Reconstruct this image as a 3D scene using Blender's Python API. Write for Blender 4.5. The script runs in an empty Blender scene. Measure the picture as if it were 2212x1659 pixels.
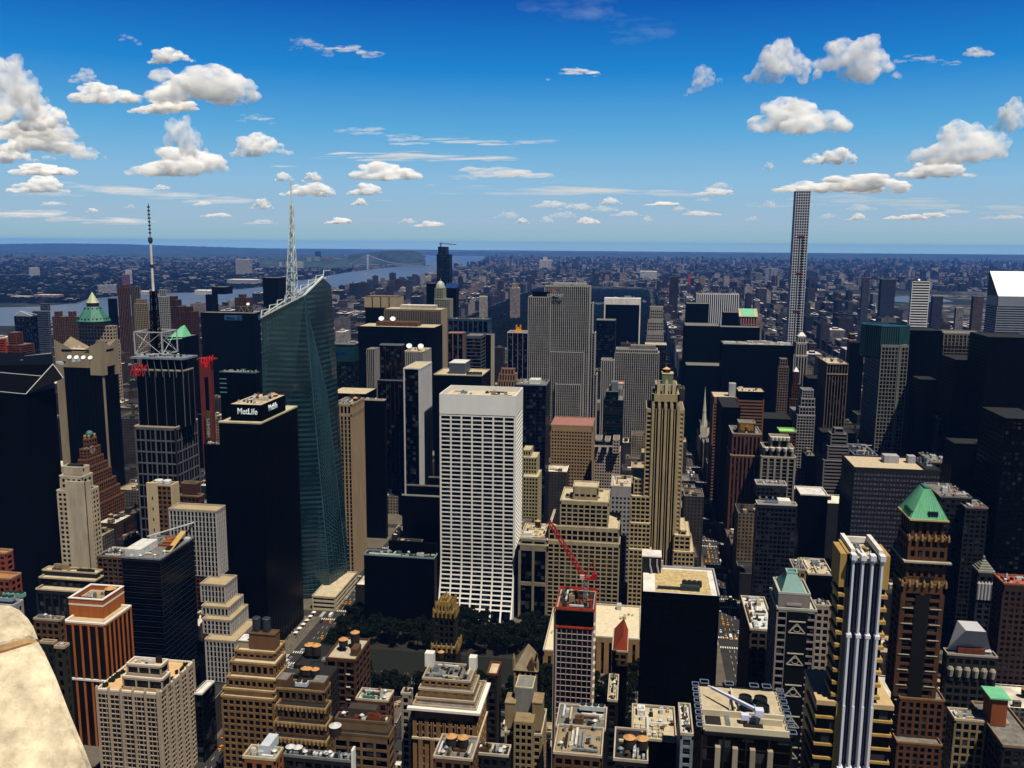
import bpy, math, random
from mathutils import Vector, Matrix
R = math.radians
random.seed(7)
S = bpy.context.scene
C = S.collection
# ------------------------------------------------------------------ camera
FPX, PW, PH = 1888.2, 2212.0, 1659.0           # focal length and frame in survey pixels
YAW, PITCH, ROLL, CH = R(8.285), R(9.075), R(0.425), 316.2
def _basis():
    cy, sy = math.cos(YAW), math.sin(YAW); cp, sp = math.cos(PITCH), math.sin(PITCH)
    fwd = Vector((-sy * cp, cy * cp, -sp)); right = Vector((cy, sy, 0)); up = right.cross(fwd)
    cr, sr = math.cos(ROLL), math.sin(ROLL)
    return right * cr + up * sr, up * cr - right * sr, fwd
RT, UP, FW = _basis()
def ray(px, py):
    return FW + RT * ((px - PW / 2) / FPX) - UP * ((py - PH / 2) / FPX)
def atY(px, py, Y):
    d = ray(px, py); return Vector((0, 0, CH)) + d * (Y / d.y)
def atZ(px, py, Z=0.0):
    d = ray(px, py); return Vector((0, 0, CH)) + d * ((Z - CH) / d.z)
def proj(x, y, z):
    v = Vector((x, y, z - CH)); d = v.dot(FW)
    return PW / 2 + FPX * v.dot(RT) / d, PH / 2 - FPX * v.dot(UP) / d
cam = bpy.data.cameras.new('camera'); co = bpy.data.objects.new('camera', cam); C.objects.link(co)
M = Matrix.Identity(4)
for i, v in enumerate((RT, UP, -FW)):
    for j in range(3): M[j][i] = v[j]
M.translation = (0, 0, CH); co.matrix_world = M
cam.sensor_width = 36; cam.lens = FPX / PW * 36; cam.clip_start = 0.2; cam.clip_end = 200000
S.camera = co
# ------------------------------------------------------------------ light
SUN_EL, SUN_AZ = R(65), R(44)                   # azimuth measured from straight behind towards the right
sd = Vector((math.sin(SUN_AZ) * math.cos(SUN_EL), -math.cos(SUN_AZ) * math.cos(SUN_EL), math.sin(SUN_EL)))
sl = bpy.data.lights.new('sun', 'SUN'); sl.energy = 5; sl.angle = R(0.5); sl.color = (1, .91, .77)
so = bpy.data.objects.new('sun', sl); C.objects.link(so); so.rotation_euler = sd.to_track_quat('Z', 'Y').to_euler()
w = bpy.data.worlds.new('World'); S.world = w; w.use_nodes = True
nt = w.node_tree; bg = nt.nodes['Background']
sky = nt.nodes.new('ShaderNodeTexSky'); sky.sky_type = 'NISHITA'; sky.sun_disc = False
sky.sun_elevation = SUN_EL; sky.sun_rotation = math.pi - SUN_AZ
sky.altitude = 300; sky.air_density = 1.0; sky.dust_density = 0.6; sky.ozone_density = 2.5
tcw = nt.nodes.new('ShaderNodeTexCoord'); sxw = nt.nodes.new('ShaderNodeSeparateXYZ'); nt.links.new(tcw.outputs['Generated'], sxw.inputs[0])
rw = nt.nodes.new('ShaderNodeValToRGB'); nt.links.new(sxw.outputs[2], rw.inputs[0]); er = rw.color_ramp.elements
K_ = 1 / 0.075
def el(i, deg, rgb):
    e = er[i] if i < 2 else er.new(.5)
    e.position = max(0, math.sin(R(deg))) ; e.color = tuple(v * K_ / 13.3 for v in rgb) + (1,)
el(0, 0, (.42, .64, .56)); el(1, 90, (.0, .002, .012))
for d_, c_ in ((.25, (.36, .55, .54)), (.6, (.32, .5, .55)), (1.4, (.34, .49, .61)), (4, (.25, .48, .69)), (7, (.1, .38, .68)), (10.5, (.008, .22, .6)), (14.5, (0, .095, .44)), (22, (0, .012, .08))): el(9, d_, c_)
scl = nt.nodes.new('ShaderNodeMix'); scl.data_type = 'RGBA'; scl.blend_type = 'MIX'; scl.inputs[0].default_value = .96
mul = nt.nodes.new('ShaderNodeVectorMath'); mul.operation = 'SCALE'; mul.inputs[3].default_value = 13.3; nt.links.new(rw.outputs[0], mul.inputs[0])
nt.links.new(sky.outputs[0], scl.inputs[6]); nt.links.new(mul.outputs[0], scl.inputs[7]); nt.links.new(scl.outputs[2], bg.inputs[0])
bg.inputs[1].default_value = 0.052
vs = S.view_settings; vs.view_transform = 'Standard'; vs.look = 'None'; vs.gamma = 1; vs.exposure = 0.6
S.cycles.use_denoising = True; S.cycles.volume_step_rate = 3; S.cycles.volume_max_steps = 64; S.cycles.max_bounces = 5; S.cycles.diffuse_bounces = 2; S.cycles.glossy_bounces = 2
S.cycles.volume_bounces = 10; S.cycles.transparent_max_bounces = 12; S.cycles.use_adaptive_sampling = True
# ------------------------------------------------------------------ materials
MATS = {}
def mat(col, rough=.8, var=.18, scale=.15, spec=.3, metal=0, key=None, streak=True):
    col = tuple(.74 * c ** 1.5 for c in col); k = (col, rough, var, scale, spec, metal)
    if k in MATS: return MATS[k]
    m = bpy.data.materials.new('surface'); m.use_nodes = True; t = m.node_tree; p = t.nodes['Principled BSDF']
    p.inputs['Roughness'].default_value = rough; p.inputs['Metallic'].default_value = metal
    p.inputs['Specular IOR Level'].default_value = spec
    if var:
        tc = t.nodes.new('ShaderNodeNewGeometry'); mp = t.nodes.new('ShaderNodeMapping')
        mp.inputs['Scale'].default_value = (scale, scale, scale * (.25 if streak else 1))
        n = t.nodes.new('ShaderNodeTexNoise'); n.inputs['Scale'].default_value = 1; n.inputs['Detail'].default_value = 6
        n.inputs['Roughness'].default_value = .65
        r = t.nodes.new('ShaderNodeValToRGB'); e = r.color_ramp.elements
        e[0].position = .3; e[1].position = .72
        e[0].color = tuple(max(0, c * (1 - var * 1.6)) for c in col) + (1,); e[1].color = tuple(min(1, c * (1 + var)) for c in col) + (1,)
        t.links.new(tc.outputs['Position'], mp.inputs[0]); t.links.new(mp.outputs[0], n.inputs[0])
        t.links.new(n.outputs[0], r.inputs[0]); t.links.new(r.outputs[0], p.inputs['Base Color'])
    else: p.inputs['Base Color'].default_value = tuple(col) + (1,)
    MATS[k] = m; return m
def glass(col=(.006, .008, .011), rough=.15, spec=.12):
    m = mat(col, rough, .3, .12, spec, streak=False)
    if 'cells' not in m:                       # a few panes lighter, with blinds down
        m['cells'] = 1; t = m.node_tree; p = t.nodes['Principled BSDF']; src = p.inputs['Base Color'].links[0].from_socket
        g = t.nodes.new('ShaderNodeNewGeometry'); a = t.nodes.new('ShaderNodeVectorMath'); a.operation = 'SCALE'; a.inputs[3].default_value = 1 / 3.3; t.links.new(g.outputs['Position'], a.inputs[0])
        b = t.nodes.new('ShaderNodeVectorMath'); b.operation = 'FLOOR'; t.links.new(a.outputs[0], b.inputs[0]); wn = t.nodes.new('ShaderNodeTexWhiteNoise'); t.links.new(b.outputs[0], wn.inputs[0])
        r = t.nodes.new('ShaderNodeValToRGB'); e = r.color_ramp.elements; e[0].position = .78; e[0].color = (0, 0, 0, 1); e[1].position = 1; e[1].color = (1, 1, 1, 1); t.links.new(wn.outputs[0], r.inputs[0])
        x = t.nodes.new('ShaderNodeMix'); x.data_type = 'RGBA'; x.inputs[7].default_value = (.03, .032, .038, 1); t.links.new(r.outputs[0], x.inputs[0]); t.links.new(src, x.inputs[6]); t.links.new(x.outputs[2], p.inputs['Base Color'])
    return m
GLASS = glass(); GBLUE = glass((.008, .018, .05)); GTEAL = glass((.01, .03, .035), .15, .5)
WHITE = mat((.78, .76, .72), .7); ROOFT = mat((.62, .55, .42), .9, .2, .3, streak=False); ROOFW = mat((.7, .7, .68), .9, .22, .3, streak=False)
ROOFG = mat((.3, .29, .27), .9, .35, .3, streak=False); ROOFD = mat((.05, .05, .05), .9, .5, .3, streak=False)
METAL = mat((.32, .36, .4), .5, .3, .6); STEEL = mat((.62, .66, .68), .45, .15, .6)
# ------------------------------------------------------------------ mesh helpers
class MB:
    def __init__(s): s.v = []; s.f = []; s.m = []
    def quad(s, a, b, c, d, mi=0):
        n = len(s.v); s.v += [tuple(a), tuple(b), tuple(c), tuple(d)]; s.f.append((n, n + 1, n + 2, n + 3)); s.m.append(mi)
    def box(s, x0, y0, z0, x1, y1, z1, mi=0):
        n = len(s.v)
        s.v += [(x0, y0, z0), (x1, y0, z0), (x1, y1, z0), (x0, y1, z0), (x0, y0, z1), (x1, y0, z1), (x1, y1, z1), (x0, y1, z1)]
        for q in ((0, 3, 2, 1), (4, 5, 6, 7), (0, 1, 5, 4), (1, 2, 6, 5), (2, 3, 7, 6), (3, 0, 4, 7)):
            s.f.append(tuple(n + i for i in q)); s.m.append(mi)
    def frus(s, a, b, mi=0):          # a, b = (x0,y0,x1,y1,z)
        n = len(s.v)
        for (x0, y0, x1, y1, z) in (a, b): s.v += [(x0, y0, z), (x1, y0, z), (x1, y1, z), (x0, y1, z)]
        for q in ((0, 3, 2, 1), (4, 5, 6, 7), (0, 1, 5, 4), (1, 2, 6, 5), (2, 3, 7, 6), (3, 0, 4, 7)):
            s.f.append(tuple(n + i for i in q)); s.m.append(mi)
    def prism(s, poly, z0, z1, mi=0, poly2=None):
        n = len(s.v); k = len(poly); p2 = poly2 or poly
        s.v += [(x, y, z0) for x, y in poly] + [(x, y, z1) for x, y in p2]
        s.f.append(tuple(range(n + k - 1, n - 1, -1))); s.f.append(tuple(range(n + k, n + 2 * k))); s.m += [mi, mi]
        for i in range(k):
            j = (i + 1) % k; s.f.append((n + i, n + j, n + k + j, n + k + i)); s.m.append(mi)
    def lathe(s, cx, cy, prof, seg=14, mi=0):
        n = len(s.v); k = len(prof)
        for r, z in prof:
            for i in range(seg):
                a = 2 * math.pi * i / seg; s.v.append((cx + r * math.cos(a), cy + r * math.sin(a), z))
        for j in range(k - 1):
            for i in range(seg):
                i2 = (i + 1) % seg; s.f.append((n + j * seg + i, n + j * seg + i2, n + (j + 1) * seg + i2, n + (j + 1) * seg + i)); s.m.append(mi)
        s.f.append(tuple(n + (k - 1) * seg + i for i in range(seg))); s.m.append(mi)
        s.f.append(tuple(n + seg - 1 - i for i in range(seg))); s.m.append(mi)
    def bar(s, a, b, r, mi=0, seg=4):
        a = Vector(a); b = Vector(b); d = (b - a)
        if d.length < 1e-6: return
        d.normalize(); u = d.cross(Vector((0, 0, 1)))
        if u.length < .01: u = Vector((1, 0, 0))
        u.normalize(); v = d.cross(u); n = len(s.v)
        for p in (a, b):
            for i in range(seg):
                t = 2 * math.pi * (i + .5) / seg; s.v.append(tuple(p + u * r * math.cos(t) + v * r * math.sin(t)))
        for i in range(seg):
            j = (i + 1) % seg; s.f.append((n + i, n + seg + i, n + seg + j, n + j)); s.m.append(mi)
        s.f.append(tuple(n + i for i in range(seg))); s.m.append(mi)
        s.f.append(tuple(n + seg + seg - 1 - i for i in range(seg))); s.m.append(mi)
    def mesh(s, name, mats):
        me = bpy.data.meshes.new(name); me.from_pydata(s.v, [], s.f)
        for m in (mats if isinstance(mats, (list, tuple)) else [mats]): me.materials.append(m)
        if any(s.m): me.polygons.foreach_set('material_index', s.m)
        me.update(); return me
    def build(s, name, mats, parent=None, label=None):
        if not s.f: return None
        return link(name, s.mesh(name, mats), parent, label)
def link(name, data, parent=None, label=None):
    o = bpy.data.objects.new(name, data); C.objects.link(o)
    if parent: o.parent = parent; o.matrix_parent_inverse = Matrix.Translation(parent.location).inverted()
    if label: o['label'] = label
    return o
LABELS = {}
def tag(o, label, cat, group=None, kind=None):
    if label: o['label'] = label; LABELS[label] = LABELS.get(label, 0) + 1
    if cat: o['category'] = cat
    if group: o['group'] = group
    if kind: o['kind'] = kind
    return o
def thing(name, label, cat, loc=(0, 0, 0), group=None):
    o = bpy.data.objects.new(name, None); C.objects.link(o); o.location = loc; o.empty_display_size = 1
    return tag(o, label, cat, group)
def copy_tree(o, parent=None):
    c = o.copy(); C.objects.link(c)
    if parent: c.parent = parent
    for ch in list(o.children): copy_tree(ch, c)
    return c
def text_mesh(body, size, ext=.3, bold=0):
    cu = bpy.data.curves.new('letters', 'FONT'); cu.body = body; cu.size = size; cu.extrude = ext; cu.align_x = 'LEFT'; cu.offset = bold
    o = bpy.data.objects.new('letters', cu); C.objects.link(o)
    bpy.context.view_layer.update()
    me = bpy.data.meshes.new_from_object(o.evaluated_get(bpy.context.evaluated_depsgraph_get())); bpy.data.objects.remove(o); return me
def sign(body, size, loc, face, m, parent, width=None, name='sign', slant=0):
    me = text_mesh(body, size, .25, size * (.012 if slant == 0 else 0)); xs = [v.co.x for v in me.vertices]; wd = max(xs) - min(xs)
    k = (width / wd) if width else 1
    for v in me.vertices: v.co.x = (v.co.x - min(xs)) * k + slant * v.co.y
    me.materials.clear(); me.materials.append(m)
    o = link(name, me, parent); o.rotation_euler = (R(90), 0, R(90) if face == 'E' else (R(-90) if face == 'W' else 0)); o.location = loc
    if parent: o.matrix_parent_inverse = Matrix.Translation(parent.location).inverted()
    return o
# ------------------------------------------------------------------ facades
# style: (mode, bay, floor, pier width, spandrel height, relief, cap)
def facade(mb, face, rect, z0, z1, st, cells=None):
    mode, bay, fl, pw, sh, rel, cap = st
    if mode == 'G' and bay < 10: pw *= .78; sh *= .8
    x0, x1, y0, y1 = rect
    L = (x1 - x0) if face in 'SN' else (y1 - y0)
    if L < 1 or z1 - z0 < 1: return
    def bx(a0, a1, za, zb, r):         # a along the face, r outward depth
        if face == 'S': mb.box(x0 + a0, y0 + rel - r, za, x0 + a1, y0 + rel + .3, zb)
        elif face == 'N': mb.box(x0 + a0, y1 - rel - .3, za, x0 + a1, y1 - rel + r, zb)
        elif face == 'E': mb.box(x1 - rel - .3, y0 + a0, za, x1 - rel + r, y0 + a1, zb)
        else: mb.box(x0 + rel - r, y0 + a0, za, x0 + rel + .3, y0 + a1, zb)
    zt = z1 - cap
    if cap > .1: bx(0, L, zt, z1, rel)
    n = max(1, round((L - pw) / bay)); b = (L - pw) / n
    nf = max(1, round((zt - z0) / fl)); f = (zt - z0) / nf
    if mode in 'GV':
        for i in range(n + 1): bx(i * b, i * b + pw, z0, zt, rel - .02)
    if mode == 'H':
        for a in (0, L - pw): bx(a, a + pw, z0, zt, rel - .02)
    if mode in 'GH':
        for j in range(nf): bx(.05, L - .05, z0 + j * f, z0 + j * f + sh, rel - .06)
    if mode == 'V' and sh > 0:
        for j in range(nf): bx(.05, L - .05, z0 + j * f, z0 + j * f + sh, max(.12, rel * .3))
    if cells is not None and mode in 'GH':
        for j in range(nf):
            for i in range(n): cells.append((face, rect, rel, i * b + pw, (i + 1) * b, z0 + j * f + sh, z0 + (j + 1) * f))
PANES = {}
def panes(cells, parent, gm, limit=100, minarea=9.0):
    """individual window panes, largest first; the remainder as one part"""
    out = []
    for (face, rc, rel, a0, a1, za, zb) in cells:
        x0, x1, y0, y1 = rc
        if face == 'S': P = (x0 + a0, y0 + rel - .07, za); D = (a1 - a0, 0)
        elif face == 'E': P = (x1 - rel + .07, y0 + a0, za); D = (0, a1 - a0)
        elif face == 'W': P = (x0 + rel - .07, y0 + a0, za); D = (0, a1 - a0)
        else: continue
        if face == 'E' and x1 > 0 or face == 'W' and x0 < 0: continue
        p = proj(*P); q = proj(P[0] + D[0], P[1] + D[1], zb)
        if not (-20 < p[0] < 2232 and q[1] < 1690): continue
        out.append((abs(q[0] - p[0]) * abs(q[1] - p[1]) * .2143, face, P, D, zb - za))
    out.sort(key=lambda t: -t[0])
    big = [t for t in out if t[0] >= minarea][:limit]
    if len(big) < 4: return
    for (A, face, P, D, h) in big:
        wd = D[0] + D[1]; k = (face, round(wd, 2), round(h, 2), gm.name)
        if k not in PANES:
            mb = MB(); e = .05
            if face == 'S': mb.box(0, 0, 0, wd, e, h)
            else: mb.box(0, 0, 0, e, wd, h)
            PANES[k] = mb.mesh('window', gm)
        o = bpy.data.objects.new('window', PANES[k]); C.objects.link(o); o.parent = parent; o.location = Vector(P) - parent.location
    rest = out[len(big):]
    if len(big) == limit and rest:
        mb = MB()
        for (A, face, P, D, h) in rest:
            if face == 'S': mb.quad(P, (P[0] + D[0], P[1], P[2]), (P[0] + D[0], P[1], P[2] + h), (P[0], P[1], P[2] + h))
            else: mb.quad(P, (P[0], P[1] + D[1], P[2]), (P[0], P[1] + D[1], P[2] + h), (P[0], P[1], P[2] + h))
        o = mb.build('window', gm, parent); o['kind'] = 'stuff'
def T(xl, xr, yt, Y, side=None, dep=30, z0=None, yb=None):
    """survey pixels of the front top edge and its distance -> footprint and height in metres"""
    yt_mid = yt; m = atY((xl + xr) / 2, yt_mid, Y); z = m.z
    X0 = atY(xl, yt - (xr - xl) / 2 * -.0, Y).x; X1 = atY(xr, yt, Y).x
    if side is not None:
        X = X1 if side > xr else X0
        lo, hi = Y + 1, Y + 400; s = 1 if side > xr else -1
        for _ in range(40):
            md = (lo + hi) / 2
            if (proj(X, md, z)[0] - side) * s < 0: lo = md
            else: hi = md
        dep = lo - Y
        if dep > 70: dep = 40 if dep > 300 else 70
    zb = z0 if z0 is not None else (atY((xl + xr) / 2, yb, Y).z if yb else None)
    return [X0, X1, Y, Y + dep, zb, z]
HERO = []
def bld(name, label, tiers, wall, st, gl=None, roof=None, cop=None, cat='skyscraper', short=None, win=True, faces='SEW', group=None, roofk=.5, minarea=9.0):
    """tiers from the top down, each standing on the next one (or side by side when z0 is given)"""
    gl = gl or (BGLASS if wall.name == BLACK.name else GLASS); roof = roof or ROOFG
    if not isinstance(st, list): st = [st] * len(tiers)
    zs = [t[5] for t in tiers]
    for i, t in enumerate(tiers):
        if t[4] is None: t[4] = 0 if i == len(tiers) - 1 else min(zs[i + 1], t[5] - 1)
    X = [t[0] for t in tiers] + [t[1] for t in tiers]; b = tiers[-1]
    root = thing(name, label, cat, ((b[0] + b[1]) / 2, (b[2] + b[3]) / 2, 0), group)
    core = MB(); fr = MB(); cells = []
    for t, s in zip(tiers, st):
        rf = MB(); cp = MB()
        x0, x1, y0, y1, z0, z1 = t; rel = s[5]
        if s[0] == 'P':
            fr.box(x0, y0, z0, x1, y1, z1 - .4)
        else:
            core.box(x0 + rel, y0 + rel, z0, x1 - rel, y1 - rel, z1 - .6)
            for fc in faces: facade(fr, fc, (x0, x1, y0, y1), z0, z1, s, cells if win else None)
            if 'N' not in faces: fr.box(x0 + rel, y1 - rel - .2, z0, x1 - rel, y1, z1)
        rf.box(x0 + .35, y0 + .35, z1 - .55, x1 - .35, y1 - .35, z1 - .3)
        if cop is not None:
            k = roofk; h = .9
            cp.box(x0 - .1, y0 - .1, z1 - .25, x1 + .1, y0 + k, z1 + h); cp.box(x0 - .1, y1 - k, z1 - .25, x1 + .1, y1 + .1, z1 + h)
            cp.box(x0 - .1, y0 + k, z1 - .25, x0 + k, y1 - k, z1 + h - .02); cp.box(x1 - k, y0 + k, z1 - .25, x1 + .1, y1 - k, z1 + h - .02)
            cp.build('parapet', cop, root)
        rf.build('roof', roof, root)
    core.build('glazing', gl, root); fr.build('wall', wall, root)
    if win: panes(cells, root, gl, minarea=minarea)
    root['_t'] = 0; del root['_t']
    cx = sum(t[0] + t[1] for t in tiers[:1]) / 2
    HERO.append((proj((tiers[0][0] + tiers[0][1]) / 2, tiers[0][2], tiers[0][5]), tiers, short or label, root))
    return root, tiers
# ------------------------------------------------------------------ roof equipment
def tank(root, x, y, z, r=2, h=4, m=None, cone=None, legs=2.5):
    mb = MB()
    if legs > 0:
        for sx in (-1, 1):
            for sy in (-1, 1): mb.bar((x + sx * r * .65, y + sy * r * .65, z), (x + sx * r * .65, y + sy * r * .65, z + legs), .15)
        mb.box(x - r * .8, y - r * .8, z + legs - .2, x + r * .8, y + r * .8, z + legs)
    mb.lathe(x, y, [(r, z + legs), (r * 1.02, z + legs + h * .5), (r * .97, z + legs + h)], 16)
    o = mb.build('water_tank', m or mat((.06, .045, .035), .9, .4, .8), root)
    mb = MB(); mb.lathe(x, y, [(r * 1.1, z + legs + h), (r * .55, z + legs + h + r * .3), (.12, z + legs + h + r * .6)], 16)
    mb.build('tank_roof', cone or mat((.62, .4, .2), .85, .2, .8), o); return o
def fanbox(root, x, y, z, n=3, s=3.0, m=None, ax='x'):
    mb = MB(); L = n * s
    x1, y1 = (x + L, y + s) if ax == 'x' else (x + s, y + L)
    mb.box(x, y, z + .5, x1, y1, z + 2.6)
    for sx in (x + .2, x1 - .5):
        for sy in (y + .2, y1 - .5): mb.box(sx, sy, z, sx + .3, sy + .3, z + .5)
    o = mb.build('cooling_unit', m or METAL, root)
    for i in range(n):
        mb = MB(); cx, cy = (x + s * (i + .5), y + s / 2) if ax == 'x' else (x + s / 2, y + s * (i + .5))
        mb.lathe(cx, cy, [(s * .42, z + 2.6), (s * .45, z + 3.2), (s * .38, z + 3.2), (s * .36, z + 2.8)], 14)
        mb.build('fan', mat((.07, .08, .09), .6, .2, 1), o)
    return o
def clutter(root, rc, z, seed, n=6, big=.25, cols=None):
    """varied plant on a roof: penthouse blocks, ducts, vents, skylights"""
    n = int(n * 1.4)
    r = random.Random(seed); x0, x1, y0, y1 = rc; Wd, Dp = x1 - x0, y1 - y0
    if Wd < 3 or Dp < 3: return
    cols = cols or [METAL, ROOFW, ROOFD, ROOFG, mat((.3, .22, .15), .9, .3, .5), STEEL]
    done = []
    for i in range(n):
        k = r.random(); s = big * (1 if i < 2 else .45)
        a, b = Wd * s * r.uniform(.4, 1), Dp * s * r.uniform(.4, 1); h = r.uniform(.8, 2.2) * (1.8 if i < 2 else 1)
        if k > .72: a, b = (Wd * r.uniform(.3, .6), .9) if r.random() < .5 else (.9, Dp * r.uniform(.3, .6)); h = .9
        for _ in range(12):
            px, py = x0 + 1 + r.random() * max(.1, Wd - a - 2), y0 + 1 + r.random() * max(.1, Dp - b - 2)
            if all(px > d[2] or px + a < d[0] or py > d[3] or py + b < d[1] for d in done): break
        else: continue
        done.append((px - .2, py - .2, px + a + .2, py + b + .2))
        mb = MB()
        if k > .72:
            mb.box(px, py, z + .25, px + a, py + b, z + .25 + h)
            for t in (.1, .5, .9): mb.box(px + a * t - .1 if a > b else px + .2, py + b * t - .1 if b > a else py + .2, z - .3, px + a * t + .1 if a > b else px + .5, py + b * t + .1 if b > a else py + .5, z + .25)
            mb.build('duct', r.choice(cols), root)
        elif k > .45:
            mb.box(px, py, z - .3, px + a, py + b, z + h); g = .35
            mb.box(px + a * .15, py + b * .2, z + h, px + a * .5, py + b * .8, z + h + .5)
            mb.box(px + a * .62, py + b * .3, z + h, px + a * .85, py + b * .7, z + h + .9)
            mb.build('mechanical_room', r.choice(cols), root)
        elif k > .2:
            mb.box(px, py, z - .3, px + a, py + b, z + h * .6)
            for q in range(3): mb.box(px + a * (.08 + q * .31), py + b * .2, z + h * .6, px + a * (.3 + q * .31), py + b * .8, z + h * .6 + .35)
            mb.build('air_handler', r.choice(cols), root)
        else:
            mb.lathe(px + 1, py + 1, [(.7, z - .3), (.7, z + 1.4), (1.1, z + 1.5), (.5, z + 2)], 10); mb.build('vent', r.choice(cols), root)
def penthouse(root, t, k=(.2, .8, .3, .8), h=5, m=None, name='penthouse', coping=None):
    x0, x1, y0, y1, _, z = t; mb = MB(); a, b, c, d = k
    X0, X1, Y0, Y1 = x0 + (x1 - x0) * a, x0 + (x1 - x0) * b, y0 + (y1 - y0) * c, y0 + (y1 - y0) * d
    mb.box(X0, Y0, z - .4, X1, Y1, z + h); o = mb.build(name, m or METAL, root)
    if coping:
        mb = MB(); mb.box(X0 - .3, Y0 - .3, z + h, X1 + .3, Y1 + .3, z + h + .5); mb.build('roof', coping, o)
    return X0, X1, Y0, Y1, z + h, o
# ------------------------------------------------------------------ ground, water, hills, streets, haze
def st_y(n): return (n - 33.5) * 80.3
AVE = [-1850, -1580, -1305, -1030, -755, -480, -250, 82, 225, 370, 505, 690, 900, 1115]
def structure(o, kind='structure'): o['kind'] = kind; return o
def ground_mat():
    m = bpy.data.materials.new('land'); m.use_nodes = True; t = m.node_tree; p = t.nodes['Principled BSDF']; p.inputs['Roughness'].default_value = .95; p.inputs['Specular IOR Level'].default_value = .1
    g = t.nodes.new('ShaderNodeNewGeometry')
    def nz(sc, det=5):
        n = t.nodes.new('ShaderNodeTexNoise'); n.inputs['Scale'].default_value = sc; n.inputs['Detail'].default_value = det; t.links.new(g.outputs['Position'], n.inputs[0]); return n
    a = nz(.0009, 6); b = nz(.012, 8); v = t.nodes.new('ShaderNodeTexVoronoi'); v.inputs['Scale'].default_value = .022; t.links.new(g.outputs['Position'], v.inputs[0])
    r1 = t.nodes.new('ShaderNodeValToRGB'); r1.color_ramp.elements[0].position = .35; r1.color_ramp.elements[0].color = (.004, .007, .005, 1); r1.color_ramp.elements[1].position = .65; r1.color_ramp.elements[1].color = (.02, .022, .018, 1); t.links.new(b.outputs[0], r1.inputs[0])
    r2 = t.nodes.new('ShaderNodeValToRGB'); e = r2.color_ramp.elements; e[0].position = .6; e[0].color = (0, 0, 0, 1); e[1].position = .68; e[1].color = (1, 1, 1, 1)
    sc = t.nodes.new('ShaderNodeSeparateColor'); t.links.new(v.outputs['Color'], sc.inputs[0]); t.links.new(sc.outputs[0], r2.inputs[0])
    r3 = t.nodes.new('ShaderNodeValToRGB'); r3.color_ramp.elements[0].position = .46; r3.color_ramp.elements[1].position = .6; t.links.new(a.outputs[0], r3.inputs[0])
    mu = t.nodes.new('ShaderNodeMath'); mu.operation = 'MULTIPLY'; t.links.new(r2.outputs[0], mu.inputs[0]); t.links.new(r3.outputs[0], mu.inputs[1])
    mx = t.nodes.new('ShaderNodeMix'); mx.data_type = 'RGBA'; mx.inputs[7].default_value = (.2, .18, .16, 1); t.links.new(mu.outputs[0], mx.inputs[0]); t.links.new(r1.outputs[0], mx.inputs[6]); t.links.new(mx.outputs[2], p.inputs['Base Color'])
    return m
GM = ground_mat()
mb = MB(); mb.quad((-50000, -800, 0), (50000, -800, 0), (50000, 47000, 0), (-50000, 47000, 0)); structure(mb.build('ground', GM))
ROAD = mat((.085, .08, .075), .9, .25, .05, streak=False); PAVE = mat((.22, .2, .165), .9, .25, .08, streak=False)
mb = MB(); mb.quad((-1900, -600, .004), (1300, -600, .004), (1300, 2048, .004), (-1900, 2048, .004)); mb.quad((65, 2048, .004), (1300, 2048, .004), (1300, 6500, .004), (65, 6500, .004)); mb.quad((-1900, 2048, .004), (-735, 2048, .004), (-735, 6500, .004), (-1900, 6500, .004)); structure(mb.build('road', ROAD))
mb = MB()
for i in range(len(AVE) - 1):
    for n in range(30, 59):
        if AVE[i] == -250 and n in (40, 41): continue
        mb.box(AVE[i] + 11, st_y(n) + 6, -.4, AVE[i + 1] - 11, st_y(n + 1) - 6, .15)
mb.box(-239, st_y(40) + 6, -.4, 71, st_y(42) - 6, .15)
structure(mb.build('pavement', PAVE)); mb = MB(); mb.box(-234, st_y(40) + 10, .1, -62, st_y(42) - 10, .155); structure(mb.build('park_path', mat((.06, .055, .04), .9, .4, .3, streak=False)))
PAINT = mat((.75, .75, .72), .8, .1, 1); YPAINT = mat((.7, .5, .1), .8, .1, 1); mb = MB()
for ax in (82, -250):
    for n in range(36, 56):
        for s in (-1, 1):
            yy = st_y(n) + s * 9
            for k in range(12): mb.quad((ax - 10.5 + k * 1.8, yy - 1.6, .01), (ax - 9.7 + k * 1.8, yy - 1.6, .01), (ax - 9.7 + k * 1.8, yy + 1.6, .01), (ax - 10.5 + k * 1.8, yy + 1.6, .01))
        for s in (-1, 1):
            xx = ax + s * 13
            for k in range(6): mb.quad((xx - 1.6, st_y(n) - 5 + k * 1.8, .01), (xx + 1.6, st_y(n) - 5 + k * 1.8, .01), (xx + 1.6, st_y(n) - 4.2 + k * 1.8, .01), (xx - 1.6, st_y(n) - 4.2 + k * 1.8, .01))
        for k in range(6):
            for lx in (-3.6, 0, 3.6): mb.quad((ax + lx - .1, st_y(n) + 13 + k * 10, .01), (ax + lx + .1, st_y(n) + 13 + k * 10, .01), (ax + lx + .1, st_y(n) + 17 + k * 10, .01), (ax + lx - .1, st_y(n) + 17 + k * 10, .01))
structure(mb.build('road_marking', PAINT))
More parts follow.
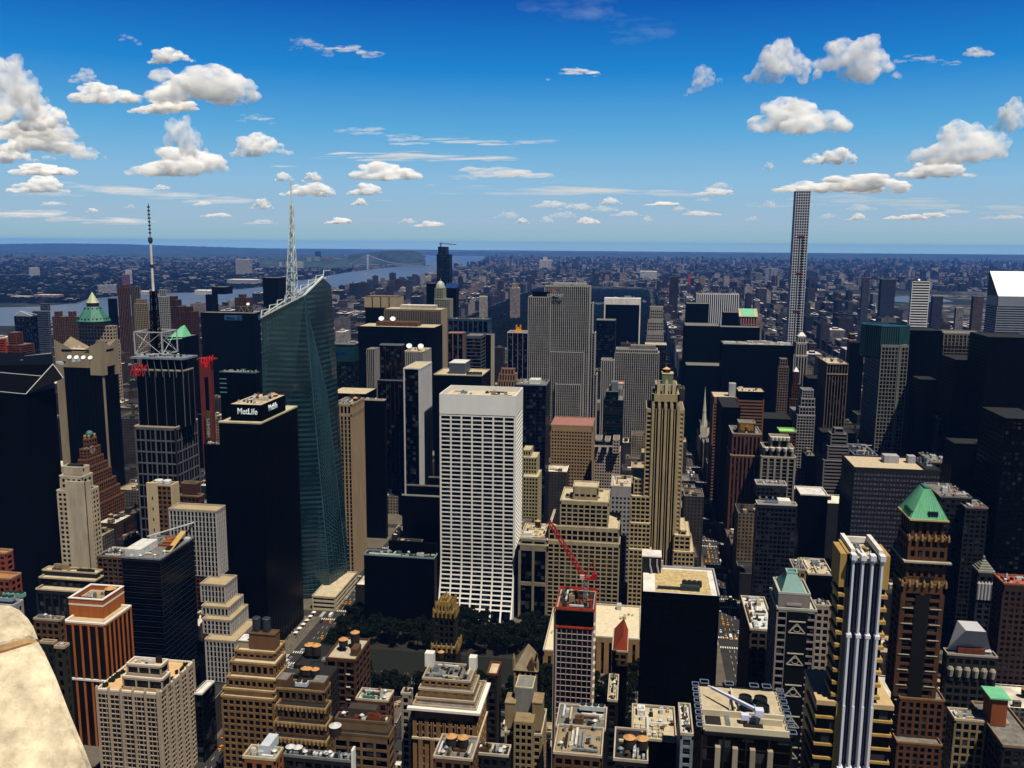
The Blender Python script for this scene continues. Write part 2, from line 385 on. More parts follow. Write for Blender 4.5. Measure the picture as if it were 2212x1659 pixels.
# water
def water_mat():
    m = bpy.data.materials.new('water'); m.use_nodes = True; t = m.node_tree; p = t.nodes['Principled BSDF']; p.inputs['Roughness'].default_value = .35; p.inputs['Base Color'].default_value = (.1, .17, .24, 1); p.inputs['Specular IOR Level'].default_value = .5
    g = t.nodes.new('ShaderNodeNewGeometry'); n = t.nodes.new('ShaderNodeTexNoise'); n.inputs['Scale'].default_value = .004; n.inputs['Detail'].default_value = 8; t.links.new(g.outputs['Position'], n.inputs[0])
    r = t.nodes.new('ShaderNodeValToRGB'); r.color_ramp.elements[0].color = (.03, .045, .075, 1); r.color_ramp.elements[1].color = (.075, .09, .12, 1); t.links.new(n.outputs[0], r.inputs[0]); t.links.new(r.outputs[0], p.inputs['Base Color'])
    b = t.nodes.new('ShaderNodeBump'); b.inputs['Strength'].default_value = .3; b.inputs['Distance'].default_value = 2; n2 = t.nodes.new('ShaderNodeTexNoise'); n2.inputs['Scale'].default_value = .05; t.links.new(g.outputs['Position'], n2.inputs[0]); t.links.new(n2.outputs[0], b.inputs['Height']); t.links.new(b.outputs[0], p.inputs['Normal'])
    return m
WM = water_mat()
near = [(-260, 705), (60, 704), (250, 682), (440, 676), (600, 662), (700, 648), (760, 626), (850, 606), (950, 591), (1005, 577), (1035, 565), (1048, 558)]
far = [(1046, 553.5), (990, 550), (955, 547.2), (940, 546.5), (922, 551), (917, 562), (905, 570), (850, 577), (795, 583), (740, 590), (690, 600), (640, 608), (560, 621), (470, 628), (440, 631), (330, 634), (250, 640), (190, 646), (160, 655), (90, 662), (-260, 672)]
def wpoly(pts, z=.02): return [atZ(x, y, 0).xy for x, y in pts]
RIVER = wpoly(near + far)
def flat_poly(name, P, m, z):
    from mathutils.geometry import tessellate_polygon
    tr = tessellate_polygon([[Vector((p[0], p[1], 0)) for p in P]]); me = bpy.data.meshes.new(name); me.from_pydata([(p[0], p[1], z) for p in P], [], [tuple(t) for t in tr]); me.materials.append(m)
    if me.polygons and me.polygons[0].normal.z < 0: me.flip_normals()
    return structure(link(name, me))
flat_poly('water', RIVER, WM, .5)
POND = wpoly([(1274, 664), (1308, 662), (1340, 660), (1400, 658), (1400, 652), (1274, 654)])
flat_poly('water', POND, WM, .5)
E1 = wpoly([(1900, 643), (1960, 640), (2040, 646), (2060, 652), (1975, 654), (1905, 650)]); flat_poly('water', E1, WM, .5)
E2 = wpoly([(2020, 561), (2110, 556), (2300, 560), (2300, 564), (2110, 562)]); flat_poly('water', E2, WM, .5)
def inside(P, x, y):
    c = False; n = len(P); j = n - 1
    for i in range(n):
        if (P[i][1] > y) != (P[j][1] > y) and x < (P[j][0] - P[i][0]) * (y - P[i][1]) / (P[j][1] - P[i][1]) + P[i][0]: c = not c
        j = i
    return c
WATERS = [RIVER, POND, E1, E2]
# hills
FOREST = mat((.08, .13, .13), .95, .5, .004, streak=False)
def ridge(pts, Y, back, foot):
    """crest traced in survey pixels at distance Y; a rounded wooded ridge with a front slope"""
    rg = random.Random(int(Y)); mb = MB(); cols = []; n = 0
    xs = []
    for (a, b) in zip(pts[:-1], pts[1:]):
        k = max(2, int((b[0] - a[0]) / 6))
        for i in range(k): t = i / k; xs.append((a[0] + (b[0] - a[0]) * t, a[1] + (b[1] - a[1]) * t + rg.uniform(-.35, .35)))
    xs.append(pts[-1]); prof = ((-foot, 0), (-foot * .6, .45), (-foot * .3, .8), (0, 1), (back * .5, .9), (back, 0))
    for (px, py) in xs:
        p = atY(px, py, Y); h = max(2, p.z); col = []
        for d, f in prof: col.append((p.x * (Y + d) / Y, Y + d, h * f * (1 + rg.uniform(-.06, .06) * (0 < f < 1)) - (3 if f == 0 else 0)))
        cols.append(col); mb.v += col
    K = len(prof)
    for i in range(len(cols) - 1):
        for j in range(K - 1): a = i * K + j; mb.f.append((a, a + K, a + K + 1, a + 1)); mb.m.append(0)
    return structure(mb.build('hills', FOREST))
ridge([(-300, 528), (0, 527), (120, 525.5), (260, 527), (350, 530), (470, 533.5), (560, 537), (620, 539.5), (760, 543), (900, 545)], 30000, 6000, 5000)
ridge([(-300, 548), (0, 546), (160, 545), (300, 547), (470, 548), (600, 550), (720, 552), (780, 557)], 20000, 3000, 4000)
ridge([(735, 566), (760, 550), (800, 544.5), (845, 541.5), (890, 542), (906, 545), (914, 551), (919, 562)], 12800, 1500, 500)
ridge([(560, 560), (640, 557), (700, 555), (745, 557), (760, 563)], 11500, 1500, 1200)
ridge([(925, 545), (1000, 543), (1100, 545.5), (1300, 546.5), (1600, 548), (2000, 549.5), (2300, 551)], 26000, 3000, 2500)
# haze
hm = bpy.data.materials.new('haze'); hm.use_nodes = True; t = hm.node_tree; t.nodes.remove(t.nodes['Principled BSDF']); pv_ = t.nodes.new('ShaderNodeVolumePrincipled')
pv_.inputs['Density'].default_value = 1.8e-5; pv_.inputs['Color'].default_value = (.08, .31, 1, 1); pv_.inputs['Anisotropy'].default_value = 0
t.links.new(pv_.outputs[0], t.nodes['Material Output'].inputs['Volume'])
mb = MB(); mb.box(-52000, -900, -1.5, 52000, 48000, 433); o = mb.build('haze', hm); o['kind'] = 'stuff'; o['label'] = 'thin blue summer haze over the whole city'
# ------------------------------------------------------------------ landmark and foreground buildings
TAN = mat((.42, .35, .24), .85, .2); TAN2 = mat((.36, .29, .19), .85, .25); CREAM = mat((.6, .55, .42), .85, .2, .1); PALE = mat((.62, .6, .54), .8, .12)
GREY = mat((.3, .29, .27), .8, .2); LGREY = mat((.5, .5, .52), .8, .15); BRICK = mat((.26, .1, .04), .9, .25, .3); BRICKD = mat((.14, .06, .03), .9, .3, .3)
BROWN = mat((.2, .12, .06), .9, .25, .2); ORANGE = mat((.4, .16, .05), .9, .2, .2); BLACK = mat((.01, .01, .012), .7, .3, .2, .03); BGLASS = mat((.012, .013, .016), .3, .2, .1, .06, streak=False); DARK = mat((.03, .03, .032), .6, .3, .2)
LIME = mat((.5, .44, .33), .85, .18, .2); COPPER = mat((.12, .3, .24), .6, .2, .3); COPPERL = mat((.28, .6, .4), .55, .12, .3); PINK = mat((.45, .27, .24), .85, .15)
BLUEG = mat((.09, .14, .22), .4, .2, .3); TEALG = mat((.1, .2, .2), .35, .25, .1); RED = mat((.45, .03, .02), .6, .1, .5); GOLD = mat((.75, .42, .06), .5, .15, 1)
G_ = lambda bay=4, fl=3.8, pw=1.2, sh=1.4, rel=.35, cap=2: ('G', bay, fl, pw, sh, rel, cap)
V_ = lambda bay=4, pw=1.2, rel=.5, cap=2, sh=0, fl=3.8: ('V', bay, fl, pw, sh, rel, cap)
H_ = lambda fl=3.8, sh=1.6, pw=1, rel=.3, cap=2: ('H', 9, fl, pw, sh, rel, cap)
P_ = ('P', 4, 4, 1, 1, .3, 0)
def rect(t): return (t[0], t[1], t[2], t[3])
def dish(root, x, y, z, r=4):
    mb = MB(); mb.bar((x, y, z - .5), (x, y + .5, z + r), .5)
    c = Vector((x, y, z + r * 1.3)); ax = Vector((.15, -.75, .65)).normalized(); u = ax.cross(Vector((0, 0, 1))).normalized(); v = u.cross(ax)
    n = len(mb.v); K = 18
    for rr, dd in ((.05, -.3), (.55, -.2), (1, 0), (1, .06), (.5, -.1), (.05, -.2)):
        for i in range(K):
            a = 2 * math.pi * i / K; mb.v.append(tuple(c + (u * math.cos(a) + v * math.sin(a)) * rr * r + ax * dd * r))
    for j in range(5):
        for i in range(K): mb.f.append((n + j * K + i, n + j * K + (i + 1) % K, n + (j + 1) * K + (i + 1) % K, n + (j + 1) * K + i)); mb.m.append(0)
    mb.build('satellite_dish', mat((.85, .85, .83), .5, .05, 1), root)
def lattice(mb, a, b, w0, w1, n=8, r=.3):
    a = Vector(a); b = Vector(b); cs = []
    for i in range(n + 1):
        t = i / n; p = a.lerp(b, t); w = (w0 + (w1 - w0) * t) / 2
        cs.append([p + Vector((sx * w, sy * w, 0)) for sx, sy in ((-1, -1), (1, -1), (1, 1), (-1, 1))])
    for i in range(n):
        for k in range(4):
            mb.bar(cs[i][k], cs[i + 1][k], r); mb.bar(cs[i][k], cs[i][(k + 1) % 4], r * .7)
            mb.bar(cs[i][k], cs[i + 1][(k + 1) % 4], r * .7) if i % 2 else mb.bar(cs[i][(k + 1) % 4], cs[i + 1][k], r * .7)
# --- 432: slender grid tower
r, t = bld('skyscraper', 'very tall slender pale tower with a square grid of dark windows, highest on the right', [T(1720, 1752, 412, 1813, 1715)], mat((.62, .64, .68), .7, .08), G_(4.75, 5.15, 1.5, 1.6, .6, 1.2), short='the slender pale grid tower', win=True)
x0, x1, y0, y1, _, z = t[0]; mb = MB()
for zz in (z - 88, z - 160, z - 235): mb.box(x0 + 9, y0 - 1.5, zz, x0 + 21, y0 + .1, zz + 1.6)
mb.build('work_platform', mat((.5, .14, .05), .8, .1), r)
mb = MB(); mb.box(x0 + 11.8, y0 - 1.0, 60, x0 + 13, y0 - .02, z - 88); mb.box(x0 + 17.8, y0 - 1.0, 60, x0 + 19, y0 - .02, z - 88); mb.build('hoist_track', DARK, r)
# --- One57
r, t = bld('skyscraper', 'dark blue glass tower under construction with a crane jib on its curved top', [T(946, 963, 533, 1905), T(943, 970.5, 549, 1903)], mat((.02, .05, .16), .3, .2), V_(4.5, .9, .4, 1, .8, 6), GBLUE, short='the dark blue glass tower')
x0, x1, y0, y1, _, z = t[0]; mb = MB(); lattice(mb, (x0 + 5, y0 + 5, z), (x0 + 5, y0 + 5, z + 9), 2.5, 2.5, 3, .35)
mb.bar((x0 + 2, y0 + 5, z + 7), (x0 + 40, y0 + 5, z + 5), .9); mb.bar((x0 + 5, y0 + 5, z + 11), (x0 + 30, y0 + 5, z + 5.6), .25); mb.build('crane', BLACK, r)
# --- CitySpire with ribbed dome
r, t = bld('skyscraper', 'cream stepped tower with a white ribbed dome in front of the dark blue glass tower', [T(939, 957, 622, 1760), T(937.5, 960, 645, 1758), T(938, 972, 646, 1755)], mat((.42, .43, .34), .8, .15), G_(3.6, 3.6, 1.1, 1.2, .4, 1.5), short='the domed cream tower')
x0, x1, y0, y1, _, z = t[0]; cx, cy = (x0 + x1) / 2, (y0 + y1) / 2; a = (x1 - x0) / 2; mb = MB()
mb.lathe(cx, cy, [(a * .95, z - 1)] + [(a * .95 * math.cos(i * .17), z + a * 1.5 * math.sin(i * .17)) for i in range(0, 10)], 8); mb.build('dome', mat((.5, .56, .46), .6, .1), r)
mb = MB()
for i in range(12):
    an = i * math.pi / 6
    for j in range(9):
        p = [(cx + a * 1.0 * math.cos(q * .17) * math.cos(an), cy + a * 1.0 * math.cos(q * .17) * math.sin(an), z + a * 1.55 * math.sin(q * .17)) for q in (j, j + 1)]; mb.bar(p[0], p[1], .5)
mb.bar((cx, cy, z + a * 1.4), (cx, cy, z + a * 2.1), .4); mb.build('dome_rib', WHITE, r)
# --- dark slabs near One57
bld('skyscraper', 'plain black slab tower beside the domed cream tower on its left side', [T(921, 939, 612, 1850)], BLACK, V_(4, .5, .2), short='the black slab by the domed tower')
r, t = bld('skyscraper', 'black tower with a sloping blue glass top right of the domed cream tower', [T(959, 985, 622, 1830)], BLACK, V_(5, .5, .2), short='the sloping blue-topped tower')
x0, x1, y0, y1, _, z = t[0]; mb = MB(); n = len(mb.v); mb.v += [(x0, y0, z), (x1, y0, z), (x1, y1, z), (x0, y1, z), (x0, y1, z + 9), (x1, y1, z + 9)]
mb.f += [(0, 1, 5, 4), (0, 4, 3), (1, 2, 5), (2, 3, 4, 5)]; mb.m += [0] * 4; mb.build('sloped_roof', mat((.06, .12, .3), .3, .2), r)
# --- 30 Rockefeller
ts = [T(1176, 1275, 618, 1262, dep=30)]
st = V_(2.95, .95, .9, 1.2, .3, 3.8)
RK = mat((.46, .45, .43), .85, .12)
r, t = bld('skyscraper', 'huge broad tan slab tower striped by stone piers with a lettered sign at top left', ts, RK, st, short='the huge broad striped slab', win=False)
x0, x1, y0, y1, _, z = t[0]
for k, (xl, xr, yt, Y) in enumerate(((1140.6, 1190, 641, 1256), (1270, 1281, 654, 1268), (1278, 1286, 719, 1266), (1282, 1289.5, 809, 1264), (1187, 1262, 760, 1257), (1200, 1255, 830, 1253))):
    q = T(xl, xr, yt, Y, dep=(44 if k == 0 else 26 if k < 4 else 8)); mb = MB(); c2 = MB()
    q[4] = 0; c2.box(q[0] + .9, q[2] + .9, 0, q[1] - .9, q[3], q[5] - 1)
    for fc in 'SEW': facade(mb, fc, (q[0], q[1], q[2], q[3]), 0, q[5], st)
    o = mb.build('setback_wing', RK, r); c2.build('glazing', GLASS, o)
mb = MB(); mb.box(x0 + 12, y0 + 8, z, x0 + 60, y1 - 5, z + 4); mb.build('penthouse', RK, r)
q = T(1140.6, 1190, 641, 1256); zz = q[5]
mb = MB(); mb.box(q[0] + 6, q[2] + 3, zz - .5, q[1] - 3, q[2] + 20, zz + 7); mb.build('sign_block', BLACK, r)
p = atY(1181, 641, 1254); sign('COMCAST', 5.4, (p.x, q[2] + 2.6, zz + .5), 'S', mat((.6, .62, .66), .4, 0), r, 24)
for i, cc in enumerate(((.6, .3, .02), (.55, .05, .02), (.4, .1, .35), (.03, .12, .5), (.03, .35, .08))):
    mb = MB(); a0 = R(170 - i * 36); a1 = R(170 - (i + 1) * 36 + 6); c = (p.x + 14, q[2] + 2.5, zz + 7)
    mb.v += [c, (c[0] + 5 * math.cos(a0), c[1], c[2] + 5 * math.sin(a0)), (c[0] + 5 * math.cos(a1), c[1], c[2] + 5 * math.sin(a1))]
    mb.v += [(v[0], v[1] + .4, v[2]) for v in list(mb.v)]; mb.f += [(0, 2, 1), (3, 4, 5), (0, 1, 4, 3), (1, 2, 5, 4), (2, 0, 3, 5)]; mb.m += [0] * 5; mb.build('emblem', mat(cc, .5, 0), r)
clutter(r, (x0 + 5, x1 - 5, y0 + 3, y1 - 3), z, 3, 9, .12)
# --- International building + wing
r, t = bld('skyscraper', 'tan tower with many thin vertical stripes right of the huge broad slab', [T(1330, 1421, 755, 1300, dep=30), T(1327.7, 1424.8, 762, 1298, dep=34), ], RK, V_(3.1, 1.0, .8, 1.2, .3, 3.8), short='the second striped tan tower', win=False)
penthouse(r, t[0], (.35, .95, .3, .9), 5, GREY)
bld('office_tower', 'lower striped tan wing with a red brick penthouse against the second striped tower', [T(1298.5, 1327, 778, 1285, dep=30)], RK, V_(3.1, 1.45, .8, 1.2), short='the low striped wing', win=False)
# --- Solow
r, t = bld('skyscraper', 'black tower framed by a thick white band across its top and white edges', [T(1308, 1382, 645, 1900, dep=32)], BLACK, V_(5, .5, .2, 1), short='the white-framed black tower')
x0, x1, y0, y1, _, z = t[0]; mb = MB(); mb.box(x0 - 2.5, y0 - 1, z - 13, x1 + 2.5, y1, z + .6); mb.box(x0 - 2.5, y0 - 1, 60, x0 + .2, y1, z - 13); mb.box(x1 - .2, y0 - 1, 0, x1 + 2.5, y1, z - 13); mb.build('frame', WHITE, r)
clutter(r, (x0 + 5, x1 - 5, y0 + 5, y1 - 5), z + .8, 5, 5, .3)
bld('office_tower', 'black office tower with faint blue floor lines in front of the white-framed tower', [T(1287, 1330, 692, 1520, dep=40)], mat((.015, .02, .06), .5, .2), H_(4, .4, .4, .2), GBLUE, short='the blue-lined black tower', win=False)
bld('office_tower', 'pale stone tower with a regular grid of small square windows left of fifth avenue', [T(1404, 1433, 663, 1752), T(1399, 1433.5, 690, 1750), T(1397, 1434, 716, 1748)], mat((.42, .4, .36), .85, .1), G_(4.2, 5.2, 1.9, 2.4, .4, 7), short='the small-windowed pale tower', win=False)
bld('office_tower', 'low white-roofed block behind the second striped tan tower', [T(1394, 1440, 745, 1480, dep=30)], DARK, G_(), roof=ROOFT, cop=WHITE, short='the low white-roofed block', win=False)
# --- GM
r, t = bld('skyscraper', 'broad white tower with fine vertical black and white stripes', [T(1505, 1597, 635, 2000, dep=40)], mat((.72, .72, .74), .8, .06), V_(4.6, 2.0, 1.4, 1.5), short='the white pinstriped tower', win=False); clutter(r, rect(t[0]), t[0][5], 9, 5, .2)
bld('office_tower', 'black box tower overlapping the left of the white pinstriped tower', [T(1483, 1532, 656, 1850, dep=40)], BLACK, V_(6, .4, .2), short='the black box by the pinstriped tower', win=False)
bld('office_tower', 'black box tower overlapping the lower right of the white pinstriped tower', [T(1562, 1599, 675, 1800, dep=30)], BLACK, V_(6, .4, .2), short='the lower right black box', win=False)
r, t = bld('office_tower', 'pink stone tower crowned by a bright mint green sloped roof', [T(1600, 1636, 684, 1700, dep=30), T(1601, 1636, 700, 1698, dep=33)], PINK, V_(4.6, 2.4, .7, 1), short='the mint-roofed pink tower', win=False)
x0, x1, y0, y1, _, z = t[0]; mb = MB(); mb.v += [(x0 - 3, y0 - 1, z), (x1 + 1, y0 - 1, z), (x1 + 1, y0 + 18, z + 14), (x0 - 3, y0 + 18, z + 14), (x0 - 3, y0 + 18, z), (x1 + 1, y0 + 18, z)]; mb.f += [(0, 1, 2, 3), (0, 3, 4), (1, 5, 2), (4, 3, 2, 5)]; mb.m += [0] * 4; mb.build('roof_frame', CREAM, r)
mb = MB(); mb.v += [(x0 + 2, y0 + .3, z + 1.4), (x1 - 4, y0 + .3, z + 1.4), (x1 - 5, y0 + 16.6, z + 14.1), (x0 + 2, y0 + 16.6, z + 14.1)]; mb.f.append((0, 1, 2, 3)); mb.m.append(0); mb.build('roof_panel', COPPERL, r)
# --- black masses right of fifth avenue
bld('skyscraper', 'large black tower right of fifth avenue, wider left one of the black pair', [T(1480, 1556, 704, 1450, dep=60)], BLACK, V_(5, .4, .25, 1), short='the wide black tower', win=False)
bld('office_tower', 'black slab tower just behind the wide black tower and below the pinstriped tower', [T(1556, 1642, 707, 1500, dep=30)], BLACK, V_(5, .4, .25, 1), short='the rear black slab', win=False)
r, t = bld('skyscraper', 'wide black tower with white plant strewn on its roof below the slender grid tower', [T(1562, 1716, 745, 1330, dep=50)], BLACK, V_(5, .4, .25, 1), short='the black tower with cluttered white roof', win=False)
clutter(r, rect(t[0]), t[0][5], 12, 12, .22, [ROOFW, WHITE, STEEL, METAL])
bld('office_tower', 'black tower in front of the wide black tower at the side of fifth avenue', [T(1482, 1572, 790, 1410, dep=40)], BLACK, V_(5, .4, .25, 1), cop=None, short='the lower black tower on the avenue', win=False)
# --- tower row left of centre
r, t = bld('skyscraper', 'tower with tan panelled crown split by dark slots and a thin brown cap', [T(787, 857, 641, 1480, dep=45), T(789, 857, 665, 1478, dep=45)], mat((.5, .42, .3), .8, .08), [V_(15, 13, 1, .8), P_], short='the tan panelled crown tower', win=False, cop=BROWN)
mb = MB(); x0, x1, y0, y1, _, z = t[1]; mb.box(x0 - .2, y0 - .3, 0, x1 + .2, y1, z - .4); mb.build('shaft', BLACK, r)
r, t = bld('skyscraper', 'broad grey slab with fine vertical stripes and a blank tan end wall', [T(829, 953, 668, 1390, 966)], mat((.3, .27, .22), .85, .1), V_(3.0, 1.3, .8, 3), short='the fine-striped slab with blank end', faces='SW', win=False, roof=ROOFT)
x0, x1, y0, y1, _, z = t[0]; mb = MB(); mb.box(x1 - .6, y0, 0, x1 + .3, y1, z + .3); mb.build('end_wall', mat((.45, .38, .28), .85, .12), r)
penthouse(r, t[0], (.25, .85, .3, .8), 5, CREAM, coping=ROOFW)
r, t = bld('skyscraper', 'large black tower carrying two white satellite dishes on its flat roof', [T(773, 938, 706, 1280, dep=55)], BLACK, V_(5, .4, .25, 1), short='the black tower with two dishes', win=False, roof=ROOFT)
x0, x1, y0, y1, _, z = t[0]; mb = MB(); mb.box(x0 + 25, y0 + 12, z, x0 + 90, y0 + 40, z + 6); mb.build('penthouse', BROWN, r)
for px in (824, 848.7): p = atY(px, 690, y0 + 20); dish(r, p.x, p.y, z + 5, 4.2)
r, t = bld('office_tower', 'pale grey tower with narrow vertical ribs and two white satellite dishes on its roof', [T(870.5, 914.3, 759, 1170, 932)], mat((.42, .41, .38), .8, .12), V_(2.7, 1.5, .7, 2), short='the ribbed tower with two dishes', roof=ROOFT, win=False)
for px in (884, 909): p = atY(px, 748, t[0][2] + 12); dish(r, p.x, p.y, t[0][5] + 1, 4.0)
clutter(r, rect(t[0]), t[0][5], 14, 7, .2)
bld('office_tower', 'narrow tower with close vertical grey stripes beside the bronze dark tower', [T(791, 809, 754, 1130, 820)], mat((.36, .35, .33), .8, .1), V_(2.4, 1.1, .7, 1), short='the narrow striped tower', win=False)
r, t = bld('skyscraper', 'black tower with a grey framed crown above bronze striped shaft', [T(820, 868, 746, 1010, 874), T(815, 880, 822, 1006, 892)], mat((.05, .018, .012), .5, .2), [V_(6, .5, .3, 1), V_(5.5, .7, .5, 2)], short='the bronze dark tower', win=False, cop=METAL, roofk=.8)
bld('office_tower', 'tower with bold white vertical ribs on its side and a dark front', [T(871, 906.5, 797, 955, 933)], mat((.62, .62, .64), .8, .08), V_(4.4, 1.6, 1.2, 1.4), short='the bold white-ribbed tower', faces='EW', roof=ROOFT, cop=WHITE, win=False)
r, t = bld('office_tower', 'black tower with a flat cream roof carrying a grey plant room with white top', [T(937, 1041, 811, 960, 1058)], BLACK, V_(5, .4, .25, 1), roof=ROOFT, cop=ROOFT, short='the cream-roofed black tower', win=False)
penthouse(r, t[0], (.27, .6, .25, .85), 12, mat((.13, .17, .2), .6, .1), coping=ROOFW); fanbox(r, t[0][0] + 36, t[0][2] + 8, t[0][5], 5, 3.6, mat((.1, .13, .15), .6, .2), 'x')
bld('office_tower', 'black tower edged by a single pale concrete strip on its right corner', [T(1040, 1064, 723, 1240, 1068.5)], BLACK, V_(5, .4, .25, 1), short='the pale-edged black tower', win=False)
q = T(1060.5, 1068, 721, 1238, dep=2); mb = MB(); mb.box(q[0], q[2], 0, q[1], q[3], q[5]); mb.build('edge_wall', mat((.5, .46, .4), .8, .08), HERO[-1][3])
r, t = bld('skyscraper', 'blue grey tower with a row of tall recessed panels under its roof', [T(967, 1055, 690, 1330, 1062), T(967, 1056, 718, 1328, 1063)], BLUEG, [V_(8, 1.6, 1, 2.5), G_(8, 4.4, 1.4, 2.2, .5, 3)], GBLUE, short='the blue grey panelled tower', win=False, cop=BLUEG); clutter(r, rect(t[0]), t[0][5], 21, 8, .15)
bld('office_tower', 'dark tower with a pink roof and widely spaced pale vertical lines', [T(966, 1001, 719, 1250, 1007)], mat((.33, .24, .21), .8, .1), V_(8, .9, .8, 1.5), roof=PINK, short='the pink-roofed lined tower', win=False)
bld('office_tower', 'grey tower wrapped by horizontal bands with a plain blue grey side', [T(1006, 1040, 725, 1200, 1049)], mat((.16, .17, .2), .7, .1), H_(5, 1.0, 1, .4, 4), short='the horizontally banded grey tower', win=False)
# --- golden crown
r, t = bld('skyscraper', 'black tower with thin white vertical lines and a small golden crown on top', [T(1096, 1141, 719, 1560, dep=40)], mat((.3, .32, .36), .7, .05), V_(9.5, .9, .5, .8), short='the gold-crowned black tower', win=False, cop=WHITE)
p = atY(1120, 718, t[0][2] + 10); z = t[0][5]; mb = MB()
mb.frus((p.x - 6, p.y - 6, p.x + 6, p.y + 6, z), (p.x - 4.2, p.y - 4, p.x + 4.2, p.y + 4, z + 7))
for sx in (-1, 1):
    for sy in (-1, 1): mb.box(p.x + sx * 3.6 - .9, p.y + sy * 3.4 - .9, z + 7, p.x + sx * 3.6 + .9, p.y + sy * 3.4 + .9, z + 13.5)
mb.box(p.x - 2, p.y - 3, z + 7, p.x + 2, p.y + 3, z + 9); mb.build('crown', GOLD, r)
bld('office_tower', 'small stepped tan tower with red terraces left of the huge broad slab', [T(1082, 1111, 796, 1100, 1113), T(1077, 1114, 808, 1097, 1118), T(1074, 1117, 822, 1094, 1121)], mat((.36, .26, .19), .85, .15), V_(3.6, 1.8, .7, 1.5), roof=mat((.4, .14, .08), .9, .2), short='the small stepped tan tower', win=False)
r, t = bld('office_tower', 'dark blue black tower with an open steel screen around its roof plant', [T(1114, 1180, 832, 900, 1188)], mat((.015, .02, .035), .5, .3), G_(5, 3.9, .5, .5, .2, 1), GBLUE, cop=METAL, short='the screen-roofed black tower', win=False); penthouse(r, t[0], (.4, .75, .3, .7), 4, ROOFW); clutter(r, rect(t[0]), t[0][5], 31, 6, .2)
# --- dark teal low tower + pink block
r, t = bld('office_tower', 'dark teal glass tower with grey plant boxes and a tan water tank on its roof', [T(1308, 1336, 846, 1062, dep=25), T(1305, 1347, 864, 1060, dep=35)], mat((.02, .045, .07), .4, .2), H_(4, .5, .5, .25, 1.5), GTEAL, short='the teal tower with plant boxes', win=False); penthouse(r, t[0], (.45, .95, .2, .8), 11, mat((.22, .27, .3), .6, .15)); tank(r, t[0][0] + 7, t[0][2] + 9, t[0][5], 3, 4)
bld('office_tower', 'narrow striped tower with a pink terracotta top behind the teal tower', [T(1326, 1348, 830, 1200, dep=24)], RK, V_(3.4, 1.6, .7, 7), mat((.02, .02, .02), .5, 0), roof=mat((.65, .42, .36), .9, .1), cop=PINK, short='the pink-topped striped tower', win=False)
# --- 500 Fifth
FIF = mat((.5, .42, .27), .85, .16, .2)
vs_ = V_(4.6, 2.0, 1.0, 1.5, .5, 3.8); gs_ = G_(3.5, 3.7, 1.5, 1.6, .4, 1.5)
r, t = bld('skyscraper', 'tall stepped cream art deco tower with bold vertical fins in the centre right', [T(1416, 1464, 832, 719, dep=26), T(1409, 1468, 852, 716, dep=34), T(1396, 1479, 884, 714, dep=40)], FIF, [V_(3.0, 1.3, .8, 5), V_(4.7, 2.1, 1.2, 6), V_(30, 3.1, .6, 1.2)], short='the cream art deco tower')
x0, x1, y0, y1, _, z = t[2]; mb = MB(); c2 = MB(); q = T(1409, 1468, 884, 713, dep=2)
c2.box(q[0], q[2] + 1, 0, q[1], y0 + 1, z)
for i in range(5):
    a = q[0] + (q[1] - q[0] - 1.8) * i / 4; mb.box(a, q[2] - .6, 12, a + 1.9, y0 + .5, z + 4)
for i in range(4):
    a = q[0] + (q[1] - q[0] - 1.8) * (i + .5) / 4; mb.box(a + .5, q[2] + .3, 12, a + 1.1, y0 + .5, z)
mb.build('fin', FIF, r); c2.build('glazing_strip', GLASS, r)
cells = []; mb = MB()
for a, b in ((x0, q[0] - .02), (q[1] + .02, x1)): facade(mb, 'S', (a, b, y0 - .6, y0 + 5), 0, z, G_(3.6, 3.75, 1.2, 1.6, .5, 3), cells)
mb.build('corner_wall', FIF, r); panes(cells, r, GLASS)
for px in (1423, 1440, 1456): p = atY(px, 832, 718.5); mb = MB(); mb.box(p.x - 1.2, p.y - .6, p.z - 14, p.x + 1.2, p.y + 2, p.z + 2.5); mb.box(p.x - .6, p.y - .5, p.z + 2.5, p.x + .6, p.y + 1.5, p.z + 4); mb.build('fin', CREAM, r)
penthouse(r, t[0], (.3, .8, .3, .8), 8, mat((.3, .32, .2), .8, .2), coping=ROOFT); tank(r, (t[0][0] + t[0][1]) / 2, t[0][2] + 14, t[0][5] + 8, 3, 3, cone=mat((.8, .5, .25), .8, .1), legs=.5)
for (xl, xr, yt, Y, d) in ((1369, 1397, 1034, 716, 36), (1363, 1406, 1072, 712, 40), (1360, 1406, 1130, 709, 44), (1358, 1408, 1187, 706, 48), (1469, 1483, 1146, 710, 36), (1456, 1492, 1157, 707, 40), (1454, 1500, 1192, 704, 50)):
    q = T(xl, xr, yt, Y, dep=d, z0=0); mb = MB(); cells = []
    for fc in 'SEW': facade(mb, fc, (q[0], q[1], q[2], q[3]), 0, q[5], G_(3.6, 3.75, 1.2, 1.5, .4, 1.4), cells if fc == 'S' else None)
    c2 = MB(); c2.box(q[0] + .4, q[2] + .4, 0, q[1] - .4, q[3] - .4, q[5] - .5); o = mb.build('setback_wing', FIF, r); c2.build('glazing', GLASS, o); mb = MB(); mb.box(q[0] + .5, q[2] + .5, q[5] - .5, q[1] - .5, q[3] - .5, q[5] - .2); mb.build('terrace', ROOFT, o)
